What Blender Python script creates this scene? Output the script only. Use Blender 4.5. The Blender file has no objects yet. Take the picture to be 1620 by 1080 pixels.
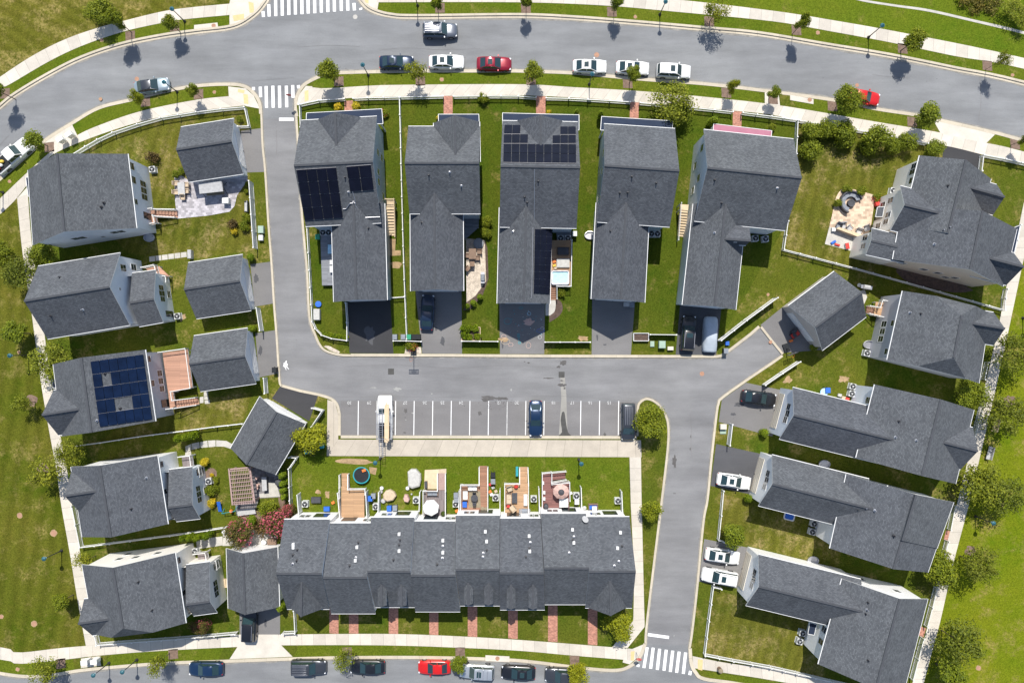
import bpy, bmesh, math, random
from mathutils import Vector, Matrix
random.seed(7)
S, H = 11.5, 100.0                      # pixels per metre on the ground, camera height
GZ = 0.12                               # height of the lawns above the road
scene = bpy.context.scene
col = scene.collection
R = math.radians

def W(px, py, z=0.0):
    """the place, at height z, that stands at this point of the plan"""
    k = (1 - z / H) / S
    return Vector(((px - 810) * k, (540 - py) * k, z))

# ------------------------------------------------------------------ materials
MATS = {}
def nt_mat(name):
    m = bpy.data.materials.new(name); m.use_nodes = True
    nt = m.node_tree; b = nt.nodes['Principled BSDF']
    return m, nt, b
def L(nt, a, b): nt.links.new(a, b)
def N(nt, typ, **kw):
    n = nt.nodes.new(typ)
    for k, v in kw.items(): setattr(n, k, v)
    return n
def noise(nt, vec, scale, detail=3, rough=.55):
    n = N(nt, 'ShaderNodeTexNoise'); n.inputs['Scale'].default_value = scale
    n.inputs['Detail'].default_value = detail; n.inputs['Roughness'].default_value = rough
    if vec is not None: L(nt, vec, n.inputs['Vector'])
    return n.outputs['Fac']
def ramp(nt, fac, lo, hi):
    r = N(nt, 'ShaderNodeMapRange'); r.inputs['From Min'].default_value = lo; r.inputs['From Max'].default_value = hi
    L(nt, fac, r.inputs['Value']); return r.outputs['Result']
def mix(nt, fac, a, b, mode='MIX'):
    n = N(nt, 'ShaderNodeMix', data_type='RGBA', blend_type=mode)
    for inp, v in ((n.inputs[0], fac), (n.inputs[6], a), (n.inputs[7], b)):
        if hasattr(v, 'links'): L(nt, v, inp)
        elif isinstance(v, (int, float)): inp.default_value = v
        else: inp.default_value = (*v, 1)
    return n.outputs[2]
def scl(c, k): return tuple(min(1, x * k) for x in c)

def mat(name, c, rough=.8, var=.15, vscale=2.0, fine=0.0, fscale=12, metal=0.0, coat=0.0, bump=0.0, spec=.5):
    """plain surface with soft large and fine small variation of its colour"""
    if name in MATS: return MATS[name]
    m, nt, b = nt_mat(name)
    g = N(nt, 'ShaderNodeNewGeometry').outputs['Position']
    o = ramp(nt, noise(nt, g, vscale, 4), .3, .7)
    out = mix(nt, o, scl(c, 1 - var), scl(c, 1 + var))
    if fine:
        f = ramp(nt, noise(nt, g, fscale, 2), .3, .7)
        out = mix(nt, 1.0, out, mix(nt, f, (1 - fine,) * 3, (1 + fine,) * 3), 'MULTIPLY')
    L(nt, out, b.inputs['Base Color'])
    b.inputs['Roughness'].default_value = rough; b.inputs['Metallic'].default_value = metal
    b.inputs['Coat Weight'].default_value = coat; b.inputs['Specular IOR Level'].default_value = spec
    if bump:
        bn = N(nt, 'ShaderNodeBump'); bn.inputs['Strength'].default_value = bump; bn.inputs['Distance'].default_value = .05
        L(nt, noise(nt, g, fscale, 3), bn.inputs['Height']); L(nt, bn.outputs[0], b.inputs['Normal'])
    MATS[name] = m; return m

def grass(name, lush, olive, dry, dry_at=.58, stripes=None):
    m, nt, b = nt_mat(name)
    g = N(nt, 'ShaderNodeNewGeometry').outputs['Position']
    big = ramp(nt, noise(nt, g, .09, 4, .6), .38, .62)
    mid = ramp(nt, noise(nt, g, .55, 4, .65), .35, .65)
    c = mix(nt, big, lush, olive)
    c = mix(nt, mid, c, mix(nt, .55, lush, olive))
    d1 = N(nt, 'ShaderNodeMath', operation='MULTIPLY'); L(nt, ramp(nt, noise(nt, g, .3, 5, .7), dry_at - .05, dry_at + .12), d1.inputs[0])
    L(nt, ramp(nt, noise(nt, g, 3.0, 3, .6), .35, .65), d1.inputs[1])
    c = mix(nt, d1.outputs[0], c, dry)
    if stripes:                                   # faint mowing lanes
        mp = N(nt, 'ShaderNodeMapping'); mp.inputs['Rotation'].default_value = (0, 0, stripes[0]); L(nt, g, mp.inputs['Vector'])
        wv = N(nt, 'ShaderNodeTexWave'); wv.inputs['Scale'].default_value = stripes[1]; wv.inputs['Distortion'].default_value = 2.5
        L(nt, mp.outputs[0], wv.inputs['Vector'])
        c = mix(nt, 1.0, c, mix(nt, wv.outputs['Fac'], (.88, .88, .88), (1.1, 1.1, 1.1)), 'MULTIPLY')
    f = ramp(nt, noise(nt, g, 5.5, 4, .85), .34, .66)
    c = mix(nt, 1.0, c, mix(nt, f, (.56, .6, .56), (1.46, 1.42, 1.4)), 'MULTIPLY')
    L(nt, c, b.inputs['Base Color']); b.inputs['Roughness'].default_value = 1; b.inputs['Specular IOR Level'].default_value = .02
    bn = N(nt, 'ShaderNodeBump'); bn.inputs['Strength'].default_value = .9; bn.inputs['Distance'].default_value = .06
    L(nt, noise(nt, g, 7, 3, .7), bn.inputs['Height']); L(nt, bn.outputs[0], b.inputs['Normal'])
    MATS[name] = m; return m

def shingle(name, c):
    m, nt, b = nt_mat(name)
    uv = N(nt, 'ShaderNodeUVMap').outputs[0]
    g = N(nt, 'ShaderNodeNewGeometry').outputs['Position']
    br = N(nt, 'ShaderNodeTexBrick'); L(nt, uv, br.inputs['Vector'])
    br.inputs['Color1'].default_value = (.77, .78, .79, 1); br.inputs['Color2'].default_value = (1.25, 1.25, 1.24, 1)
    br.inputs['Mortar'].default_value = (.6, .6, .62, 1); br.inputs['Scale'].default_value = 1
    br.inputs['Mortar Size'].default_value = .012; br.inputs['Brick Width'].default_value = .27; br.inputs['Row Height'].default_value = .16
    f = ramp(nt, noise(nt, g, 9, 3, .8), .3, .7)
    k = mix(nt, f, (.88, .88, .88), (1.13, 1.13, 1.13))
    k2 = mix(nt, ramp(nt, noise(nt, g, .5, 3), .3, .7), (.9, .9, .9), (1.1, 1.1, 1.1))
    out = mix(nt, 1.0, mix(nt, 1.0, br.outputs['Color'], k, 'MULTIPLY'), k2, 'MULTIPLY')
    ms = N(nt, 'ShaderNodeMapping'); ms.inputs['Scale'].default_value = (1.6, .16, 1); L(nt, uv, ms.inputs['Vector'])      # rain streaks down the slope
    out = mix(nt, 1.0, out, mix(nt, ramp(nt, noise(nt, ms.outputs[0], 1.0, 4, .6), .3, .7), (.91, .91, .92), (1.08, 1.08, 1.07)), 'MULTIPLY')
    out = mix(nt, 1.0, out, mix(nt, N(nt, 'ShaderNodeObjectInfo').outputs['Random'], (.93, .93, .95), (1.08, 1.07, 1.04)), 'MULTIPLY')
    L(nt, mix(nt, 1.0, out, c, 'MULTIPLY'), b.inputs['Base Color'])
    b.inputs['Roughness'].default_value = .9; b.inputs['Specular IOR Level'].default_value = .2
    MATS[name] = m; return m

def siding(name, c):
    m, nt, b = nt_mat(name)
    g = N(nt, 'ShaderNodeNewGeometry').outputs['Position']
    sx = N(nt, 'ShaderNodeSeparateXYZ'); L(nt, g, sx.inputs[0])
    fr = N(nt, 'ShaderNodeMath', operation='MODULO'); L(nt, sx.outputs[2], fr.inputs[0]); fr.inputs[1].default_value = .16
    st = N(nt, 'ShaderNodeMath', operation='LESS_THAN'); L(nt, fr.outputs[0], st.inputs[0]); st.inputs[1].default_value = .018
    out = mix(nt, ramp(nt, noise(nt, g, .6, 3), .3, .7), scl(c, .95), scl(c, 1.04))
    L(nt, mix(nt, st.outputs[0], out, scl(c, .8)), b.inputs['Base Color'])
    b.inputs['Roughness'].default_value = .55
    MATS[name] = m; return m

def slab_mat(name, c, step, uvw=True, dark=.62, var=.07):
    """concrete poured in bays, joints every `step` metres along the strip"""
    m, nt, b = nt_mat(name)
    uv = N(nt, 'ShaderNodeUVMap').outputs[0]
    g = N(nt, 'ShaderNodeNewGeometry').outputs['Position']
    br = N(nt, 'ShaderNodeTexBrick'); L(nt, uv, br.inputs['Vector']); br.offset = 0
    br.inputs['Color1'].default_value = (1 - var, 1 - var, 1 - var, 1); br.inputs['Color2'].default_value = (1 + var, 1 + var, 1 + var, 1)
    br.inputs['Mortar'].default_value = (dark, dark, dark, 1); br.inputs['Scale'].default_value = 1; br.inputs['Mortar Size'].default_value = .03
    br.inputs['Mortar Smooth'].default_value = .4
    br.inputs['Brick Width'].default_value = step; br.inputs['Row Height'].default_value = 50
    st = mix(nt, ramp(nt, noise(nt, g, .7, 5, .65), .3, .7), scl(c, .9), scl(c, 1.08))
    st = mix(nt, 1.0, st, mix(nt, ramp(nt, noise(nt, g, 9, 2), .3, .7), (.94,) * 3, (1.06,) * 3), 'MULTIPLY')
    L(nt, mix(nt, 1.0, br.outputs['Color'], st, 'MULTIPLY'), b.inputs['Base Color'])
    b.inputs['Roughness'].default_value = .85
    MATS[name] = m; return m

def asphalt(name, c, worn=.1):
    m, nt, b = nt_mat(name)
    g = N(nt, 'ShaderNodeNewGeometry').outputs['Position']
    mp = N(nt, 'ShaderNodeMapping'); mp.inputs['Scale'].default_value = (.25, 1.2, 1); L(nt, g, mp.inputs['Vector'])
    c0 = mix(nt, ramp(nt, noise(nt, mp.outputs[0], .35, 5, .65), .3, .7), scl(c, 1 - worn), scl(c, 1 + worn))
    c1 = mix(nt, 1.0, c0, mix(nt, ramp(nt, noise(nt, g, .12, 4, .6), .3, .7), (.87, .87, .88), (1.11, 1.11, 1.1)), 'MULTIPLY')
    c2 = mix(nt, 1.0, c1, mix(nt, ramp(nt, noise(nt, g, 8, 3, .7), .25, .75), (.86,) * 3, (1.14,) * 3), 'MULTIPLY')
    v = N(nt, 'ShaderNodeTexVoronoi'); v.inputs['Scale'].default_value = 1.1; L(nt, g, v.inputs['Vector'])
    sp = N(nt, 'ShaderNodeMath', operation='LESS_THAN'); L(nt, v.outputs['Distance'], sp.inputs[0]); sp.inputs[1].default_value = .07
    sel = N(nt, 'ShaderNodeMath', operation='MULTIPLY'); L(nt, sp.outputs[0], sel.inputs[0])
    L(nt, ramp(nt, noise(nt, g, .25, 3), .56, .6), sel.inputs[1])
    c3 = mix(nt, sel.outputs[0], c2, scl(c, .6))
    L(nt, c3, b.inputs['Base Color']); b.inputs['Roughness'].default_value = .8; b.inputs['Specular IOR Level'].default_value = .35
    MATS[name] = m; return m

def brickmat(name, c, w=.22, h=.11):
    m, nt, b = nt_mat(name)
    g = N(nt, 'ShaderNodeNewGeometry').outputs['Position']
    br = N(nt, 'ShaderNodeTexBrick'); L(nt, g, br.inputs['Vector'])
    br.inputs['Color1'].default_value = (*scl(c, .7), 1); br.inputs['Color2'].default_value = (*scl(c, 1.3), 1)
    br.inputs['Mortar'].default_value = (*scl(c, .8), 1); br.inputs['Scale'].default_value = 1
    br.inputs['Mortar Size'].default_value = .008; br.inputs['Brick Width'].default_value = w; br.inputs['Row Height'].default_value = h
    L(nt, mix(nt, 1.0, br.outputs['Color'], mix(nt, ramp(nt, noise(nt, g, 1.5, 4), .3, .7), (.85,) * 3, (1.12,) * 3), 'MULTIPLY'), b.inputs['Base Color'])
    b.inputs['Roughness'].default_value = .9
    MATS[name] = m; return m

def planks(name, c, w=.14, ang=0):
    m, nt, b = nt_mat(name)
    g = N(nt, 'ShaderNodeNewGeometry').outputs['Position']
    mp = N(nt, 'ShaderNodeMapping'); mp.inputs['Rotation'].default_value = (0, 0, ang); L(nt, g, mp.inputs['Vector'])
    br = N(nt, 'ShaderNodeTexBrick'); L(nt, mp.outputs[0], br.inputs['Vector'])
    br.inputs['Color1'].default_value = (*scl(c, .82), 1); br.inputs['Color2'].default_value = (*scl(c, 1.18), 1)
    br.inputs['Mortar'].default_value = (*scl(c, .35), 1); br.inputs['Scale'].default_value = 1
    br.inputs['Mortar Size'].default_value = .008; br.inputs['Brick Width'].default_value = 3.6; br.inputs['Row Height'].default_value = w
    L(nt, br.outputs['Color'], b.inputs['Base Color']); b.inputs['Roughness'].default_value = .75
    MATS[name] = m; return m

def leafmat(name, c, var=.35, hue=(1.15, 1.0, .7)):
    m, nt, b = nt_mat(name)
    oi = N(nt, 'ShaderNodeObjectInfo').outputs['Random']
    g = N(nt, 'ShaderNodeNewGeometry')
    rp = g.outputs['Random Per Island']
    base = mix(nt, rp, scl(c, 1 - var), tuple(min(1, x * (1 + var) * h) for x, h in zip(c, hue)))
    big = ramp(nt, noise(nt, g.outputs['Position'], 1.6, 2), .35, .65)
    base = mix(nt, 1.0, base, mix(nt, big, (.78, .82, .8), (1.18, 1.14, 1.1)), 'MULTIPLY')
    base = mix(nt, 1.0, base, mix(nt, oi, (.88, .92, .9), (1.12, 1.06, 1.0)), 'MULTIPLY')
    L(nt, base, b.inputs['Base Color']); b.inputs['Roughness'].default_value = .6; b.inputs['Specular IOR Level'].default_value = .3
    tr = N(nt, 'ShaderNodeBsdfTranslucent'); L(nt, base, tr.inputs['Color'])
    ms = N(nt, 'ShaderNodeMixShader'); ms.inputs[0].default_value = .3
    L(nt, b.outputs[0], ms.inputs[1]); L(nt, tr.outputs[0], ms.inputs[2])
    L(nt, ms.outputs[0], nt.nodes['Material Output'].inputs['Surface'])
    MATS[name] = m; return m

asphalt('road_asphalt', (.19, .195, .2), .2)
asphalt('alley_asphalt', (.19, .19, .193), .2)
asphalt('bay_asphalt', (.176, .17, .168), .12)
asphalt('fresh_blacktop', (.038, .038, .041), .12)
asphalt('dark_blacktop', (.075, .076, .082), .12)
asphalt('worn_blacktop', (.165, .16, .158), .1)
asphalt('grey_blacktop', (.2, .2, .2), .1)
slab_mat('sidewalk', (.53, .485, .415), 1.6, var=.1)
slab_mat('kerb_concrete', (.48, .425, .33), 3.0, dark=.75)
slab_mat('bay_walk', (.44, .39, .32), 2.45)
mat('apron_concrete', (.54, .5, .43), .85, .1, .6, .06, 9)
mat('flag_concrete', (.45, .43, .39), .85, .12, 1.2, .08, 9)
mat('tactile', (.62, .45, .22), .8, .08, 3)
grass('grass_yard', (.046, .08, .007), (.105, .108, .015), (.26, .2, .075), .56)
grass('grass_lush', (.04, .073, .006), (.082, .094, .011), (.22, .17, .06), .6)
grass('grass_dry_yard', (.058, .076, .009), (.128, .117, .02), (.27, .21, .09), .53, (R(14), .22))
grass('grass_verge', (.064, .106, .007), (.112, .128, .014), (.23, .19, .06), .6)
grass('grass_dry_park', (.055, .078, .006), (.108, .102, .016), (.22, .18, .06), .56, (R(8), .16))
grass('grass_north_west', (.06, .076, .007), (.13, .115, .02), (.28, .22, .08), .5, (R(-60), .2))
grass('grass_bright', (.07, .118, .008), (.118, .142, .013), (.2, .17, .05), .62)
grass('grass_east_park', (.092, .138, .006), (.155, .168, .011), (.26, .2, .07), .55)
shingle('shingles', (.089, .096, .107)); mat('ridge_cap', (.052, .056, .064), .9, .1)
for nm, c in (('white', (.84, .84, .83)), ('ice', (.7, .74, .79)), ('grey', (.46, .47, .51)), ('blue_grey', (.42, .49, .56)),
              ('beige', (.62, .53, .43)), ('cream', (.83, .8, .74)), ('taupe', (.5, .46, .43))):
    siding('siding_' + nm, c)
mat('trim_white', (.7, .7, .69), .5, .06)
mat('vinyl_white', (.68, .68, .66), .45, .1, .8)
mat('glass_dark', (.02, .028, .032), .06, .1, 1, spec=.7)
mat('car_glass', (.018, .04, .045), .05, .1, 1, spec=.8)
mat('porch_metal', (.02, .03, .055), .8, .1, 1, spec=.2)
mat('porch_rose', (.31, .115, .165), .7, .08, 1)
mat('solar_black', (.006, .007, .015), .25, .25, .8, spec=.2)
mat('solar_blue', (.004, .011, .034), .25, .3, .8, spec=.22)
mat('alu', (.5, .5, .52), .35, .05, 1, metal=.8)
mat('dark_metal', (.03, .03, .035), .5, .1)
mat('black_plastic', (.02, .022, .025), .7, .15, spec=.2)
mat('tyre', (.02, .02, .02), .8, .1)
mat('rim', (.4, .4, .42), .3, .05, metal=.8)
mat('lamp_teal', (.02, .1, .13), .5, .1)
mat('lamp_glass', (.35, .55, .6), .2, .05)
mat('lens_red', (.5, .02, .02), .2, .05)
mat('lens_clear', (.75, .77, .8), .15, .03)
mat('bark', (.1, .075, .055), .9, .25, 6)
mat('mulch', (.17, .115, .085), .95, .3, 3, .25, 14)
mat('dark_mulch', (.09, .06, .048), .95, .3, 3, .25, 14)
mat('dirt', (.32, .22, .12), .95, .25, 2, .2, 12)
brickmat('brick_path', (.4, .19, .135))
brickmat('stamped_stone', (.4, .38, .4), .45, .3)
brickmat('tan_pavers', (.55, .42, .31), .5, .35)
brickmat('dark_pavers', (.17, .16, .165), .35, .35)
mat('gravel', (.5, .43, .35), .95, .25, 2, .3, 9)
planks('deck_tan', (.42, .26, .145)); planks('deck_orange', (.43, .24, .165)); planks('deck_brown', (.3, .16, .1))
planks('deck_maroon', (.2, .09, .08)); planks('deck_grey', (.2, .21, .23)); planks('deck_taupe', (.19, .16, .16), .14, R(90))
mat('wood_pale', (.6, .47, .31), .8, .1, 2); mat('wood_rose', (.36, .25, .225), .75, .1, 2)
mat('paint_marking', (.78, .78, .77), .6, .05, 2, .06, 12)
mat('paint_ghost', (.29, .29, .275), .8, .2, 2)
mat('paint_faded', (.5, .5, .49), .7, .2, 2, .2, 8)
mat('tar', (.055, .054, .05), .7, .2, 2)
mat('stain', (.09, .085, .082), .8, .15, 2)
mat('seepage', (.27, .26, .235), .85, .1, 1)
mat('gutter_grit', (.225, .215, .195), .9, .22, 1.2, .12, 6)
mat('rust', (.36, .2, .13), .85, .15, 3)
mat('utility_green', (.3, .4, .32), .6, .08); mat('utility_cream', (.62, .56, .46), .6, .06)
mat('panel_rail', (.27, .27, .29), .5, .05)
mat('ac_case', (.55, .56, .56), .5, .05); mat('ac_fan', (.035, .038, .042), .8, .1, spec=.2)
for nm, c in (('blue', (.02, .12, .5)), ('red', (.55, .04, .03)), ('orange', (.7, .17, .03)), ('green', (.02, .25, .14)), ('teal', (.02, .27, .31)),
              ('sky', (.4, .65, .78)), ('sand', (.48, .38, .27)), ('tarp', (.45, .44, .41)), ('rosy', (.5, .33, .28)), ('charcoal', (.05, .052, .06)),
              ('olive', (.24, .2, .13)), ('cushion', (.68, .68, .66)), ('yellow', (.65, .45, .05)), ('slate', (.2, .22, .25)), ('umber', (.2, .13, .09)), ('grey', (.4, .4, .4))):
    mat('c_' + nm, c, .7, .14, 3)
leafmat('leaf_street', (.16, .215, .013)); leafmat('leaf_loose', (.2, .245, .022), .42); leafmat('leaf_weed', (.2, .19, .05)); leafmat('leaf_dark', (.05, .085, .018))
leafmat('leaf_clip', (.15, .23, .008)); leafmat('leaf_gold', (.5, .43, .03)); leafmat('leaf_yellow', (.24, .27, .012), .3, (1.05, 1, .7))
leafmat('leaf_park', (.135, .18, .022), .42); leafmat('leaf_myrtle', (.11, .11, .03)); leafmat('petal', (.46, .1, .14), .35, (1, 1, 1))
leafmat('leaf_brown', (.12, .09, .04)); leafmat('petal_red', (.55, .05, .04), .3, (1, 1, 1))

m_, nt_, b_ = nt_mat('clear_board'); b_.inputs['Base Color'].default_value = (.6, .65, .68, 1); b_.inputs['Roughness'].default_value = .2
t_ = N(nt_, 'ShaderNodeBsdfTransparent'); x_ = N(nt_, 'ShaderNodeMixShader'); x_.inputs[0].default_value = .75; L(nt_, b_.outputs[0], x_.inputs[1]); L(nt_, t_.outputs[0], x_.inputs[2]); L(nt_, x_.outputs[0], nt_.nodes['Material Output'].inputs['Surface']); MATS['clear_board'] = m_
# ------------------------------------------------------------------ mesh helpers
ORG = {}
class MB:
    def __init__(s): s.v = []; s.f = []; s.m = []; s.uv = []
    def poly(s, pts, mi=0, uv=None):
        i = len(s.v); s.v += [tuple(p) for p in pts]; s.f.append(tuple(range(i, i + len(pts)))); s.m.append(mi)
        s.uv.append(uv or [(p[0], p[1]) for p in pts])
    def prism(s, pts, z0, z1, mi=0, side=None, bottom=True):
        """pts: xy outline; z0, z1 heights"""
        side = mi if side is None else side
        n = len(pts); a = [(p[0], p[1], z0) for p in pts]; b = [(p[0], p[1], z1) for p in pts]
        s.poly(b, mi)
        if bottom: s.poly(a[::-1], side)
        for i in range(n):
            j = (i + 1) % n; s.poly([a[i], a[j], b[j], b[i]], side)
    def hexa(s, a, b, mi=0):
        """8 corners: bottom ring a[4], top ring b[4]"""
        s.poly(b, mi); s.poly(a[::-1], mi)
        for i in range(4):
            j = (i + 1) % 4; s.poly([a[i], a[j], b[j], b[i]], mi)
    def box(s, c, size, rz=0, mi=0):
        x, y, z = size[0] / 2, size[1] / 2, size[2] / 2; cs, sn = math.cos(rz), math.sin(rz)
        q = [(c[0] + u * cs - v * sn, c[1] + u * sn + v * cs) for u, v in ((-x, -y), (x, -y), (x, y), (-x, y))]
        s.hexa([(*p, c[2] - z) for p in q], [(*p, c[2] + z) for p in q], mi)
    def beam(s, p, q, w, h, mi=0):
        p, q = Vector(p), Vector(q); d = (q - p).normalized()
        sd = Vector((-d.y, d.x, 0)); sd = sd.normalized() if sd.length > 1e-4 else Vector((1, 0, 0)); up = d.cross(sd)
        a = sd * w / 2; b = up * h / 2
        s.hexa([p - a - b, q - a - b, q + a - b, p + a - b], [p - a + b, q - a + b, q + a + b, p + a + b], mi)
    def cyl(s, p, q, r0, r1=None, n=10, mi=0, caps=True):
        r1 = r0 if r1 is None else r1
        p, q = Vector(p), Vector(q); d = (q - p).normalized()
        u = d.orthogonal().normalized(); v = d.cross(u)
        A = [p + (u * math.cos(t) + v * math.sin(t)) * r0 for t in [2 * math.pi * k / n for k in range(n)]]
        B = [q + (u * math.cos(t) + v * math.sin(t)) * r1 for t in [2 * math.pi * k / n for k in range(n)]]
        for i in range(n):
            j = (i + 1) % n; s.poly([A[i], A[j], B[j], B[i]], mi)
        if caps: s.poly(B, mi); s.poly(A[::-1], mi)
    def lathe(s, prof, c=(0, 0, 0), n=16, mi=0, sx=1, sy=1):
        rings = [[(c[0] + r * sx * math.cos(2 * math.pi * k / n), c[1] + r * sy * math.sin(2 * math.pi * k / n), c[2] + z) for k in range(n)] for r, z in prof]
        for a, b in zip(rings, rings[1:]):
            for i in range(n):
                j = (i + 1) % n; s.poly([a[i], a[j], b[j], b[i]], mi)
        s.poly(rings[-1], mi); s.poly(rings[0][::-1], mi)
    def loft(s, rings, mi=0, closed=False, caps=True):
        for a, b in zip(rings, rings[1:]):
            n = len(a)
            for i in range(n if closed else n - 1):
                j = (i + 1) % n; s.poly([a[i], a[j], b[j], b[i]], mi)
        if caps: s.poly(rings[0][::-1], mi); s.poly(rings[-1], mi)
    def build(s, name, mats, parent=None, smooth=False, at=None, weld=False):
        if not isinstance(mats, (list, tuple)): mats = [mats]
        o0 = Vector(at) if at is not None else (ORG.get(parent.name, Vector()) if parent else Vector())
        me = bpy.data.meshes.new(name)
        me.from_pydata([(v[0] - o0.x, v[1] - o0.y, v[2] - o0.z) for v in s.v], [], s.f)
        for m in mats: me.materials.append(MATS[m] if isinstance(m, str) else m)
        me.polygons.foreach_set('material_index', s.m)
        ul = me.uv_layers.new(name='UVMap'); k = 0
        flat = []
        for u in s.uv:
            for a in u: flat += [a[0], a[1]]
        ul.data.foreach_set('uv', flat)
        if weld or smooth:
            bm = bmesh.new(); bm.from_mesh(me); bmesh.ops.remove_doubles(bm, verts=bm.verts, dist=.0005)
            bmesh.ops.recalc_face_normals(bm, faces=bm.faces); bm.to_mesh(me); bm.free()
        if smooth:
            me.polygons.foreach_set('use_smooth', [True] * len(me.polygons))
            if smooth != 'all': me.set_sharp_from_angle(angle=R(38))
        me.update()
        o = bpy.data.objects.new(name, me); col.objects.link(o)
        if parent: o.parent = parent; ORG[o.name] = o0
        else: o.location = o0; ORG[o.name] = o0
        return o

def thing(name, label, cat, loc=(0, 0, 0), group=None, rz=0):
    o = bpy.data.objects.new(name, None); col.objects.link(o); o.location = loc; o.empty_display_size = .3
    o.rotation_euler = (0, 0, rz); ORG[o.name] = Vector(loc)
    return tag(o, label, cat, group)
def tag(o, label, cat, group=None):
    o['label'] = label; o['category'] = cat
    if group: o['group'] = group
    return o
def struct(o): o['kind'] = 'structure'; return o
KIDS = {}
def copy_tree(o, parent=None):
    c = o.copy(); col.objects.link(c); c.parent = parent
    for ch in list(o.children): copy_tree(ch, c)
    return c

def smooth(pts, n=5):
    out = []; P = [pts[0]] + list(pts) + [pts[-1]]
    for i in range(1, len(P) - 2):
        p0, p1, p2, p3 = P[i - 1:i + 3]
        for k in range(n):
            t = k / n
            out.append(tuple(.5 * (2 * b + (c - a) * t + (2 * a - 5 * b + 4 * c - d) * t * t + (3 * b - a - 3 * c + d) * t ** 3)
                             for a, b, c, d in zip(p0, p1, p2, p3)))
    out.append(tuple(pts[-1])); return out
def offset(pl, d):
    """shift a polyline sideways by d pixels, towards its left when seen on the plan"""
    out = []
    for i, p in enumerate(pl):
        n = Vector((0, 0))
        for a, b in ((i - 1, i), (i, i + 1)):
            if 0 <= a and b < len(pl):
                e = Vector((pl[b][0] - pl[a][0], pl[b][1] - pl[a][1]))
                if e.length > 1e-6: e.normalize(); n += Vector((e.y, -e.x))
        if n.length < 1e-6: n = Vector((0, -1))
        n.normalize()
        e = Vector((pl[min(i + 1, len(pl) - 1)][0] - pl[max(i - 1, 0)][0], pl[min(i + 1, len(pl) - 1)][1] - pl[max(i - 1, 0)][1]))
        out.append((p[0] + n.x * d, p[1] + n.y * d))
    return out
def resample(pl, n):
    ds = [0]
    for a, b in zip(pl, pl[1:]): ds.append(ds[-1] + math.dist(a, b))
    out = []; j = 0
    for k in range(n):
        t = ds[-1] * k / (n - 1)
        while j < len(pl) - 2 and ds[j + 1] < t: j += 1
        f = (t - ds[j]) / max(1e-9, ds[j + 1] - ds[j]); f = min(1, max(0, f))
        out.append((pl[j][0] + (pl[j + 1][0] - pl[j][0]) * f, pl[j][1] + (pl[j + 1][1] - pl[j][1]) * f))
    return out
def ribbon(mb, A, B, z, z0=None, mi=0, u0=0.0):
    """strip between two pixel polylines with uv along its length in metres, solid down to z0"""
    u = u0
    for i in range(len(A) - 1):
        a0, a1, b0, b1 = W(*A[i], z), W(*A[i + 1], z), W(*B[i], z), W(*B[i + 1], z)
        du = ((a1 - a0).length + (b1 - b0).length) / 2; w = (a0 - b0).length
        mb.poly([a0, a1, b1, b0], mi, [(u, 0.2), (u + du, 0.2), (u + du, w + .2), (u, w + .2)])
        if z0 is not None:
            for p, q in ((a0, a1), (b0, b1)):
                mb.poly([p, q, (q.x, q.y, z0), (p.x, p.y, z0)], mi, [(u, 0.2), (u + du, 0.2), (u + du, .4), (u, .4)])
        u += du
    return u
def sheet(name, pts, m, z, kind='structure', cat=None, label=None, group=None):
    """flat sheet laid on the ground, outline in plan pixels"""
    mb = MB(); mb.poly([W(p[0], p[1], z) for p in pts]); o = mb.build(name, m)
    if kind: o['kind'] = kind
    return o
def blob(cx, cy, rx, ry, n=14, j=.25, rot=0, seed=None):
    rr = random.Random(seed if seed is not None else int(cx * 7 + cy * 13))
    out = []
    for k in range(n):
        t = 2 * math.pi * k / n; q = 1 + rr.uniform(-j, j)
        x, y = rx * q * math.cos(t), ry * q * math.sin(t)
        out.append((cx + x * math.cos(rot) - y * math.sin(rot), cy + x * math.sin(rot) + y * math.cos(rot)))
    return smooth(out + [out[0]], 3)[:-1]
# ================================================================== GROUND, ROADS, WALKS
g = MB(); g.poly([(-1500, -1500, -.06), (1500, -1500, -.06), (1500, 1500, -.06), (-1500, 1500, -.06)])
struct(g.build('ground', 'grass_yard'))
g = MB(); g.poly([W(x, y, 0) for x, y in ((-420, -420), (2120, -420), (2120, 1420), (-420, 1420))])
struct(g.build('road', 'road_asphalt'))

K1 = smooth([(-300, 540), (-60, 225), (0, 173.7), (26, 153), (78, 122), (130, 96), (192, 75), (259, 61), (311, 54), (368, 46.7), (399, 31), (420, 10), (428, -15), (430, -120), (430, -420)])
K2 = smooth([(552, -420), (552, -60), (556, -15), (566, 0), (576, 13), (592, 22), (618, 28.5), (659, 30.6), (820, 29), (904, 32.4), (1007, 40.2), (1111, 49.3), (1200, 57.6), (1304, 75), (1407, 92), (1511, 113), (1620, 136), (1900, 215), (2120, 300)])
K3a = smooth([(-220, 560), (-60, 340), (0, 280), (15, 267), (40, 245), (70, 220), (114, 192), (155.6, 168.5), (207, 155.6), (259, 142.6), (311, 133.5), (363, 131), (389, 135), (405, 148), (413, 163), (415, 180)])
K3b = smooth([(415, 180), (417, 230), (421, 270), (426, 351), (431, 415.5), (435, 480), (439, 530), (443.5, 600), (446, 608)], 4)
K3c = [(446, 608), (475, 616)] + smooth([(504, 622), (524, 628.5), (535, 639), (539, 655)], 4)
K3d = [(539, 655), (539, 688.5)]; K3e = [(539, 688.5), (1007, 689.5)]; K3f = [(1007, 689.5), (1007, 650)]
K3g = smooth([(1007, 650), (1010, 637), (1023, 629), (1040, 636), (1054, 655), (1059, 675), (1058, 711), (1049, 789), (1045, 821), (1025.5, 981.5), (1023, 1018)])
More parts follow.
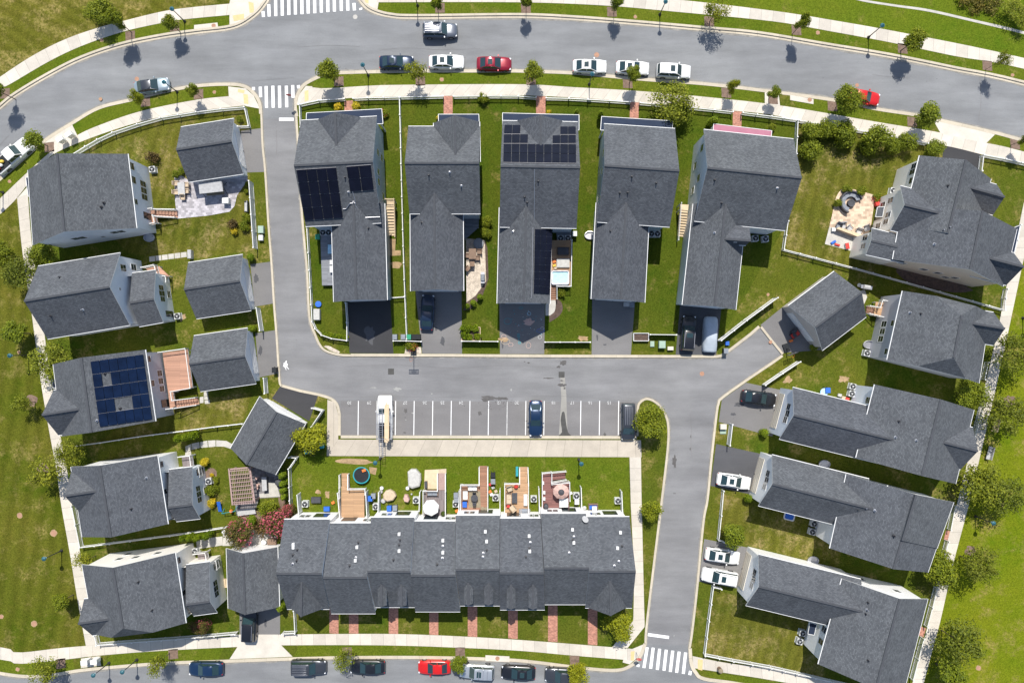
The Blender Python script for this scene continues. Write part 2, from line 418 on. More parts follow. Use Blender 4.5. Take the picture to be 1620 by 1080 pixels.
K3h = smooth([(1023, 1018), (1015, 1038.5), (1000, 1054), (976, 1062), (925, 1059), (852, 1050), (800, 1045.5), (685, 1042), (555, 1042), (465, 1044), (363, 1047.6), (285, 1050), (218, 1054), (130, 1062), (88, 1069), (44, 1072), (0, 1067), (-60, 1055), (-300, 1010), (-420, 985)])
K3 = K3a + K3b[1:] + K3c[1:] + K3d[1:] + K3e[1:] + K3f[1:] + K3g[1:] + K3h[1:]
K4a = smooth([(555, 563.7), (535, 562.5), (514, 556), (504, 545.5), (497, 530), (491, 515), (487, 493), (484, 428.5), (478, 364), (474, 312), (470, 233), (467, 185)])
K4b = smooth([(467, 185), (464.5, 165), (469, 148), (480, 132), (504, 119), (522, 114), (545, 112.5), (602, 111), (672, 110), (747, 110), (813, 110), (904, 113), (961, 118), (1033, 124.5), (1111, 130), (1200, 140), (1317, 155.6), (1387, 170), (1446, 179), (1488, 188), (1563, 205), (1620, 220), (1900, 300), (2120, 380)])
K5a = smooth([(2120, 1290), (1700, 1190), (1400, 1128), (1180, 1086), (1114, 1076), (1098, 1064), (1091, 1049), (1089, 1025)])
K5b = smooth([(1089, 1025), (1093, 1000), (1101, 930), (1111, 826), (1117.6, 789), (1124, 724), (1132, 654), (1135, 638), (1141, 628), (1178.5, 601), (1220, 573), (1237, 561)])
K5c = [(1237, 561), (1219, 539), (1202.6, 518)]
K5d = [(1202.6, 518), (1189, 530), (1155, 556), (1142, 564.5), (1134, 566), (980, 565.5), (820, 565), (700, 564), (555, 563.7)]

def block(name, outline, m):
    mb = MB(); mb.prism([W(*p)[:2] for p in outline], -.03, GZ, 0, bottom=False); return struct(mb.build(name, m))
block('lawn', offset(K1, 5) + [(-420, -420), (-420, 540)], 'grass_north_west')
block('lawn', offset(K2, 5) + [(2120, -420)], 'grass_bright')
block('lawn', offset(K3, -1.5) + [(-420, 560)], 'grass_yard')
B4 = K4a[:-1] + K4b + [(2120, 500), (2120, 1200)] + K5a + K5b[1:] + K5c[1:] + K5d[1:-1]
block('lawn', offset(B4, -1.5), 'grass_yard')
block('lawn', [(-420, 1110), (0, 1160), (500, 1152), (900, 1158), (1100, 1175), (1400, 1235), (2120, 1392), (2120, 1420), (-420, 1420)], 'grass_yard')

def kerb(pl, sgn, w, gut=0):
    mb = MB()
    if gut: ribbon(mb, pl, offset(pl, sgn * gut), .03)
    ribbon(mb, offset(pl, sgn * gut), offset(pl, sgn * (gut + w)), .15 if not gut else .17, -.01)
    struct(mb.build('kerb', 'kerb_concrete'))
kerb(K1, 1, 3.5, 4.6); kerb(K2, 1, 3.5, 4.6)
for k, w in ((K3a, 5), (K3b, 3.2), (K3c, 4), (K3d, 4), (K3e, 4.5), (K3f, 3), (K3g, 3.4), (K3h, 5), (K4a, 3.4), (K4b, 5), (K5a, 5.5), (K5b, 3.6), (K5c, 3.6), (K5d, 4.4)):
    kerb(k, -1, w)

# the alley and its parking bay carry a slightly different surface from the street
sheet('alley_road', K4a[1:][::-1] and ([(415, 190)] + [p for p in K3b if p[1] > 190] + K3c[1:] + [(539, 634), (1007, 636)] + [p for p in K3g if p[1] > 630 and p[0] > 1010] + [(1089, 1020)]
      + K5b[1:] + K5c[1:] + K5d[1:] + K4a[1:]), 'alley_asphalt', .004)
sheet('parking_bay', [(539, 634), (1007, 636), (1007, 689.5), (539, 688.5)], 'bay_asphalt', .009)
sheet('road_patch', [(530, 562), (1140, 566), (1150, 572), (540, 568)], 'worn_blacktop', .008) if False else None

def strip(name, A, B, m, z, n=60):
    mb = MB(); ribbon(mb, resample(A, n), resample(B, n), z, GZ - .03); return struct(mb.build(name, m))
# --- lawns of another colour, laid on the blocks
sheet('park_lawn', [(-400, 560), (-60, 375), (0, 328), (26, 314), (35, 395), (49, 488), (66, 613), (89.5, 745), (122, 945), (135, 1020), (39, 1031), (15, 1031), (0, 1023), (-400, 960)], 'grass_dry_park', GZ + .004)
sheet('park_lawn', [(1640, 310), (1616, 426), (1594, 530), (1571, 634), (1547, 737), (1531, 805), (1508, 891), (1488, 981), (1462, 1077), (1445, 1140), (2110, 1280), (2110, 400)], 'grass_east_park', GZ + .004)
for q, m in (([(474, 167), (700, 155), (930, 159), (1261, 191), (1259, 244), (1246, 350), (1140, 537), (1069, 555), (560, 555), (549, 538), (509, 529), (494, 508), (486, 358), (475, 202)], 'grass_lush'),
             ([(1263, 194), (1466, 229), (1440, 300), (1400, 390), (1432, 445), (1241, 394), (1247, 350)], 'grass_dry_yard'), ([(1139, 780), (1340, 830), (1325, 900), (1140, 850)], 'grass_dry_yard'), ([(1129, 931), (1320, 990), (1300, 1072), (1117, 1035)], 'grass_dry_yard'),
             ([(137, 234), (218, 199), (311, 180), (391, 173), (396, 280), (401, 395), (290, 412), (200, 400), (120, 300)], 'grass_dry_yard'), ([(250, 640), (400, 620), (384, 668), (150, 700)], 'grass_dry_yard'), ([(457, 722), (994, 723), (996, 810), (460, 812)], 'grass_verge')):
    sheet('yard_lawn', q, m, GZ + .002)
def verge(pts): sheet('grass_verge', pts, 'grass_verge', GZ + .005)
NWl = smooth([(0, 140), (15.5, 133.5), (78, 97), (130, 72.6), (194, 50.5), (259, 36), (290, 31), (363, 24)])
verge([(-60, 190)] + NWl + [(362, 41)] + [p for p in offset(K1, 8) if -60 < p[0] < 360][::-1])
NEl = smooth([(596, 4), (820, 4), (955, 9), (1059, 18), (1220, 33.7), (1304, 48), (1407, 67), (1511, 89), (1620, 109), (1900, 185)])
verge(NEl + [p for p in offset(K2, 8) if 590 < p[0] < 1900][::-1])
# --- sidewalks
strip('sidewalk', smooth([(-200, 330), (-60, 165), (0, 122), (52, 88), (104, 62), (155.6, 44), (194, 33.7), (259, 18), (311, 11), (366, 6)]), [(-170, 350), (-50, 185)] + NWl, 'sidewalk', .14)
sheet('sidewalk_corner', [(363, 6), (372, -40), (372, -200), (425, -200), (424, -15), (415, 8), (395, 28), (370, 42), (363, 42)], 'apron_concrete', .139)
strip('sidewalk', smooth([(600, -14), (820, -16), (955, -10), (1075, 0), (1220, 17), (1304, 30), (1433, 53), (1620, 92), (1900, 165)]), NEl, 'sidewalk', .14)
sheet('sidewalk_corner', [(558, -200), (558, -20), (570, 0), (580, 10), (597, 16), (599, 4), (600, -14), (600, -200)], 'apron_concrete', .139)
strip('footpath', smooth([(1340, -8), (1369, 0), (1420, 8), (1470, 15), (1540, 31), (1620, 50), (1700, 75)]), smooth([(1340, -4), (1369, 3.5), (1420, 11.5), (1470, 19), (1540, 35), (1620, 54.5), (1700, 80)]), 'flag_concrete', .14)
# along the curved street, inner side
strip('sidewalk', smooth([(0, 314), (43, 273), (83, 238), (120.5, 215), (155, 199), (223, 176), (311, 158), (362, 152.5)]), smooth([(0, 339), (27, 313), (66, 262), (90, 241), (155.6, 214), (233, 190), (311, 176), (389, 167)]), 'sidewalk', .14)
sheet('sidewalk_corner', [(362, 152.5), (361, 137), (388, 140), (401, 151), (408, 165), (410, 172), (389, 168)], 'apron_concrete', .139)
sheet('sidewalk_corner', [(70, 224), (114, 197), (122, 214), (92, 232), (83, 239)], 'apron_concrete', .1385)
verge([(116, 197), (155, 174), (207, 161), (259, 148), (311, 139), (359, 136.5), (358, 152), (311, 157), (223, 175), (155, 198), (122, 213)])
verge([(0, 312), (0, 292), (42, 250), (70, 227), (82, 237), (43, 272)])
wl = smooth([(27, 313), (35, 395), (49, 488), (54.5, 530), (66, 613), (78, 683), (89.5, 745), (97, 800), (110, 872), (122, 945), (136, 1022)])
wr = smooth([(44, 308), (51, 392), (65, 485), (70.5, 530), (82, 612), (94, 681), (106, 744), (114, 799), (126, 870), (139, 943), (155.6, 1021)])
strip('footpath', wl, wr, 'sidewalk', .137)
sheet('sidewalk_corner', [(27, 314), (42, 297), (46, 310), (28, 322)], 'apron_concrete', .1365)
# inner side, centre block
CU = smooth([(491, 138), (514, 140), (581, 136), (633, 134.5), (820, 133.5), (904, 138), (1007, 144), (1111, 153), (1234, 167), (1381, 192), (1488, 210), (1558, 226), (1620, 240), (1900, 318)])
CL = smooth([(472.6, 166), (498.5, 159.5), (581, 154), (698, 152), (820, 151), (930, 156), (1007, 162), (1111, 171), (1220, 181.5), (1265, 193), (1407, 216.5), (1498, 231), (1560, 246), (1620, 259), (1900, 338)])
strip('sidewalk', CU, CL, 'sidewalk', .14, 90)
sheet('sidewalk_corner', [(469, 166), (473, 150), (484, 136), (494, 137), (499, 159), (474, 167)], 'apron_concrete', .139)
K4i = offset(K4b, -5)
def between(x0, x1): return [p for p in CU if x0 < p[0] < x1], [p for p in K4i if x0 < p[0] < x1 and p[1] < 330]
for x0, x1 in ((493, 1209), (1235, 1476), (1560, 1880)):
    a, b = between(x0, x1); verge(b + a[::-1])
sheet('driveway_apron', [(1477, 191), (1488, 193), (1563, 210), (1574, 213), (1560, 227), (1488, 211)], 'apron_concrete', .142)
sheet('sidewalk_bay', [(1210, 146), (1232, 149), (1234, 167), (1210, 164)], 'apron_concrete', .139)
# bottom street
BU = smooth([(-200, 1000), (0, 1023), (15.6, 1030), (39, 1031), (90, 1025), (135, 1021), (250, 1013), (371, 1006), (420, 1003.5), (555.6, 1002), (659, 1003), (800, 1010), (968, 1023), (1003, 1026)])
BL = smooth([(-200, 1022), (0, 1042.5), (15.6, 1047.6), (39, 1049), (90, 1044), (159.5, 1036), (250, 1029), (376, 1022.5), (445, 1020), (607, 1020), (719, 1023.5), (820, 1028.5), (904, 1036), (990, 1043), (1003, 1045)])
strip('sidewalk', BU, BL, 'sidewalk', .14, 90)
sheet('sidewalk_corner', [(990, 1030), (1019, 1018), (1018, 1024), (1010, 1038), (996, 1050), (985, 1047)], 'apron_concrete', .1385)
K3i = offset(K3h, -5)
def vb(x0, x1): verge([p for p in BL if x0 < p[0] < x1] + [p for p in K3i if x0 < p[0] < x1 and p[1] > 1030])
vb(-190, 126); vb(162, 362); vb(462, 987)
sheet('driveway_apron', [(363, 1003), (440, 1003), (445, 1020), (463, 1038), (363, 1042), (376, 1022)], 'apron_concrete', .142)
sheet('utility_pad', [(128, 1041), (157, 1037), (160, 1052), (128, 1056)], 'apron_concrete', .138)
strip('sidewalk', smooth([(1095.5, 1037), (1150, 1048), (1220, 1057), (1304, 1073), (1500, 1112), (1700, 1160)]), smooth([(1097, 1056), (1150, 1064), (1220, 1075), (1304, 1091), (1500, 1132), (1700, 1180)]), 'sidewalk', .14)
verge([(1113, 1062), (1150, 1066), (1220, 1077), (1300, 1092), (1300, 1102), (1180, 1080), (1125, 1072)])
# parking-bay walk and the path beside the townhouses
mb = MB(); ribbon(mb, resample([(535, 695), (1014, 696)], 40), resample([(517, 720.8), (1015, 722.8)], 40), .138, GZ - .03); struct(mb.build('sidewalk', 'bay_walk'))
sheet('sidewalk', [(518, 632), (530, 636), (535, 655), (535, 695), (517, 720.8)], 'bay_walk', .1365)
strip('footpath', [(996, 722), (998, 800), (1003.5, 904), (1002, 981), (968.5, 1023)], [(1014, 722), (1015, 789), (1019, 955.6), (1020, 990.6), (993, 1024)], 'sidewalk', .137)
mb = MB(); ribbon(mb, resample([(1620, 320), (1597, 430), (1577, 530), (1553, 634), (1529, 737), (1512, 805), (1490, 891), (1470, 981), (1444, 1078), (1430, 1135)], 60),
                  resample([(1640, 320), (1616, 426), (1594, 530), (1571, 634), (1547, 737), (1531, 805), (1508, 891), (1488, 981), (1462, 1077), (1448, 1135)], 60), .137, GZ - .03); struct(mb.build('footpath', 'sidewalk'))
# --- tactile ramps
for p in ([(377, 141), (387, 143), (386, 148), (376, 146)], [(385, 149), (392, 150), (393, 165), (386, 164)], [(393, 3), (401, 5), (402, 20), (395, 21)], [(368, 25), (386, 22), (386, 31), (370, 34)],
          [(482, 144), (488, 143), (488, 159), (482, 161)], [(577, -6), (583, -6), (583, 6), (577, 4)], [(998, 1030), (1004, 1029), (1003, 1044), (998, 1044)], [(1104, 1042), (1112, 1043), (1111, 1060), (1104, 1058)]):
    sheet('tactile_paving', p, 'tactile', .146)
# --- driveways
D = lambda m, *p: sheet('driveway', p, m, GZ + .008)
D('worn_blacktop', (381, 207), (413, 203), (417, 230), (420, 272), (391, 273), (384, 240))
D('worn_blacktop', (396, 418), (428, 414), (432, 480), (403, 485))
D('worn_blacktop', (404, 527), (436, 522), (441, 590), (410, 597))
D('fresh_blacktop', (444, 610), (503, 626), (489, 666), (430, 630))
D('fresh_blacktop', (549, 470), (617, 470), (622.5, 559), (553, 558.5))
D('worn_blacktop', (657, 458), (730, 458), (731, 559.5), (668, 559))
D('worn_blacktop', (790, 478), (862, 478), (861, 560), (791, 560))
D('worn_blacktop', (937, 470), (1005, 470), (998, 561), (936, 561))
D('dark_blacktop', (1076, 480), (1142, 480), (1133, 561.5), (1069, 561))
D('worn_blacktop', (1203, 514), (1245, 480), (1300, 553), (1254, 557), (1239, 558))
D('worn_blacktop', (1142, 632), (1180, 605), (1242, 618), (1222, 690), (1137, 667))
D('dark_blacktop', (1133, 702), (1206, 718), (1190, 782), (1124, 768))
D('worn_blacktop', (1114, 852), (1185, 866), (1166, 930), (1105, 919))
D('worn_blacktop', (379, 960), (443, 955), (443, 1003), (379, 1003))
D('fresh_blacktop', (1494, 212), (1552, 226), (1550, 270), (1490, 262))
# --- brick front walks, paths, patios
def path(m, *p, z=GZ + .014, name='footpath'): sheet(name, p, m, z)
for p in ([(545, 160), (558, 159), (558, 176), (545, 178)], [(701.5, 152), (716, 152), (716, 184), (702, 184)], [(848.5, 151), (863, 153), (863, 185), (848, 185)], [(997, 161), (1011, 162), (1010, 190), (996, 190)], [(1159.5, 176), (1173.5, 177), (1173, 202), (1159, 202)]):
    path('brick_path', *p)
for x0, x1, y in ((521, 535.5, 1001), (552, 567, 1001), (615, 630, 1001.5), (679, 693.5, 1003), (740, 755, 1006), (804, 819, 1009), (867, 882, 1014), (930, 945, 1019)):
    path('brick_path', (x0, 955), (x1, 955), (x1, y + 1), (x0, y))
path('brick_path', (1497, 838), (1505, 840), (1501, 855), (1493, 853)); path('brick_path', (1456, 990), (1465, 993), (1461, 1007), (1452, 1004)); path('brick_path', (127, 928), (136, 928), (137, 934), (128, 934))
path('stamped_stone', (276, 281), (287, 278), (300, 286), (390, 270), (392, 285), (375, 309), (371, 326), (363, 335), (330, 341), (280, 346), (277, 318), name='patio')
path('deck_grey', (507, 367), (530, 367), (533, 452), (510, 453), name='patio') if False else None
path('gravel', (737, 377), (767, 380), (769, 445), (752, 468), (738, 478), name='patio')
path('dark_mulch', (767, 380), (771, 392), (773, 440), (764, 466), (745, 489), (733, 491), (737, 478), (752, 468), (769, 445), name='planting_bed', z=GZ + .012)
path('tan_pavers', *smooth([(1318, 333), (1323, 312), (1331, 300), (1340, 297.6), (1356, 301), (1385, 309)], 4), (1377.6, 358.8), (1372, 376), (1312, 359), name='patio')
path('flag_concrete', (1312, 359), (1372, 376), (1362, 401), (1305, 386), name='patio')
path('dark_pavers', (398, 738), (440, 745), (443, 768), (443, 786), (410, 788), (402, 812), (374, 815), (372, 797), (400, 790), name='patio')
path('flag_concrete', (424, 762), (437, 764), (443, 785), (409, 787), (408, 781), (424, 779), name='patio', z=GZ + .018)
path('mulch', *blob(332, 754, 10, 16), name='planting_bed', z=GZ + .012); path('mulch', (380, 815), (410, 806), (440, 806), (455, 815), (420, 830), (385, 828), name='planting_bed', z=GZ + .012)
path('mulch', *blob(446, 793, 5, 14), name='planting_bed', z=GZ + .012)
path('flag_concrete', (353, 838), (440, 838), (438, 862), (352, 863), name='patio', z=GZ + .013)
path('flag_concrete', (310, 853), (352, 848), (352, 862), (312, 868), name='footpath', z=GZ + .0135)
for i in range(6): path('flag_concrete', *[(236 + i * 10 + a, 406 - i * 1.3 + b) for a, b in ((0, 0), (9, -1), (9.5, 7), (.5, 8))])
for p in ([(293, 706), (302, 702), (303, 711), (294, 716)], [(303, 701.5), (315, 699), (316, 708), (304, 711)], [(316.5, 699), (328, 696.5), (329, 707), (317, 708)], [(329, 696.5), (341, 696), (341, 706), (330, 707)], [(342, 696), (358, 697), (371, 704), (366, 710), (354, 706), (342, 706)], [(293, 716), (302, 713), (303, 722), (293, 723)]):
    path('flag_concrete', *p)
for p in ([(316, 628), (322, 627), (322, 637), (316, 637.5)], [(322.5, 620), (329, 619), (329, 626), (322.5, 626.5)], [(323, 627), (329.5, 626.5), (330, 632), (323, 632)], [(323.5, 633), (332, 632.5), (332, 638), (324, 638.5)]): path('flag_concrete', *p)
path('flag_concrete', *smooth([(870, 475), (878, 474), (879, 484), (877, 493), (870, 499)], 4), (863, 499), (863, 482))
path('dark_mulch', *smooth([(878, 470), (888, 478), (890, 490), (884, 500), (869, 510)], 4), (869, 499), (877, 493), (879, 484), name='planting_bed', z=GZ + .012)
path('dirt', (611, 378), (626, 378), (625, 396), (634, 396), (634, 404), (613, 405), name='dirt_patch', z=GZ + .01)
path('dirt', *blob(627, 419, 9, 5), name='dirt_patch', z=GZ + .01)
path('dirt', *blob(560, 729.5, 29, 4.5, rot=R(3), j=.12), name='dirt_patch', z=GZ + .01); path('dirt', (584, 738), (596.5, 740), (594, 751), (585, 748), name='dirt_patch', z=GZ + .01)
for x, y, a, b in ((1322, 605, 13, 9), (1247, 601, 8, 6), (922, 535, 8, 4), (797, 537, 7, 4), (504, 778, 4, 3), (518, 782, 4, 5), (288, 502, 7, 6), (520, 470, 9, 7), (935, 275, 9, 13), (331, 389, 14, 5), (1240, 840, 10, 4), (1320, 1040, 16, 8), (1335, 600, 8, 5)):
    path('dirt', *blob(x, y, a, b, j=.4), name='dirt_patch', z=GZ + .009) if a < 9 else None
path('gravel', *blob(524, 552, 14, 3, rot=R(25)), name='stone_bed', z=GZ + .012)
path('wood_pale', (672, 743), (694, 742), (694, 773), (671, 773), name='sand_pad', z=GZ + .012); path('c_sand', (694, 742), (706, 741), (706, 750), (694, 750), name='sand_pad', z=GZ + .012)
path('gravel', (642, 549), (666, 549), (667, 559), (640, 559), name='stone_bed', z=GZ + .012)
path('flag_concrete', (1345, 465), (1368, 458), (1372, 470), (1362, 492), (1355, 500), name='patio', z=GZ + .012)
path('dark_mulch', *blob(1478, 444, 60, 14, rot=R(14), j=.1), name='planting_bed', z=GZ + .012)
# mulch squares under the street trees
for x, y in ((206, 57), (8, 148), (276, 42), (230, 161), (314, 149), (78, 233), (536, 129), (665, 128), (696, 13), (832, 14), (968, 19), (1122, 34), (1260, 48), (1428, 77), (1562, 104), (840, 127), (993, 132), (1149, 147), (1223, 157), (1317, 168), (1443, 193), (1606, 228), (96, 1049), (274, 1034), (549, 1031), (728, 1031), (909, 1044)):
    sheet('mulch_bed', [(x + 7.5 * a + (7 * a + 13 * b) % 1.7 - .8, y + 7.5 * b + .15 * (x - 810) / 100 * a) for a, b in ((-1, -1), (0, -1.04), (1, -1), (1.03, 0), (1, 1), (0, 1.05), (-1, 1), (-1.04, 0))], 'mulch', GZ + .02 if x not in (276, 1223) else .15)
for x, y in ((51, 633), (68, 741), (1536, 870), (1597, 634)): sheet('mulch_bed', blob(x, y, 9, 8), 'mulch', GZ + .02)
# pale worn discs and manhole covers in the grass and on the road
for x, y, r in ((159, 157, 3), (161, 63.5, 3.5), (339, 146, 3), (699, 126, 3.5), (1005, 27, 3), (1294, 52, 3.5), (1602, 119, 3), (31, 815, 5), (85, 843, 6), (2, 975, 4), (54, 986, 5), (28, 1058, 3.5), (1548, 1056, 4.5), (1586, 797, 4), (1215, 466, 2.6), (15, 287, 3), (30, 557, 3)):
    sheet('utility_cover', blob(x, y, r * .95, r * .95, 14, .14), 'dirt', GZ + .011); sheet('utility_cover', blob(x, y, r * .72, r * .72, 14, .03), 'rust', GZ + .017)
for x, y, r, m in ((562, 27, 3.6, 'flag_concrete'), (216.5, 125, 3.4, 'rust'), (944, 87, 4, 'rust'), (1110.6, 591, 3.6, 'rust'), (1219, 541, 2.8, 'rust'), (1356, 135, 3, 'rust')):
    sheet('manhole_cover', blob(x, y, r, r, 14, .03), m, .013 if (x, y) != (1219, 541) else .156)
for p in ([(307, 40), (344, 36), (345, 43), (307, 49)], [(1250, 150.5), (1287, 157), (1287, 165), (1250, 158.5)], [(768, 1035.5), (806, 1037.5), (806, 1046.5), (768, 1045)]):
    sheet('storm_drain_slab', p, 'apron_concrete', .155)
for x, y in ((338, 41), (1281, 158), (787, 1041)): sheet('manhole_cover', blob(x, y, 3.4, 3.4, 14, .02), 'rust', .16)
for x, y in ((618.6, 587.5), (888.5, 592.5)): sheet('drain_grate', [(x - 4.7, y - 4.7), (x + 4.7, y - 4.7), (x + 4.7, y + 4.7), (x - 4.7, y + 4.7)], 'tar', .014)
for pl, a, b in ((K1, 0, -3.5), (K2, 0, -3.5), (K3a, 0, 3), (K3h, 0, 3), (K4b, 0, 3), (K4a, 0, 2.5), (K3b, 0, 2.5), (K3g, 0, 2.5), (K5b, 0, 2.5), (K5d, 0, 3)):     # grit gathered along the kerbs
    mb = MB(); s_ = random.Random(3); A = resample(pl, 160); w_ = [abs(b) * s_.uniform(.3, 1.0) * (1 if b > 0 else -1) for _ in A]
    B = [tuple(Vector(p).lerp(Vector(q), abs(w) / 4)) for p, q, w in zip(A, offset(A, 4 if b > 0 else -4), w_)]; ribbon(mb, A, B, .0068); struct(mb.build('road_grit', 'gutter_grit'))
# --- painted markings
def mark(pts, m='paint_marking', z=.012): sheet('road_marking', pts, m, z)
def bar(x0, y0, x1, y1, w, m='paint_marking', z=.012):
    d = Vector((x1 - x0, y1 - y0)).normalized() * w / 2; n = Vector((-d.y, d.x)); mark([(x0 + n.x, y0 + n.y), (x1 + n.x, y1 + n.y), (x1 - n.x, y1 - n.y), (x0 - n.x, y0 - n.y)], m, z)
for x0, y0, x1, y1 in ((1024, 1023, 1018.6, 1055.7), (1033.4, 1023.7, 1029.3, 1057), (1043.6, 1025.5, 1039.9, 1058.8), (1054, 1027, 1050.4, 1060), (1064.3, 1028.4, 1060.4, 1062), (1074.5, 1030, 1070.4, 1063.3), (1084.7, 1031.4, 1081, 1065), (1010, 1050, 1009, 1054), (1092.4, 1060.5, 1091.2, 1067), (401, 138, 401, 143)):
    bar(x0, y0, x1, y1, 4.8)
bar(1025, 1003, 1058.4, 1007.6, 4.8); bar(441.5, 189, 464.5, 189, 5)
for x, y0, y1 in ((411.7, 137.5, 154), (421, 136.5, 170.6), (431.6, 136, 170.6), (442, 136, 170.6), (453, 136, 170), (463, 135, 155), (472, 135, 140)): bar(x, y0, x + .6, y1, 4.8)
for x, y0, y1 in zip((65, 100, 140, 180, 220, 260, 300, 338, 378, 418, 458, 498, 540, 580, 620, 660), (70, 28) + (-130,) * 11 + (-40, 20, 50), (105, 102, 100, 97, 93, 90, 88, 84, 82, 78, 75, 72, 68, 66, 65, 61)):
    bar(400 + x / 3.857 - .8, y0 / 3.857, 400 + x / 3.857, y1 / 3.857, 4.8)
for x in (567, 596.3, 626, 655.3, 684.7, 714, 743.5, 773, 802.5, 832, 861, 919, 948.7, 978.8): bar(x, 634, x - .7, 688, 1.15, 'paint_marking' if x not in (802.5, 596.3) else 'paint_faded', .014)
# bay numbers, painted to be read from the bays (upside down on this plan)
def writing(txt, px, py, size, rot, m, z, name='bay_number', parent=None):
    cu = bpy.data.curves.new(name, 'FONT'); cu.body = txt; cu.size = size; cu.align_x = 'CENTER'; cu.align_y = 'CENTER'; cu.extrude = .002
    o = bpy.data.objects.new(name, cu); p = W(px, py, z); o.location = p; o.rotation_euler = (0, 0, rot); cu.materials.append(MATS[m]); col.objects.link(o)
    dg = bpy.context.evaluated_depsgraph_get(); me = bpy.data.meshes.new_from_object(o.evaluated_get(dg)); me.name = name
    n = bpy.data.objects.new(name, me); n.location = p; n.rotation_euler = (0, 0, rot); bpy.data.objects.remove(o); col.objects.link(n)
    n['kind'] = 'structure'; return n
for t, x in (('30', 553), ('29', 584), ('27', 641), ('26', 672), ('25', 700), ('24', 729.5), ('22', 790), ('20', 817.5), ('18', 876), ('17', 905.7), ('16', 934), ('15', 964)):
    writing(t, x, 636.7, .6, math.pi, 'paint_faded', .014)
# tar repairs, seepage and stains
for x, y, a, b in ((771, 630.5, 10, 4), (793, 630, 9, 2.6), (759, 653.5, 2.6, 3.2), (641.5, 650, 2.6, 3.4), (641, 660, .9, .8), (640, 684, 2, 1), (552.5, 642, 1.1, 1.2), (891, 574, 5.5, 3.6), (884, 580, 3, 2), (888.5, 602, 2.5, 1.4), (889, 609, 6, 2.6), (893, 614, 1.6, 1.4), (868, 598, 9, .9), (1067, 730, 3.2, 9), (1093, 690, .8, 2.2), (1092, 710, .8, 2.4), (1067, 780, 2, .7), (830, 572, 1.3, .8), (836, 573.5, 2, 1.2), (957, 687, 2, 3), (833, 666, 1.5, .7)):
    sheet('tar_patch', blob(x, y, a, b, 18, .35), 'stain', .0155)
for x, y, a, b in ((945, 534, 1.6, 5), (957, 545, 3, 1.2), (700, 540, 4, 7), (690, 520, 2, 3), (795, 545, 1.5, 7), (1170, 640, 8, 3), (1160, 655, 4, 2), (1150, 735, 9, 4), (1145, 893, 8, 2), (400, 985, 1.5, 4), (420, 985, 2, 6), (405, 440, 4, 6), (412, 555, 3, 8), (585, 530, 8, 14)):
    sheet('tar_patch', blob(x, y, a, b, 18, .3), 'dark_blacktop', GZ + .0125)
rr = random.Random(5)
for k in range(46):
    x, y = rr.gauss(782, 13), rr.gauss(637, 4.5); q = rr.uniform(.4, 1.0)
    sheet('tar_patch', blob(x, y, q, q * .8, 7, .3, seed=k), 'stain', .016)
sheet('seepage', [(886, 590), (893, 590), (896, 625), (898, 690), (884, 690), (888, 630)], 'seepage', .0105)
sheet('tar_patch', smooth([(889, 652), (893, 652), (896, 672), (899, 684), (903, 689), (884, 689), (889, 683), (887, 665), (889, 652)], 3)[:-1], 'tar', .013)
sheet('paint_spill', blob(452, 576.5, 3.2, 4.5, 16, .45), 'paint_marking', .012); bar(452, 578, 457, 584, 1, z=.0125); bar(450, 579, 453, 585, .8, z=.0125)
for x, y, a, b in ((628, 615, 6, 3), (591, 613, 5, 1), (653, 653, 2, 1), (683, 622.5, 1.2, 1), (808.5, 616.5, 1.4, 2.2), (1066.5, 1005, .8, .9), (642, 664, 1.3, .8)): sheet('paint_spill', blob(x, y, a, b, 16, .4), 'paint_ghost', .012)
def crack(pts, w=.3, m='worn_blacktop'):
    q = smooth(pts, 4); mb = MB(); ribbon(mb, offset(q, w / 2), offset(q, -w / 2), .0165); struct(mb.build('road_crack', m))
crack([(400, 128), (430, 126), (465, 123)]); crack([(1003, 790), (1060, 772), (1067, 781)], .3) if False else None
crack([(1092, 655), (1094, 680), (1093, 700), (1095, 725)], .5); crack([(1380, 118), (1400, 121), (1440, 124)], .5); crack([(0, 170 + 60), (10, 218), (14, 215)], .5); crack([(437, 205), (438, 230), (437, 245)], .7); crack([(600, 80), (640, 76), (700, 79), (760, 77)], .3); crack([(540, 628), (640, 627), (760, 629), (880, 626), (1000, 634)], .3)
crack([(545, 580), (620, 577), (720, 582), (800, 578), (905, 583)], .3); crack([(1550, 120), (1552, 160), (1548, 190)], .5); crack([(470, 75), (520, 72), (570, 74)], .3)
# children's chalk drawings on one driveway
CH = {'t': 'c_teal', 'w': 'paint_faded', 'p': 'c_rosy', 'b': 'c_blue', 'o': 'c_sand'}
def ring(x, y, rx, ry, m, w=.5):
    n = 16; mb = MB(); P = [(x + rx * math.cos(2 * math.pi * k / n), y + ry * math.sin(2 * math.pi * k / n)) for k in range(n + 1)]; Q = [(x + (rx - w) * math.cos(2 * math.pi * k / n), y + (ry - w) * math.sin(2 * math.pi * k / n)) for k in range(n + 1)]
    ribbon(mb, P, Q, GZ + .02); struct(mb.build('chalk_drawing', m))
sheet('chalk_drawing', blob(837, 510, 8, 6, 18, .35), 'c_rosy', GZ + .017)
for x, y, a, b, m in ((855, 523, 6.5, 3, 'c_blue'), (803, 508, 6, 5, 'c_teal'), (858, 519, 3, 2, 'paint_faded'), (800, 540, 7, 5, 'c_sand'), (808, 545, 4, 3, 'c_rosy'), (797, 532, 4, 3, 'c_rosy'), (836, 546, 4, 5, 'c_rosy'), (837, 496, 3, 3, 'c_sky'), (824, 487, 3.4, 1.8, 'c_teal'), (854, 533, 3, 3, 'paint_faded')): ring(x, y, a, b, m)
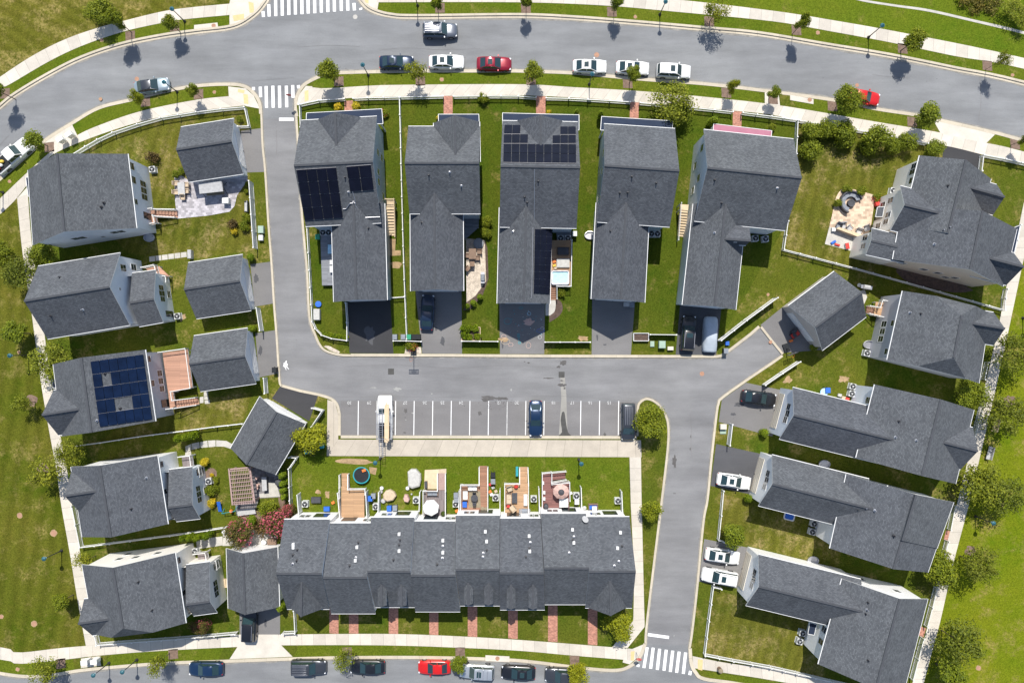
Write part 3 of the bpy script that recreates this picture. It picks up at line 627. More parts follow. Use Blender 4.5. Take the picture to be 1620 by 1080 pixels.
for k in range(40):
    x, y = rr.uniform(798, 858), rr.uniform(490, 530); q = rr.uniform(.3, .7); sheet('chalk_drawing', blob(x, y, q, q, 6, .2, seed=k), rr.choice(['paint_faded', 'c_sky', 'c_teal', 'c_rosy']), GZ + .021)
for i, ch in enumerate('Bro'): writing(ch, 820.5 + i * .7, 531 + i * 5.2, .75, R(0), 'c_teal', GZ + .022, 'chalk_drawing')
# ================================================================== BUILDINGS
CAM = Vector((0, 0, H))
def inset_poly(P, d):
    """shrink a convex outline (list of xy) by d metres on every side"""
    n = len(P); cx = sum(p[0] for p in P) / n; cy = sum(p[1] for p in P) / n; ls = []
    for i in range(n):
        a, b = Vector(P[i][:2]), Vector(P[(i + 1) % n][:2]); e = (b - a).normalized(); nn = Vector((e.y, -e.x))
        if nn.dot(Vector((cx, cy)) - a) < 0: nn = -nn
        ls.append((a + nn * d, e))
    out = []
    for i in range(n):
        (p, e), (q, f) = ls[i - 1], ls[i]
        den = e.x * f.y - e.y * f.x
        t = ((q.x - p.x) * f.y - (q.y - p.y) * f.x) / den
        out.append(p + e * t)
    return out
class Vol: pass
TH = .17
def gable(root, c, he, hr, wall='siding_white', inset=(0, 0), ratio=.5, oh=.32, z0=-.05, walls=True, roofname='roof', roofmat='shingles', trim='trim_white', clip=(0, 0), join=(0, 0), ext=None, ext0=None, gutter=.075):
    """a gabled (or hipped) volume. c: eaves corners a,b,c,d on the plan as seen at eaves height; a-b and c-d are the gable ends.
    inset/clip: hip at an end, clip = how far up the rake it starts; ext/ext0 = (volume, slope) that the far/near end runs into"""
    v = Vol(); a, b, cc, d = [W(*p, he) for p in c]
    f0 = a.lerp(b, ratio); f1 = d.lerp(cc, ratio); ax = (f1 - f0).normalized(); up = Vector((0, 0, hr - he))
    if ext:
        p0, n = ext[0].planes[ext[1]]; t = (p0 - f0 - up).dot(n) / ax.dot(n) + .25; cc = b + ax * t; d = a + ax * t; f1 = d.lerp(cc, ratio)
    if ext0:
        p0, n = ext0[0].planes[ext0[1]]; t = (p0 - f1 - up).dot(n) / ax.dot(n) - .25; a = d + ax * t; b = cc + ax * t; f0 = a.lerp(b, ratio)
    f0 = f0 + up; f1 = f1 + up
    r0 = f0 + ax * inset[0]; r1 = f1 - ax * inset[1]
    v.root = root; v.he, v.hr, v.oh = he, hr, oh; v.r0, v.r1 = r0, r1
    pa, pb = (a.lerp(f0, clip[0]), b.lerp(f0, clip[0])); pc, pd = (cc.lerp(f1, clip[1]), d.lerp(f1, clip[1]))
    mb = MB()
    def face(pts):
        o, e = pts[0], (pts[1] - pts[0]).normalized(); nrm = e.cross(pts[2] - pts[0]).normalized(); f = nrm.cross(e)
        off = random.uniform(0, 9)
        mb.poly(pts, 0, [((p - o).dot(e) + off, (p - o).dot(f) + off) for p in pts]); mb.poly([p - Vector((0, 0, TH)) for p in pts][::-1], 1)
    e0 = ([pb] if clip[0] and inset[0] else []), ([pa] if clip[0] and inset[0] else []); e1 = ([pc] if clip[1] and inset[1] else []), ([pd] if clip[1] and inset[1] else [])
    face([b, cc] + e1[0] + [r1, r0] + e0[0]); face([d, a] + e0[1] + [r0, r1] + e1[1])
    if inset[0]: face([pa, pb, r0])
    if inset[1]: face([pc, pd, r1])
    dn = Vector((0, 0, TH)); edge = [b, cc] + (e1[0] + e1[1] if inset[1] else [r1]) + [d, a] + (e0[1] + e0[0] if inset[0] else [r0])
    for i in range(len(edge)):
        p, q = edge[i], edge[(i + 1) % len(edge)]; mb.poly([p, q, q - dn, p - dn], 1)
    for p, q in ((b, cc), (d, a)):                          # gutters along the eaves
        out = (p + q) / 2 - (r0 + r1) / 2; out.z = 0; out.normalize(); out *= gutter / 2
        if gutter: mb.beam(p + out - Vector((0, 0, .1)), q + out - Vector((0, 0, .1)), gutter, .13, 1)
    if (r1 - r0).length > 1: mb.beam(r0 + Vector((0, 0, .01)), r1 + Vector((0, 0, .01)), .26, .05, 2)
    v.roof = mb.build(roofname, [roofmat, trim, 'ridge_cap'], root); v.planes = [(b, (cc - b).cross(r0 - b).normalized()), (d, (a - d).cross(r1 - d).normalized())]
    I = inset_poly([a, b, cc, d], oh); v.I = I; a2 = Vector((ax.x, ax.y))
    I[0] = I[0] - a2 * join[0]; I[1] = I[1] - a2 * join[0]; I[2] = I[2] + a2 * join[1]; I[3] = I[3] + a2 * join[1]
    if walls:
        m = MB(); rise = (hr - he)
        hw1 = (b - a).length * (1 - ratio); hw0 = (b - a).length * ratio
        zb = he - TH + rise / max(.1, hw1) * oh + .04; za = he - TH + rise / max(.1, hw0) * oh + .04
        z = [za, zb, zb, za]
        m.poly([(*I[1], z0), (*I[2], z0), (*I[2], zb), (*I[1], zb)]); m.poly([(*I[3], z0), (*I[0], z0), (*I[0], za), (*I[3], za)])
        for (i, j, ins, cl) in ((0, 1, inset[0], clip[0]), (2, 3, inset[1], clip[1])):
            pi, pj = Vector(I[i]), Vector(I[j]); ap = pi.lerp(pj, ratio if i == 0 else 1 - ratio)
            if ins and not cl: m.poly([(*pi, z0), (*pj, z0), (*pj, min(za, zb)), (*pi, min(za, zb))])
            elif ins:
                A, Pi, Pj = Vector((*ap, hr - .12)), Vector((*pi, z[i])), Vector((*pj, z[j]))
                m.poly([(*pi, z0), (*pj, z0), Pj, Pj.lerp(A, cl), Pi.lerp(A, cl), Pi])
            else: m.poly([(*pi, z0), (*pj, z0), (*pj, z[j]), (*ap, hr - .12), (*pi, z[i])])
        v.wall = m.build('wall', wall, root)
    return v
def wall_frame(v, side):
    p, q = Vector(v.I[side]), Vector(v.I[(side + 1) % 4]); e = (q - p).normalized(); n = Vector((e.y, -e.x))
    c = sum((Vector(i) for i in v.I), Vector((0, 0))) / 4
    if n.dot((p + q) / 2 - c) < 0: n = -n
    return p, q, e, n
def wbox(mb, p, e, n, u, z, w, h, d0, d1, mi=0):
    """box on a wall: centre distance u along it, centre height z"""
    o = p + e * u
    a = [(*(o - e * w / 2 + n * d0), z - h / 2), (*(o + e * w / 2 + n * d0), z - h / 2), (*(o + e * w / 2 + n * d1), z - h / 2), (*(o - e * w / 2 + n * d1), z - h / 2)]
    mb.hexa(a, [(x, y, zz + h) for x, y, zz in a], mi)
def window(v, side, u, z, w=.9, h=1.4, shutter=False):
    p, q, e, n = wall_frame(v, side); U = u * (q - p).length
    m = MB(); t = .09
    wbox(m, p, e, n, U - w / 2 - t / 2, z, t, h + 2 * t, -.03, .03); wbox(m, p, e, n, U + w / 2 + t / 2, z, t, h + 2 * t, -.03, .03)
    wbox(m, p, e, n, U, z + h / 2 + t / 2, w, t, -.03, .03); wbox(m, p, e, n, U, z - h / 2 - t / 2, w, t, -.03, .035); wbox(m, p, e, n, U, z, w, .04, -.03, .022)
    f = m.build('window', 'trim_white', v.root)
    g = MB(); wbox(g, p, e, n, U, z, w + .02, h + .02, -.02, .018); g.build('pane', 'glass_dark', f)
def win(v, side, *specs):
    for s in specs: window(v, side, *s)
def door(v, side, u, z, w=.95, h=2.1, m='trim_white', name='door'):
    p, q, e, n = wall_frame(v, side); U = u * (q - p).length
    b = MB(); wbox(b, p, e, n, U, z, w, h, -.03, .06)
    if name == 'garage_door':
        for k in range(1, 4): wbox(b, p, e, n, U, z - h / 2 + h * k / 4, w, .03, .06, .075)
    o = b.build(name, m, v.root)
    k = MB(); wbox(k, p, e, n, U + (w * .38 if name == 'door' else 0), z - .1 if name == 'door' else z - h * .4, .14, .08, .06, .12); k.build('handle', 'dark_metal', o)
def on_roof(v, side, px, py):
    p0, n = v.planes[side]; d = (W(px, py, 0) - CAM); t = (p0 - CAM).dot(n) / d.dot(n)
    return CAM + d * t, (n if n.z > 0 else -n)
def vents(v, side, *pts, kind='pipe'):
    for x, y in pts:
        p, n = on_roof(v, side, x, y); m = MB()
        if kind == 'pipe':
            m.cyl(p - Vector((0, 0, .1)), p + Vector((0, 0, .42)), .07, n=8); m.cyl(p - n * .02, p + n * .04, .2, .12, 10); m.build('vent_pipe', 'dark_metal' if (x * 7 + y) % 3 > 1 else 'alu', v.root)
        else:
            m.box(p + Vector((0, 0, .15)), (.28, .32, .4)); m.box(p + Vector((0, 0, .36)), (.33, .4, .05)); m.build('roof_vent', 'trim_white', v.root)
def solar(v, side, quad, nx, ny, m='solar_black', skip=()):
    """panels on a roof slope. quad: the array's corners on the plan"""
    P = [on_roof(v, side, *q) for q in quad]; n = P[0][1]; P = [p + n * .12 for p, _ in P]
    root = MB(); A = None
    def at(u, w): return P[0].lerp(P[1], u).lerp(P[3].lerp(P[2], u), w)
    for j in range(ny + 1):
        root.beam(at(0, min(.995, max(.005, j / ny))) - n * .03, at(1, min(.995, max(.005, j / ny))) - n * .03, .04, .04)
    for u in (.02, .98): root.beam(at(u, .003) - n * .03, at(u, .997) - n * .03, .04, .03)
    A = root.build('panel_rails', 'panel_rail', v.root)
    for i in range(nx):
        for j in range(ny):
            if (i, j) in skip: continue
            g = .025; a, b, c, d = at((i + g) / nx, (j + g * .8) / ny), at((i + 1 - g) / nx, (j + g * .8) / ny), at((i + 1 - g) / nx, (j + 1 - g * .8) / ny), at((i + g) / nx, (j + 1 - g * .8) / ny)
            q = MB(); q.hexa([a, b, c, d], [x + n * .045 for x in (a, b, c, d)]); q.build('solar_panel', m, v.root)
def slabroof(root, quad, z, zlist=None, m='porch_metal', name='porch_roof', th=.16, posts=True):
    """porch roof from four corners seen on the plan (optionally each at its own height)"""
    zs = zlist or [z] * 4; P = [W(*q, zz) for q, zz in zip(quad, zs)]
    mb = MB(); lo = [p - Vector((0, 0, th)) for p in P]; mb.poly(P, 0); mb.poly(lo[::-1], 1)
    for i in range(4): j = (i + 1) % 4; mb.poly([P[i], P[j], lo[j], lo[i]], 1)
    for i in range(4):
        j = (i + 1) % 4; mb.beam(P[i] + Vector((0, 0, .01)), P[j] + Vector((0, 0, .01)), .06, .06, 1)
    r = mb.build(name, [m, 'trim_white'], root)
    if posts:
        cx = sum((p for p in P), Vector()) / 4
        for p in P:
            q = p.lerp(cx, .06); k = MB(); k.beam((q.x, q.y, .1), (q.x, q.y, p.z - th), .16, .16); k.build('porch_post', 'trim_white', root)
    return r
def railing(root, pts, z, h=1.0, m='vinyl_white', name='railing', pick=.13):
    """pts: plan pixels at deck level z"""
    mb = MB(); P = [W(*p, z) for p in pts] if len(pts[0]) == 2 else [W(*p) for p in pts]
    for a, b in zip(P, P[1:]):
        up = Vector((0, 0, h)); n = max(2, int((b - a).length / pick))
        mb.beam(a + up, b + up, .09, .06); mb.beam(a + Vector((0, 0, .12)), b + Vector((0, 0, .12)), .05, .05)
        for k in range(1, n): q = a.lerp(b, k / n); mb.beam(q + Vector((0, 0, .12)), q + up, .03, .03)
    for p in P: mb.beam(p - Vector((0, 0, .05)), p + Vector((0, 0, h + .1)), .12, .12)
    return mb.build(name, m, root)
def deck(root, quad, z, m='deck_tan', name='deck'):
    mb = MB(); P = [W(*q, z) for q in quad]; mb.prism([p[:2] for p in P], z - .18, z)
    o = mb.build(name, m, root)
    for p in P:
        k = MB(); c = sum((q for q in P), Vector()) / len(P); q = p.lerp(c, .06); k.beam((q.x, q.y, -.02), (q.x, q.y, z - .18), .14, .14); k.build('deck_post', 'vinyl_white', o)
    return o
def stairs(root, quad, z1, n=7, m='deck_tan', name='stairs', z0=GZ):
    """quad: top-left, top-right (at z1), bottom-right, bottom-left (at ground) on the plan"""
    a, b, c, d = W(*quad[0], z1), W(*quad[1], z1), W(*quad[2], z0), W(*quad[3], z0)
    mb = MB()
    for k in range(n):
        t0, t1 = k / n, (k + 1) / n + .02; zt = z1 - (z1 - z0) * (k + .6) / n
        q = [a.lerp(d, t0), b.lerp(c, t0), b.lerp(c, t1), a.lerp(d, t1)]; mb.prism([p[:2] for p in q], zt - .05, zt)
    for p, q in ((a, d), (b, c)): mb.beam(p - Vector((0, 0, .16)), q + Vector((0, 0, .0)), .06, .25, 0)
    return mb.build(name, m, root)
def house(name, label, c, group=None, cat='house'):
    p = W(*c, 0); return thing(name, label, cat, (p.x, p.y, 0), group)
GH = 'two-storey houses around the alley'; GG = 'detached garages along the alley'

# ---- west column
h = house('detached_house', 'white house nearest the curved street corner, with plain gable and red garden stairs', (135, 315), GH)
v = gable(h, [(44, 269), (202, 243.5), (216, 361), (52, 387.5)], 6.1, 10.4, 'siding_ice')
win(v, 1, (.1, 4.9), (.3, 4.9), (.62, 4.9, .7, 1), (.3, 2.3, .75, 1.5), (.4, 2.3, .75, 1.5), (.5, 2.3, .75, 1.5)); win(v, 2, (.2, 4.4, .8, 1.2), (.27, 4.4, .8, 1.2), (.6, 4.4, .8, 1.2), (.67, 4.4, .8, 1.2), (.45, 3, .5, .5)); win(v, 3, (.2, 4.8), (.5, 4.8), (.8, 4.8), (.2, 2), (.8, 2)); door(v, 3, .5, 1.15)
door(v, 1, .78, 2.1, .9, 2.1, 'glass_dark'); vents(v, 0, (160.5, 327.5), (164.5, 321))
slabroof(h, [(41, 281), (50, 280), (53, 310), (45, 311)], 3.0)
deck(h, [(234, 334), (245, 332), (250, 353), (239, 355)], 1.1, 'deck_orange'); railing(h, [(234, 333), (246, 331)], 1.1); railing(h, [(247, 342), (250, 354), (240, 356)], 1.1)
stairs(h, [(245, 333), (247, 343), (281, 345), (280, 334)], 1.05, 7, 'deck_orange'); railing(h, [(246, 332.5, 1.0), (281, 333, .2)], 0); railing(h, [(247, 343.5, 1.0), (281, 345.5, .2)], 0)
h = house('detached_garage', 'grey-roofed garage beside the patio with the covered swing', (335, 238), GG, 'garage')
v = gable(h, [(298, 288), (286, 201), (370, 187.5), (385, 275)], 2.75, 5.2, 'siding_ice'); door(v, 2, .5, 1.2, 4.8, 2.1, 'trim_white', 'garage_door'); win(v, 3, (.3, 1.6, .8, 1))
h = house('detached_house', 'white house with a lower gabled back wing and a path of small slabs above it', (125, 468), GH)
v = gable(h, [(75, 536), (60, 421), (190, 400), (205, 514)], 6.0, 9.6, 'siding_ice')
win(v, 2, (.17, 5.1, .85, 1.3), (.13, 2.4, .8, 1.3), (.5, 6.6, .3, .3)); win(v, 0, (.25, 4.8), (.5, 4.8), (.75, 4.8), (.25, 2), (.75, 2)); win(v, 3, (.3, 4.4), (.6, 4.4)); door(v, 0, .5, 1.15)
vents(v, 0, (95, 438.5)); vents(v, 1, (131, 490), (80.5, 500))
v2 = gable(h, [(220, 516.5), (208.7, 432), (246, 427), (258, 509.5)], 4.4, 6.0, 'siding_ice', ratio=.43, join=(1.3, 0))
win(v2, 2, (.3, 2.9, .65, 1.2), (.42, 2.9, .65, 1.5), (.54, 2.9, .65, 1.2), (.42, .9, .9, .9)); door(v2, 2, .85, 1.6, .8, 2, 'glass_dark'); win(v2, 3, (.5, 2.8))
deck(h, [(230, 424), (251, 421), (268, 437), (250, 447)], 1.1, 'deck_orange'); railing(h, [(229, 424), (248, 420)], 1.1); railing(h, [(249, 420), (254, 436), (267, 438), (268, 447)], 1.1)
h = house('detached_garage', 'grey-roofed garage between two hedged drives, beside the second white house', (347, 452), GG, 'garage')
v = gable(h, [(310.5, 504), (297.5, 415.5), (383.7, 402.5), (397, 491)], 2.75, 5.2, 'siding_ice'); door(v, 2, .5, 1.2, 4.8, 2.1, 'trim_white', 'garage_door'); win(v, 3, (.4, 1.6, .8, 1))
h = house('detached_house', 'grey house with blue solar panels and an orange deck at its back', (160, 620), GH)
v = gable(h, [(84, 576), (229.5, 553), (246, 666), (98, 690)], 6.1, 10.0, 'siding_grey')
win(v, 1, (.1, 5.0, .8, 1.2), (.47, 5.0, .8, 1.3), (.33, 2.5, .75, 1.3), (.45, 2.5, .75, 1.3), (.57, 2.5, .75, 1.3)); door(v, 1, .8, 2.2, 1.0, 2.1, 'glass_dark'); win(v, 3, (.2, 4.8), (.8, 4.8), (.2, 2))
v3 = gable(h, [(92, 688), (84.5, 617), (115, 612.5), (123, 683)], 6.12, 8.9, 'siding_grey', ext=(v, 1)); win(v3, 0, (.3, 4.6), (.7, 4.6), (.5, 2)); v4 = None
solar(v, 0, [(142.5, 571.5), (226, 560), (240.5, 663), (157.5, 675)], 6, 5, 'solar_blue', {(1, 1), (2, 3), (3, 3)})
vents(v, 0, (166.5, 591), (190.5, 646), (154, 665))
slabroof(h, [(80, 578), (86, 577), (91, 613), (84, 614)], 3.2)
deck(h, [(257, 558), (297, 552), (305, 614), (266, 621)], 1.5, 'deck_orange'); deck(h, [(266, 621), (275, 619.5), (278, 642), (269, 646)], 1.5, 'deck_orange', 'landing')
railing(h, [(256, 557), (298, 551), (306, 613), (275, 618.5), (277, 632)], 1.5); railing(h, [(268, 646), (279, 644.5)], 1.5)
stairs(h, [(277, 633), (279, 644), (315, 639), (313, 628)], 1.45, 9, 'deck_orange'); railing(h, [(278, 632.5, 1.45), (313, 628, .2)], 0); railing(h, [(279, 645, 1.45), (315, 639.5, .2)], 0)
h = house('detached_garage', 'grey-roofed garage at the end of the orange deck', (353, 568), GG, 'garage')
v = gable(h, [(317, 619), (306.5, 531), (391.5, 518.7), (405, 606.5)], 2.75, 5.2, 'siding_ice'); door(v, 2, .5, 1.2, 4.8, 2.1, 'trim_white', 'garage_door')
h = house('detached_house', 'grey-roofed white house next to the pergola garden', (190, 785), GH)
v = gable(h, [(112, 738), (249, 720.5), (265.7, 828.5), (130, 849)], 6.1, 9.4, 'siding_white')
win(v, 1, (.12, 5.0, .75, 1.3), (.55, 5, .6, 1)); win(v, 0, (.3, 4.2, .8, 1.2), (.7, 4.2, .8, 1.2)); win(v, 3, (.2, 4.8), (.8, 4.8))
v3 = gable(h, [(127, 811), (113, 745), (147, 741), (159, 805)], 6.12, 8.5, 'siding_white', ext=(v, 1)); win(v3, 0, (.3, 4.6), (.7, 4.6)); vents(v, 0, (232, 755.5), (208, 804.5))
v2 = gable(h, [(278.7, 824.5), (267, 742.5), (304, 738), (316.5, 820)], 4.4, 6.0, 'siding_ice', ratio=.32, join=(1.3, 0))
win(v2, 2, (.45, 3, .65, 1.2), (.57, 3, .65, 1.3), (.69, 3, .65, 1.2), (.56, .9, .8, .9)); door(v2, 2, .12, 1.7, .8, 2, 'glass_dark')
deck(h, [(287, 722), (304, 719.5), (308, 742), (290, 742)], 1.2, 'deck_taupe'); railing(h, [(287, 721), (305, 719), (307, 736)], 1.2); railing(h, [(304.5, 738), (319, 737), (321, 752)], 1.2); deck(h, [(304, 740), (318, 738), (320, 752), (305, 753)], 1.2, 'deck_taupe')
h = house('detached_garage', 'slanted grey-roofed garage with a fresh black driveway by the parking bay', (425, 688), GG, 'garage')
v = gable(h, [(411, 627), (483, 670), (435.5, 750.5), (364.5, 708.5)], 2.75, 5.2, 'siding_white'); door(v, 0, .5, 1.2, 4.8, 2.1, 'trim_white', 'garage_door'); win(v, 1, (.5, 1.5, .8, 1))
h = house('detached_house', 'cream house on the street corner with grey roof and pink bush at its side', (210, 945), GH)
v = gable(h, [(129.6, 892.6), (277, 874), (294, 985), (150, 1003)], 6.1, 9.8, 'siding_cream', inset=(0, 1.5), clip=(0, .55))
win(v, 1, (.12, 5, .8, 1.3), (.62, 4.8, .6, 1)); win(v, 0, (.3, 4.2, .8, 1.1), (.5, 4.4, .8, 1.1), (.72, 3.6, .8, 1.1), (.3, 2, .8, 1)); win(v, 3, (.2, 4.8), (.5, 4.8))
v3 = gable(h, [(146, 1004.5), (133, 947), (162, 943), (176, 1000)], 6.12, 8.3, 'siding_cream', ext=(v, 1)); win(v3, 0, (.3, 4.6), (.7, 4.6))
vents(v, 0, (219, 920), (241, 964.5))
v2 = gable(h, [(306, 973.5), (294, 893), (331.5, 888), (343.5, 968.5)], 4.4, 6.0, 'siding_cream', ratio=.3, join=(1.3, 0))
win(v2, 2, (.48, 3, .65, 1.2), (.6, 3, .65, 1.3), (.72, 3, .65, 1.2)); door(v2, 2, .15, 1.7, .8, 2, 'glass_dark')
deck(h, [(312, 874), (328, 872), (332, 890), (315, 893)], 1.2, 'deck_taupe'); railing(h, [(311, 873), (329, 871), (332, 886), (346, 883), (348, 897)], 1.2)
stairs(h, [(349, 916), (349, 929), (361, 928), (360, 915)], .5, 3, 'wood_pale')
h = house('detached_garage', 'grey-roofed white garage facing the front street beside the townhouses', (398, 915), GG, 'garage')
v = gable(h, [(358, 867), (439, 865), (442, 960), (361, 962)], 2.85, 5.3, 'siding_white', ratio=.46); door(v, 2, .5, 1.2, 4.8, 2.1, 'trim_white', 'garage_door')

# ---- centre row
def wing_doors(v): door(v, 2, .5, 1.25, 4.9, 2.2, 'trim_white', 'garage_door'); win(v, 2, (.35, 4.4, .8, 1.2), (.65, 4.4, .8, 1.2))
GC = 'long houses with garage wings on the alley'
h = house('detached_house', 'long house with two black solar arrays beside the alley bend', (540, 300), GC)
v = gable(h, [(484, 358), (476, 190.5), (596, 184), (603, 352.5)], 6.5, 10.6, 'siding_blue_grey')
win(v, 2, (.85, 5.3, .9, 1.4), (.6, 5.2, .8, 1.4), (.5, 5.2, .8, 1.4), (.3, 5, .8, 1.3), (.7, 2.2), (.3, 2.2)); win(v, 1, (.2, 4.8), (.8, 4.8), (.2, 2), (.8, 2)); door(v, 1, .5, 1.2); win(v, 3, (.78, 4.6, .9, 1.2))
gable(h, [(503, 189), (572, 185.5), (574, 240), (505, 242)], 6.52, 9.0, 'siding_blue_grey', ext=(v, 0))
slabroof(h, [(485, 179), (604, 172.5), (606, 196), (484, 200)], 3.2, [3.1, 3.1, 3.9, 3.9])
w = gable(h, [(526, 320), (606, 320), (612.5, 474.5), (528, 477.5)], 5.4, 8.0, 'siding_blue_grey', ext0=(v, 1)); wing_doors(w); vents(w, 0, (583, 361))
solar(v, 1, [(469, 268), (532, 264), (543, 344), (482, 348)], 4, 4); solar(v, 1, [(548, 263), (587, 260), (592, 300), (554, 303)], 2, 2)
vents(v, 1, (546, 281), (551.5, 304), (559.5, 320))
mb = MB(); cp = [on_roof(v, 1, *q)[0] + Vector((0, 0, .12)) for q in ((558, 303), (562, 316), (563, 326), (574, 344.5), (601, 343.5))]
for a, b in zip(cp, cp[1:]): mb.cyl(a, b, .045, n=6)
cp = [on_roof(v, 1, *q)[0] + Vector((0, 0, .12)) for q in ((543, 331), (548, 330.5), (554, 322), (562, 321.5))]
for a, b in zip(cp, cp[1:]): mb.cyl(a, b, .045, n=6)
mb.build('conduit', 'alu', h)
st = stairs(h, [(611.5, 326), (624, 326), (626, 372), (613, 372)], 2.0, 10, 'wood_pale'); deck(h, [(611, 317), (624, 317), (624, 327), (611.5, 327)], 2.0, 'wood_pale', 'landing'); railing(h, [(625, 318, 2.0), (626.5, 376, .3)], 0, m='wood_pale'); railing(h, [(611.5, 317), (625, 317)], 2.0, m='wood_pale')
deck(h, [(506.5, 366), (530, 366), (533, 451), (509.5, 451.5)], .8, 'deck_grey')
h = house('detached_house', 'long house beside the parked dark saloon and flagstone terrace', (705, 300), GC)
v = gable(h, [(647.8, 338), (646, 200), (759.5, 200), (760, 338)], 6.5, 10.2, 'siding_blue_grey')
gable(h, [(686, 194.5), (758.5, 192.5), (759, 262), (688, 264)], 6.52, 9.4, 'siding_blue_grey', ext=(v, 0)); win(v, 1, (.2, 4.8), (.2, 2), (.7, 2)); win(v, 2, (.5, 4.8), (.5, 2)); door(v, 1, .5, 1.2)
slabroof(h, [(693.5, 181), (757.5, 181), (758.5, 205), (694, 205)], 3.2, [3.1, 3.1, 4, 4]); vents(v, 1, (711.5, 272.5), (730, 294), (678.5, 277.5))
w = gable(h, [(649, 300), (732, 300), (733.3, 460), (649.7, 460.5)], 5.4, 8.0, 'siding_blue_grey', ext0=(v, 1)); wing_doors(w); vents(w, 1, (667, 352))
win(v, 3, (.1, 4.2, .9, 1.0)); deck(h, [(733, 339), (758, 339), (757, 360), (734, 380)], .6, 'deck_grey'); 
h = house('detached_house', 'long house with black solar panels front and rear and a paddling pool on its deck', (850, 300), GC)
v = gable(h, [(790.5, 359), (795, 191), (914, 193), (912, 361)], 6.5, 10.6, 'siding_blue_grey')
gable(h, [(818, 191), (890, 191), (889, 250), (820, 250)], 6.52, 8.9, 'siding_blue_grey', ext=(v, 0)); win(v, 1, (.2, 4.8), (.8, 4.8), (.2, 2)); door(v, 1, .5, 1.2)
slabroof(h, [(795, 179), (916, 182), (916, 206), (795, 204)], 3.2, [3.1, 3.1, 3.9, 3.9])
for q, nx, ny in (([(798, 199), (824, 199), (823, 213), (797, 213)], 2, 1), ([(797, 214), (835.5, 214), (835, 228), (796.5, 228)], 3, 1), ([(886, 201.5), (911, 201.5), (911, 214), (886, 214)], 2, 1), ([(874, 215.5), (911, 215.5), (911, 228), (874, 228.5)], 3, 1), ([(796.5, 229), (911.5, 230), (911.5, 259.5), (796, 258)], 9, 2)):
    solar(v, 0, q, nx, ny)
vents(v, 1, (851.5, 287), (830, 312), (834, 320.5))
w = gable(h, [(790, 320), (874, 320), (870, 480.5), (786.5, 480)], 5.4, 8.0, 'siding_blue_grey', ext0=(v, 1)); wing_doors(w); solar(w, 0, [(845, 362.5), (873, 363), (869, 465), (843, 463.5)], 3, 9); vents(w, 1, (811, 366))
mb = MB(); cp = [on_roof(v, 1, 845.5, 268)[0] + Vector((0, 0, .1)), on_roof(v, 1, 845, 350)[0] + Vector((0, 0, .1))]; mb.cyl(cp[0], cp[1], .04, n=6)
cp = [on_roof(w, 0, *q)[0] + Vector((0, 0, .1)) for q in ((843, 360), (841, 466), (841, 471))] + [on_roof(w, 1, 800, 474)[0] + Vector((0, 0, .1))]
for a, b in zip(cp, cp[1:]): mb.cyl(a, b, .04, n=6)
mb.build('conduit', 'alu', h)
deck(h, [(873, 380), (903.5, 380), (902, 453), (871, 453)], .9, 'deck_tan'); railing(h, [(904, 381), (902.5, 453.5), (880, 453.5)], .9); stairs(h, [(871.5, 453), (880, 453), (880, 474), (871.5, 474)], .9, 6, 'deck_brown'); railing(h, [(880.5, 453, .9), (880.5, 473, .1)], 0); deck(h, [(880, 363), (904, 363), (904, 380), (881, 380)], .5, 'deck_grey')
h = house('detached_house', 'long plain-roofed house next to the big pale street-side tree', (1000, 300), GC)
v = gable(h, [(945, 351), (955.5, 196), (1068, 203.5), (1059.5, 359)], 6.5, 10.4, 'siding_blue_grey')
win(v, 0, (.75, 5.1), (.55, 5.1, .8, 1.4), (.25, 5, .7, 1.2), (.6, 2.2), (.3, 2.2)); win(v, 1, (.2, 4.8), (.5, 4.8), (.8, 4.8)); door(v, 1, .5, 1.2); win(v, 3, (.14, 4.6, .9, 1))
slabroof(h, [(951.7, 184.5), (1064.5, 191.5), (1063, 212), (950, 206)], 3.2, [3.1, 3.1, 3.9, 3.9]); vents(v, 1, (999.5, 280), (1038, 290), (980.5, 305.5), (993, 305))
w = gable(h, [(944.5, 318), (1027, 322), (1020, 478.5), (935.5, 472.8)], 5.4, 8.0, 'siding_blue_grey', ext0=(v, 1)); wing_doors(w); vents(w, 1, (965.5, 365.5))
h = house('detached_house', 'long house with a rose porch roof and side dormer', (1170, 320), GC)
v = gable(h, [(1098.5, 349.5), (1113.5, 205), (1255.5, 220), (1242.5, 364.5)], 6.5, 10.5, 'siding_ice')
win(v, 0, (.85, 5.2, .9, 1.4), (.5, 5.0, .9, 1.4), (.4, 2.4), (.7, 2.4)); win(v, 1, (.2, 4.8), (.5, 4.8), (.8, 4.8)); door(v, 1, .5, 1.2); win(v, 3, (.17, 4.6, .9, 1))
slabroof(h, [(1129, 196), (1221, 207), (1219, 225), (1127, 216)], 3.2, [3.1, 3.1, 3.8, 3.8], 'porch_rose'); vents(v, 1, (1130.5, 285), (1229.5, 298), (1141.5, 321.5))
w = gable(h, [(1093, 318), (1186, 326), (1164, 490), (1079.5, 482)], 5.4, 8.0, 'siding_ice', ext0=(v, 1)); wing_doors(w); vents(w, 1, (1130, 368))
d = gable(h, [(1136, 386), (1138, 341), (1185, 352), (1180, 388)], 5.9, 7.7, 'siding_ice', ratio=.12, z0=4, oh=.2)
stairs(h, [(1076, 331), (1088, 332), (1084, 374), (1072.5, 373)], 2.0, 10, 'wood_pale'); deck(h, [(1075.5, 323), (1089.5, 324), (1088.5, 333), (1075, 332)], 2.0, 'wood_pale', 'landing'); railing(h, [(1075.5, 323, 2.0), (1071, 381, .3)], 0)

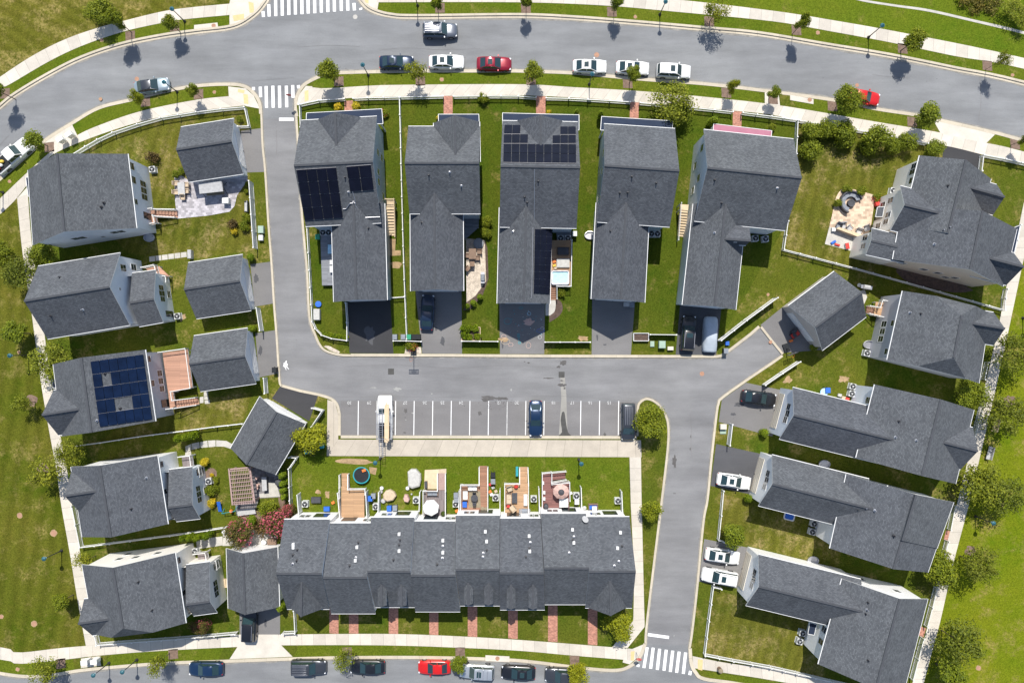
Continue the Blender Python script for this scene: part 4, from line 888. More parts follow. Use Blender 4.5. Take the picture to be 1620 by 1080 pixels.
# ---- east column
GE = 'houses between the alley and the east footpath'
h = house('detached_house', 'large grey-roofed house with paved terrace and curved outdoor sofa', (1490, 345), GE)
v1 = gable(h, [(1455, 246), (1568, 283), (1540, 395), (1427, 358)], 6.1, 9.2, 'siding_cream', ratio=.44); win(v1, 3, (.84, 4.6, .7, 1.3), (.93, 4.6, .7, 1.3), (.7, 5, .8, 1.2))
v2 = gable(h, [(1428, 325), (1609, 362), (1587, 453), (1412.5, 410)], 6.15, 10.7, 'siding_beige'); win(v2, 2, (.85, 3.9, .8, .9), (.62, 3.4, .8, .9), (.48, 3.4, .8, .9), (.3, 3, .8, .9), (.35, 2, .8, .9)); win(v2, 1, (.3, 4.6), (.7, 4.6))
v3 = gable(h, [(1409, 364), (1424.5, 294), (1492, 306), (1478, 384)], 6.12, 8.3, 'siding_cream', ext=(v1, 1)); win(v3, 0, (.8, 3.6, .7, 1.3), (.75, 1.7, .7, 1.3), (.42, 3.8, .7, 1.3), (.25, 3.6, .7, 1.3), (.2, 1.7, .7, 1.3))
v4 = gable(h, [(1577, 292), (1571, 340), (1540, 331), (1546, 284)], 6.12, 8.0, 'siding_cream', ext=(v1, 0)); v5 = gable(h, [(1604, 400), (1592, 451), (1549, 440), (1561, 389)], 6.12, 8.7, 'siding_beige', ext=(v2, 0))
v6 = gable(h, [(1370, 402.5), (1379.5, 361), (1440, 376), (1430, 416)], 5.7, 6.3, 'siding_cream'); win(v6, 0, (.4, 3.6, .7, 1.3), (.8, 3.6, .7, 1.3))
slabroof(h, [(1388, 328), (1399, 327), (1396, 343), (1385, 343)], 3.2, m='shingles', name='door_canopy', posts=False); door(v3, 0, .55, 1.3, 1.8, 2.2, 'glass_dark')
vents(v1, 1, (1438, 300), (1499, 294)); vents(v2, 1, (1491, 364), (1501, 359.5), (1477.5, 386))
slabroof(h, [(1605, 360), (1614, 356), (1604, 402), (1597, 402)], 3.0)
h = house('detached_garage', 'slanted grey-roofed garage at the dead end of the alley', (1308, 490), GG, 'garage')
v = gable(h, [(1320, 429), (1370.5, 501), (1301, 554), (1247, 483.5)], 3.6, 6.8, 'siding_taupe'); door(v, 2, .5, 1.2, 4.8, 2.1, 'trim_white', 'garage_door'); 
h = house('detached_house', 'hip-roofed grey house with a short orange stair down to the dead-end garage', (1490, 530), GE)
v = gable(h, [(1428, 460), (1566, 495), (1549, 606), (1403.5, 569)], 6.1, 9.9, 'siding_grey', inset=(1.9, 1.9), clip=(.55, .5)); win(v, 3, (.1, 5, .75, 1.2), (.55, 5, .75, 1.2), (.3, 2.6, .75, 1.3), (.42, 2.6, .75, 1.3), (.54, 2.6, .75, 1.3))
v2 = gable(h, [(1572, 494), (1572, 546), (1540, 540), (1542, 490)], 6.12, 8.3, 'siding_grey', ext=(v, 0)); vents(v, 1, (1439, 494), (1456, 496))
deck(h, [(1386, 477), (1402, 479), (1398, 503), (1382, 499)], 1.2, 'deck_tan'); stairs(h, [(1387, 486), (1385.5, 497), (1370, 494), (1371, 485)], 1.1, 5, 'deck_orange'); railing(h, [(1371, 484, .3), (1387, 487, 1.2), (1391, 475, 1.2), (1406, 478, 1.2)], 0); railing(h, [(1370, 496, .3), (1385, 500, 1.2), (1398, 503, 1.2)], 0)
for nm, lab, c, m, cx, wc in (
    (0, 'grey-roofed house with a dark car on its drive and a round pale table', dict(main=[(1384, 608), (1541, 648), (1512, 765), (1354.5, 723.5)], wing=[(1233, 694), (1254.5, 612.5), (1400, 648), (1378, 730)]), 'siding_ice', [(1539, 676), (1520, 742), (1490, 735), (1509, 668)], (1243, 653)),
    (1, 'grey-roofed house with one white car alone on its drive', dict(main=[(1339, 750), (1507, 794.5), (1468, 905), (1313, 867)], wing=[(1200, 799.5), (1221.5, 719), (1360, 754), (1337, 833)]), 'siding_white', None, (1210, 760)),
    (2, 'white grey-roofed house with two white cars on its drive', dict(main=[(1332, 915), (1468, 947), (1432, 1086), (1294.6, 1050)], wing=[(1180, 957), (1200, 876.5), (1345, 911), (1322, 992)]), 'siding_white', None, (1190, 915))):
    h = house('detached_house', lab, (1400, 700 + 125 * nm), GE)
    v = gable(h, c['main'], 6.1, 9.7, m); w = gable(h, c['wing'], 5.2, 7.8, m, ext=(v, 1))
    door(w, 0, .5, 1.2, 4.8, 2.2, 'utility_cream', 'garage_door'); win(w, 0, (.36, 4.6, .8, 1.2), (.5, 4.8, .8, 1.3), (.64, 4.6, .8, 1.2))
    win(v, 3, (.8, 4.8, .8, 1.2)); win(v, 1, (.2, 4.6), (.5, 4.6), (.8, 4.6), (.2, 2), (.8, 2)); door(v, 1, .5, 1.2)
    win(v, 0, (.25, 4.2, .8, 1.2), (.75, 4.2, .8, 1.2), (.4, 2, .8, 1.2)) if nm == 2 else win(v, 0, (.3, 4.5))
    if cx: gable(h, cx, 6.12, 8.4, m, ext=(v, 0))
    vents(v, 1, *{0: ((1421.5, 666), (1416, 691), (1449, 696)), 1: ((1369, 803), (1356, 805.5), (1383.5, 807)), 2: ((1372.5, 952), (1371, 963.5), (1369, 970), (1373, 1043.5))}[nm])
    if nm == 1: vents(v, 1, (1414, 847)); gable(h, [(1405, 767.5), (1509, 794), (1482.5, 867), (1385, 837)], 6.3, 9.95, m, ratio=.19)
    if nm == 2: win(v, 3, (.35, 4.6, .8, 1.2), (.2, 4.6, .7, 1.2)); slabroof(h, [(1281, 984), (1292, 987), (1288, 1004), (1278, 1002)], 3.4, posts=False)

# ---- townhouses
GT = 'joined townhouses between the bay and the front street'
TU = [  # N eaves x0,x1,y ; ridge y ; S eaves x0,x1,y ; label
    (449.3, 522, 821, 454, 521, 963, 'end townhouse beside the pink bush, with cross gable'),
    (522, 586.5, 827, 524, 594, 970, 'townhouse with the tan deck beside the trampoline'),
    (586.5, 655.5, 818, 594, 657, 960, 'townhouse behind the two beige covered tables, front dormers in pair'),
    (655.5, 720.5, 824, 657, 728, 967, 'townhouse with the white parasol on its deck'),
    (720.5, 791, 815, 728, 791, 957.6, 'townhouse with the rug and white cushioned sofas on its deck'),
    (791, 855.5, 819.5, 791, 861.8, 964, 'townhouse with the long wooden ramp stair and beige armchairs'),
    (855.5, 927.5, 812, 861.8, 927, 955.6, 'townhouse with the maroon deck and side steps'),
    (927.5, 996, 817, 926, 1000, 961, 'end townhouse beside the long concrete path, with cross gable and dish')]
TV = []
for i, (n0, n1, ny, s0, s1, sy, lab) in enumerate(TU):
    h = house('townhouse', lab, ((n0 + n1) / 2, 890), GT, 'townhouse')
    odd = i in (1, 3, 5)
    v = gable(h, [(s0, sy), (n0 + .3, ny), (n1 - .3, ny), (s1, sy)], 5.3 if not odd else 5.15, 9.2 + (.0 if not odd else -.25), 'siding_white', oh=.3, join=(.29 if i else 0, .29 if i < 7 else 0))
    TV.append(v)
    # side walls stand under the roof edge, so the neighbours' walls touch
    win(v, 1, (.2, 4.2, .8, 1.0), (.35, 4.2, .8, 1.0), (.65, 4.2, 1.3, 1.1)); win(v, 1, (.78 if odd else .22, 2.4, .7, 1.3), (.9 if odd else .34, 2.4, .7, 1.3)); door(v, 1, .34 if odd else .66, 1.95, 1.9, 2.0, 'glass_dark')
    win(v, 3, (.2, 3.9), (.8, 3.9), (.25, 1.8)); door(v, 3, .7, 1.15)
    gx = .5 * (s0 + s1)
    if i == 0: gable(h, [(513, 961.5), (460, 962), (463, 914), (512, 914)], 5.35, 8.3, 'siding_white', ext=(v, 1))
    if i == 7: gable(h, [(992, 960), (931, 961), (931, 912), (990, 912)], 5.35, 8.2, 'siding_white', ext=(v, 1))
    if i in (2, 4, 5):
        for dx in ((604.5, 636) if i == 2 else (741, 773) if i == 4 else (808.5, 843)):
            gable(h, [(dx + 7, sy - 3), (dx - 7, sy - 3), (dx - 6, sy - 38), (dx + 6, sy - 38)], 7.3, 7.8, 'siding_blue_grey', oh=.1, z0=5.0, gutter=0, ext=(v, 1))
for i, pts, pp in ((0, ((465, 860), (465, 864.5)), ((470.5, 869), (463.5, 877), (469.5, 886), (463, 891))), (1, ((565.5, 864), (563, 885)), ((567, 857.5), (563, 881), (553.5, 894))), (2, ((632, 843.5), (632, 870)), ((633, 853.5), (631.5, 861), (622.5, 885))),
                   (3, ((701, 853.5), (701, 872.5)), ((700.5, 863), (700, 882), (691.5, 892))), (4, ((768, 839.5), (770, 855)), ((770, 869.5), (764.5, 874), (764, 880))), (5, ((837, 846.5), (838, 870.5)), ((839, 857), (837.5, 866), (832, 880))),
                   (6, ((905.5, 836.5), (907.5, 857)), ((908, 848), (906, 853.5), (900.5, 873.5))), (7, ((981, 841), (976.5, 865.5)), ((984, 863), (979, 887), (972, 894)))):
    vents(TV[i], 0, *pts, kind='box'); vents(TV[i], 0, *pp)
mb = MB(); p, n = on_roof(TV[7], 0, 925, 819); p = p + Vector((0, 0, .15)); mb.cyl(p - Vector((0, 0, .3)), p + Vector((0, 0, .5)), .04)
q = p + Vector((0, 0, .55)); dd = Vector((.35, .5, .6)).normalized()
for k in range(4): mb.cyl(q - dd * (.1 - .03 * k), q - dd * (.07 - .03 * k), .12 + .09 * k, .2 + .09 * k, 16)
mb.build('satellite_dish', 'c_grey', TV[7].root)
R_ = lambda i: TV[i].root
# decks behind the townhouses
h = R_(1); deck(h, [(540, 769), (576.4, 775.5), (576.4, 818), (540, 818)], .9, 'deck_tan'); stairs(h, [(541, 770), (552, 770), (552, 748.5), (541, 748.5)], .9, 6, 'deck_tan')
railing(h, [(539, 750, .25), (539, 770, .9), (539, 786, .9)], 0, .9); railing(h, [(552.5, 749, .25), (552.5, 772, .9), (579.5, 771.5, .9), (579.5, 780, .9)], 0, .9)
h = R_(3); deck(h, [(671, 775.5), (705, 775.5), (705, 818), (671, 818)], .9, 'deck_taupe'); stairs(h, [(694, 775), (704.5, 775), (704.5, 748.5), (694, 748.5)], .9, 7, 'wood_rose'); railing(h, [(705.5, 748, .2), (705.5, 776, .9), (705.5, 815, .9)], 0, .9); railing(h, [(693, 748, .2), (693, 774.5, .9), (670.5, 774.5, .9), (670.5, 815, .9)], 0, .9)
h = R_(4); deck(h, [(730, 766), (771, 766), (771, 808), (730, 808)], .9, 'deck_brown'); stairs(h, [(759.5, 766), (770.5, 766), (770.5, 737), (759.5, 737)], .9, 8, 'deck_brown'); railing(h, [(758.5, 738, .2), (758.5, 765.5, .9), (729.5, 765.5, .9), (729.5, 806, .9)], 0, .9); railing(h, [(772, 738, .2), (772, 766, .9), (772, 806, .9)], 0, .9)
h = R_(5); deck(h, [(799, 764), (835.5, 764), (835.5, 815), (799, 815)], .9, 'deck_tan'); stairs(h, [(823, 766), (834, 766), (834, 738.5), (823, 738.5)], .9, 8, 'deck_tan'); railing(h, [(822, 739, .2), (822, 763.5, .9), (798.5, 763.5, .9), (798.5, 812, .9)], 0, .9); railing(h, [(835, 739, .2), (836, 766, .9), (836, 812, .9)], 0, .9)
h = R_(6); deck(h, [(857.6, 748), (872, 746), (872, 763.5), (900.5, 761), (901, 803), (857.6, 803)], .9, 'deck_maroon'); stairs(h, [(872, 750), (872, 759), (894, 756), (894, 747)], .85, 5, 'deck_maroon'); railing(h, [(857.5, 803), (857.5, 747), (871.5, 745.5)], .9, .9); railing(h, [(872.5, 764), (900.5, 761.5), (901, 790)], .9, .9); railing(h, [(871.5, 746, .9), (894.5, 744, .2)], 0, .9); railing(h, [(872, 761.5, .9), (895, 757.5, .2)], 0, .9); railing(h, [(872.5, 746), (872.5, 763)], .9, .9)
# ================================================================== VEHICLES (built nose towards +x)
def paint(nm, c, metal=.25):
    return mat('paint_' + nm, c, .28, .03, 1, metal=metal, coat=.6)
for nm, c, me in (('white', (.72, .72, .7), 0), ('silver', (.5, .53, .55), .6), ('black', (.012, .013, .016), .2), ('navy', (.012, .025, .055), .3), ('dark_grey', (.06, .065, .075), .5), ('mid_grey', (.15, .165, .19), .5),
                  ('maroon', (.25, .008, .022), .25), ('red', (.55, .012, .01), .1), ('pale_blue', (.33, .4, .43), .5), ('blue_black', (.01, .03, .075), .3)): paint(nm, c, me)
mat('cover_cloth', (.42, .47, .52), .75, .06, 2)
def ring(x, w, zb, zt, r=.86):
    return [(x, -w, zb), (x, -w, zb + (zt - zb) * .55), (x, -w * .975, zt - .1), (x, -w * r, zt - .015), (x, -w * .45, zt + .012), (x, 0, zt + .02), (x, w * .45, zt + .012), (x, w * r, zt - .015), (x, w * .975, zt - .1), (x, w, zb + (zt - zb) * .55), (x, w, zb)]
def car(name, label, px, py, deg, kind='sedan', col_='white', Ln=4.8, Wd=1.84, cat='car', group=None, roofcol=None, extras=(), z=0.0, hood=None):
    p = W(px, py, z + .8)
    t = thing(name, label, cat, (p.x, p.y, z), group, R(deg)); ORG[t.name] = Vector()
    pm = 'paint_' + col_; hw = Wd / 2; l = Ln
    sed = dict(st=[(-.5, .6, .6), (-.485, .8, .82), (-.44, .93, .94), (-.3, .99, .97), (0, 1, .94), (.18, 1, .93), (.3, .985, .9), (.42, .93, .8), (.478, .79, .68), (.5, .56, .54)], cab=(-.4, -.235, .02, .2), ht=1.44)
    suv = dict(st=[(-.5, .82, .7), (-.49, .92, .98), (-.44, .97, 1.05), (-.2, 1, 1.06), (.1, 1, 1.05), (.2, 1, 1.05), (.3, .985, 1.04), (.42, .94, .95), (.482, .8, .8), (.5, .6, .62)], cab=(-.485, -.43, .06, .215), ht=1.76)
    van = dict(st=[(-.5, .85, .75), (-.49, .94, 1.0), (-.44, .98, 1.05), (-.2, 1, 1.05), (.1, 1, 1.04), (.26, 1, 1.02), (.36, .97, .96), (.44, .92, .85), (.485, .84, .7), (.5, .68, .58)], cab=(-.49, -.45, .14, .33), ht=1.78)
    pick = dict(st=[(-.5, .95, .98), (-.49, .985, 1.02), (-.3, 1, 1.02), (-.1, 1, 1.03), (.1, 1, 1.04), (.2, 1, 1.04), (.3, .99, 1.04), (.43, .96, 1.0), (.485, .9, .85), (.5, .8, .62)], cab=(-.12, -.1, .1, .205), ht=1.85)
    q = dict(sedan=sed, suv=suv, van=van, pickup=pick)[kind]
    b = MB(); b.loft([ring(x * l, hw * w, .24 if abs(x) < .48 else .34, zt) for x, w, zt in q['st']])
    body = b.build('body', pm, t, smooth=True)
    xr0, xr1, xf1, xf0 = [k * l for k in q['cab']]; ht = q['ht']; zb = .92 if kind == 'sedan' else 1.03
    wb, wt = hw * .9, hw * (.7 if kind == 'sedan' else .76)
    c = MB()
    def cr(x, w, zz, crown=.0): return [(x, -w, zb - .05), (x, -w, zz - .06), (x, -w * .9, zz - .005), (x, 0, zz + crown), (x, w * .9, zz - .005), (x, w, zz - .06), (x, w, zb - .05)]
    # cabin: sloping glass house under a painted roof
    A = [(xr0, wb, zb), (xr1, wt, ht)]; 
    lo = [(xr0, -wb * .94, zb), (xf0, -wb * .94, zb), (xf0, wb * .94, zb), (xr0, wb * .94, zb)]; hi = [(xr1, -wt, ht - .05), (xf1, -wt, ht - .05), (xf1, wt, ht - .05), (xr1, wt, ht - .05)]
    lo[0] = (xr0 + .02, -wb * .9, zb); lo[3] = (xr0 + .02, wb * .9, zb)
    c.hexa(lo, hi)
    rx = [xr1 - .04, xr1 + .1, (xr1 + xf1) / 2, xf1 - .1, xf1 + .04]; rw = [.9, 1, 1.02, 1, .9]; rz = [-.06, -.015, .02, -.015, -.06]
    c.loft([[(x, -wt * w * 1.03, ht - .08), (x, -wt * w * .97, ht - .02 + dz), (x, -wt * w * .5, ht + .01 + dz), (x, 0, ht + .015 + dz), (x, wt * w * .5, ht + .01 + dz), (x, wt * w * .97, ht - .02 + dz), (x, wt * w * 1.03, ht - .08)] for x, w, dz in zip(rx, rw, rz)])
    cab = c.build('cabin', 'paint_' + (roofcol or col_), t, smooth=True)
    # panes stand a hair proud of the cabin
    def pane(nm, P, off):
        g = MB(); o = Vector(off); Q = [Vector(p) + o for p in P]; ce = sum(Q, Vector()) / 4; Q = [ce + (p - ce) * .9 for p in Q]; g.hexa([p - o * 1.6 for p in Q], Q); g.build(nm, 'car_glass', t)
    pane('windshield', [lo[1], lo[2], hi[2], hi[1]], (.02, 0, .02)); pane('rear_window', [lo[3], lo[0], hi[0], hi[3]], (-.02, 0, .02 if kind == 'sedan' else .005))
    for s_, (i, j) in ((-1, (0, 1)), (1, (3, 2))):
        mlo = Vector(lo[i]).lerp(Vector(lo[j]), .52); mhi = Vector(hi[i]).lerp(Vector(hi[j]), .5)
        pane('side_window', [lo[i], mlo, mhi, hi[i]], (0, s_ * .02, .006)); pane('side_window', [mlo, lo[j], hi[j], mhi], (0, s_ * .02, .006))
    wr = .33 if kind == 'sedan' else .38
    for sx in (-.3, .31):
        for sy in (-1, 1):
            y = sy * (hw - .1); k = MB(); k.cyl((sx * l, y - .11, wr), (sx * l, y + .115 * 1, wr), wr, n=16); wheel = k.build('wheel', 'tyre', t)
            k = MB(); k.cyl((sx * l, y + sy * .08, wr), (sx * l, y + sy * .125, wr), wr * .62, n=12); k.build('rim', 'rim', wheel)
    for sy in (-1, 1):
        k = MB(); k.box((xf0 - .38, sy * (hw + .09), zb + .06), (.16, .2, .13)); k.build('mirror', pm if kind != 'van' else 'black_plastic', t)
        zf = q['st'][-2][2]; zr = q['st'][1][2]
        k = MB(); k.box((l * .455, sy * hw * .74, zf - .03), (.2, hw * .26, .12), -sy * .4); k.build('headlight', 'lens_clear', t)
        k = MB(); k.box((-l * .474, sy * hw * .72, zr - .11), (.1, hw * .24, .18), sy * .3); k.build('taillight', 'lens_red', t)
    if 'sunroof' in extras: k = MB(); k.box((xf1 - .6, 0, ht + .035), (.6, wt * 1.1, .03)); k.build('sunroof', 'car_glass', t)
    if 'rails' in extras:
        for sy in (-1, 1): k = MB(); k.beam((xr1 + .15, sy * wt * .9, ht + .05), (xf1 - .15, sy * wt * .9, ht + .05), .05, .05); k.build('roof_rail', 'alu', t)
    if 'bars' in extras:
        for x in (.25, .5, .75): k = MB(); k.box((xr1 + (xf1 - xr1) * x, 0, ht + .05), (.07, wt * 1.8, .05)); k.build('roof_bar', 'alu', t)
    if 'stripes' in extras:
        for x in range(5): k = MB(); k.box(((xr1 + xf1) / 2 - .1, (x - 2) * wt * .32, ht + .025), (abs(xf1 - xr1) * .8, .03, .035)); k.build('roof_rib', 'alu', t)
    if 'bed' in extras:
        k = MB(); x0, x1 = -.47 * l, -.135 * l; k.box(((x0 + x1) / 2, 0, 1.03), (x1 - x0, hw * 1.66, .05)); k.build('truck_bed', 'black_plastic', t)
    if 'tonneau' in extras:
        k = MB(); x0, x1 = -.48 * l, -.13 * l; k.box(((x0 + x1) / 2, 0, 1.06), (x1 - x0, hw * 1.72, .06))
        for i in range(6): k.box(((x0 + x1) / 2, (i - 2.5) * .28, 1.1), (x1 - x0 - .1, .04, .03))
        k.build('bed_cover', 'paint_mid_grey', t)
    return t
CT = 'cars parked along the curved street'; CB = 'cars parked along the front street'
car('parked_car', 'pale blue saloon with a dark roof parked on the curve near the two crossings', 239.5, 135.5, 8, 'sedan', 'pale_blue', roofcol='dark_grey', group=CT)
tk = car('pickup_truck', 'white pickup truck with clutter in its open bed beside the curved footpath', 20, 246, 41, 'pickup', 'white', 5.9, 2.0, 'pickup truck', extras=('bed',))
car('sport_utility_vehicle', 'dark grey estate car with silver ribbed roof driving alone on the curved street', 696, 48, 0, 'suv', 'mid_grey', 4.8, 1.95, extras=('stripes',))
car('parked_car', 'navy saloon half under a street tree, parked ahead of the white one', 627, 98.5, 0, 'sedan', 'navy', 4.75, 1.85, group=CT, extras=('sunroof',))
car('parked_car', 'white saloon parked between the navy saloon and the dark red one', 706, 97.5, 0, 'sedan', 'white', 4.85, 1.85, group=CT, extras=('sunroof',))
car('parked_car', 'dark red saloon parked on the curved street', 781.5, 100.5, -1, 'sedan', 'maroon', 4.8, 1.85, group=CT, extras=('sunroof',))
car('parked_car', 'white saloon parked beside the street lamp, rearmost of three white cars', 933, 104.5, -1, 'sedan', 'white', 4.7, 1.82, group=CT, extras=('sunroof',))
car('parked_car', 'white saloon with a small tree at its side, middle of three white cars', 1001, 107, -3, 'sedan', 'white', 4.6, 1.8, group=CT, extras=('sunroof',))
car('parked_car', 'white estate car with roof rails, foremost of three white cars', 1066, 112.5, -3, 'suv', 'white', 4.7, 1.85, group=CT, extras=('sunroof', 'rails'))
car('parked_car', 'bright red car half hidden under a large street tree', 1367, 153, -11, 'sedan', 'red', 4.5, 1.78, group=CT)
car('parked_car', 'dark navy saloon half in the shade on a drive', 676, 494, 87, 'sedan', 'navy', 4.9, 1.86, z=GZ)
car('sport_utility_vehicle', 'black estate car with silver roof rails beside the covered car', 1089, 527, 86, 'suv', 'black', 4.85, 1.95, z=GZ, extras=('rails', 'sunroof'))
car('parked_car', 'dark blue saloon standing alone mid parking bay', 847.5, 662, -90, 'sedan', 'blue_black', 5.0, 1.88)
car('minivan', 'dark grey minivan parked next to the planted island', 993.5, 667, -90, 'van', 'dark_grey', 5.1, 1.98, 'van', extras=('stripes',))
car('parked_car', 'black saloon on the drive beside the short white fence', 1201, 629.5, -8, 'sedan', 'black', 4.8, 1.85, z=GZ)
car('parked_car', 'white saloon with sunroof parked alone in front of a white garage door', 1161.5, 761, -9, 'sedan', 'white', 4.7, 1.85, z=GZ, extras=('sunroof',))
car('parked_car', 'white saloon with sunroof nearest the round tree on the shared drive', 1143.5, 879.5, -8, 'sedan', 'white', 4.8, 1.85, z=GZ, extras=('sunroof',))
car('sport_utility_vehicle', 'white estate car parked beside a white saloon on the shared drive', 1138.5, 912, 170, 'suv', 'white', 4.9, 1.9, z=GZ, extras=('sunroof', 'rails'))
car('sport_utility_vehicle', 'dark estate car half inside the shade of the front garage', 394.5, 987, 88, 'suv', 'black', 4.7, 1.95, z=GZ, extras=('rails',))
car('parked_car', 'dark blue saloon parked at the corner end of the front street', 325, 1058, 180, 'sedan', 'blue_black', 4.75, 1.85, group=CB)
car('sport_utility_vehicle', 'grey estate car with ribbed roof parked on the front street', 488, 1055, 0, 'suv', 'dark_grey', 4.85, 1.95, group=CB, extras=('stripes', 'rails'))
car('parked_car', 'black saloon half under the small tree on the front street', 581, 1055, 180, 'sedan', 'black', 4.85, 1.86, group=CB)
car('parked_car', 'red saloon parked on the front street', 687, 1055.5, 180, 'sedan', 'red', 4.5, 1.8, group=CB)
car('sport_utility_vehicle', 'silver estate car with white roof bars under a street tree', 754.5, 1061.5, 177, 'suv', 'silver', 4.8, 1.9, group=CB, extras=('bars', 'sunroof'))
car('parked_car', 'black saloon parked between two street trees, red tail lamps showing', 820, 1064, 178, 'sedan', 'black', 4.75, 1.84, group=CB, extras=('sunroof',))
car('sport_utility_vehicle', 'dark blue grey estate car under the last tree of the front street', 890, 1068, 177, 'suv', 'dark_grey', 4.9, 1.95, group=CB, extras=('rails',))
# car under a cloth cover
p = W(1124.5, 529, .9); t = tag(MB().build('x', 'cover_cloth'), '', '') if False else None
mb = MB(); st = [(-2.45, .55, .6), (-2.4, .8, .85), (-2.2, .92, .98), (-1.5, .96, 1.1), (-.9, .97, 1.5), (0, .97, 1.55), (.6, .97, 1.45), (1.3, .96, 1.05), (2.1, .9, .92), (2.38, .75, .75), (2.45, .5, .55)]
mb.loft([[(x, -w - .03, .04), (x, -w, .5), (x, -w * (.72 if zt > 1.2 else .9), zt - .06), (x, -w * .4, zt), (x, w * .4, zt), (x, w * (.72 if zt > 1.2 else .9), zt - .06), (x, w, .5), (x, w + .03, .04)] for x, w, zt in st])
o = mb.build('covered_car', 'cover_cloth', smooth='all'); o.location = (p.x, p.y, GZ); o.rotation_euler = (0, 0, R(87)); tag(o, 'car hidden under a pale blue grey cloth cover', 'car')
# work truck with ladder and timber
wt = car('work_truck', 'white work truck carrying a ladder and long boards in the parking bay', 609, 660, 90, 'pickup', 'white', 6.0, 2.05, 'work truck', extras=('bed',))
k = MB()
for y in (-.95, .95): k.beam((-2.8, y, 1.95), (1.0, y, 1.95), .06, .06); [k.beam((x, y, 1.0), (x, y, 1.95), .06, .06) for x in (-2.8, -.9)]
for x in (-2.8, -.9, .6): k.beam((x, -.95, 1.98), (x, .95, 1.98), .06, .06)
k.build('ladder_rack', 'alu', wt)
def loose(name, label, cat, px, py, z, deg=0, group=None):
    p = W(px, py, z); t = thing(name, label, cat, (p.x, p.y, z), group, R(deg)); ORG[t.name] = Vector(); return t
t = loose('lumber_bundle', 'bundle of long pale boards lying on the work truck', 'boards', 612, 664, 2.03, 90)
k = MB()
for i in range(4): k.box((-.35 - .12 * (i % 2), -.24 + .16 * i, .06), (5.0 + .2 * (i % 3), .15, .1)); 
for i in range(3): k.box((-.5, -.16 + .16 * i, .17), (4.6 - .3 * i, .15, .1))
k.build('board', 'wood_pale', t)
t = loose('ladder', 'long metal ladder strapped on the work truck beside the boards', 'ladder', 602.5, 674, 2.03, 91); k = MB()
for y in (-.24, .24): k.beam((-4.2, y, .08), (2.8, y, .08), .06, .08)
for i in range(24): k.beam((-4.1 + .3 * i, -.24, .08), (-4.1 + .3 * i, .24, .08), .04, .04)
k.build('ladder_frame', 'alu', t)
for i, (dx, dy, c, lab) in enumerate(((607, 671, 'c_umber', 'brown tool crate in the bed of the work truck'), (616.5, 676, 'c_rosy', 'reddish tool box in the bed of the work truck'), (606, 695, 'c_yellow', 'yellow box at the tail of the work truck bed'))):
    t = loose('tool_box', lab, 'tool box', dx, dy, 1.06, 90); k = MB(); k.box((0, 0, .15), (.7, .35, .3)); k.build('box', c, t); k = MB(); k.box((0, 0, .325), (.72, .37, .05)); k.build('lid', 'dark_metal', t)
for i, (dx, dy, c, lab) in enumerate(((2, 262, 'c_cushion', 'white sack in the bed of the corner pickup'), (4, 256, 'c_yellow', 'yellow sack in the bed of the corner pickup'), (-2, 267, 'c_red', 'red sack in the bed of the corner pickup'))):
    mb = MB(); q = W(dx, dy, 1.1); mb.lathe([(.1, 0), (.3, .05), (.34, .16), (.25, .28), (.05, .32)], n=10, sy=.7); o = mb.build('sack', c, smooth='all'); o.location = q; tag(o, lab, 'sack')

# ================================================================== TREES AND SHRUBS
def crown_mesh(name, seed, n, r, rz, hc, leaf, m, lobes=7, ls=.25, spread=.62, up=.5, hollow=.35, extra=None):
    """leaf clusters spread through several overlapping lobes"""
    rg = random.Random(seed); Lb = []
    for k in range(lobes):
        t = 2 * math.pi * k / lobes * 1.0 + rg.uniform(-.5, .5); q = spread * rg.uniform(.55, 1.05)
        Lb.append((q * math.cos(t), q * math.sin(t), rg.uniform(-.55, .6), rg.uniform(.38, .62)))
    Lb.append((0, 0, .25, .68)); Lb.append((rg.uniform(-.2, .2), rg.uniform(-.2, .2), -.1, .6))
    vs, fs = [], []; mb = MB()
    for i in range(n):
        cx, cy, cz, rad = rg.choice(Lb)
        d = Vector((rg.gauss(0, 1), rg.gauss(0, 1), rg.gauss(0, 1))).normalized(); q = rad * (hollow + (1 - hollow) * rg.random() ** .6) * (1.0 if rg.random() > .06 else rg.uniform(1.1, 1.35))
        P = Vector(((cx + d.x * q) * r, (cy + d.y * q) * r, hc + (cz + d.z * q) * rz))
        nn = (d * .8 + Vector((rg.gauss(0, .5), rg.gauss(0, .5), rg.gauss(0, .5) + up))).normalized()
        u = nn.orthogonal().normalized(); w = nn.cross(u); a = rg.uniform(0, 6.28); u, w = u * math.cos(a) + w * math.sin(a), w * math.cos(a) - u * math.sin(a)
        sz = leaf * rg.uniform(.6, 1.35); j = len(vs)
        vs += [tuple(P - u * sz), tuple(P + w * sz * .55 + nn * sz * .15), tuple(P + u * sz), tuple(P - w * sz * .55 + nn * sz * .15)]; fs.append((j, j + 1, j + 2, j + 3))
    me = bpy.data.meshes.new(name); me.from_pydata(vs, [], fs); me.materials.append(MATS[m]); me.update(); return me
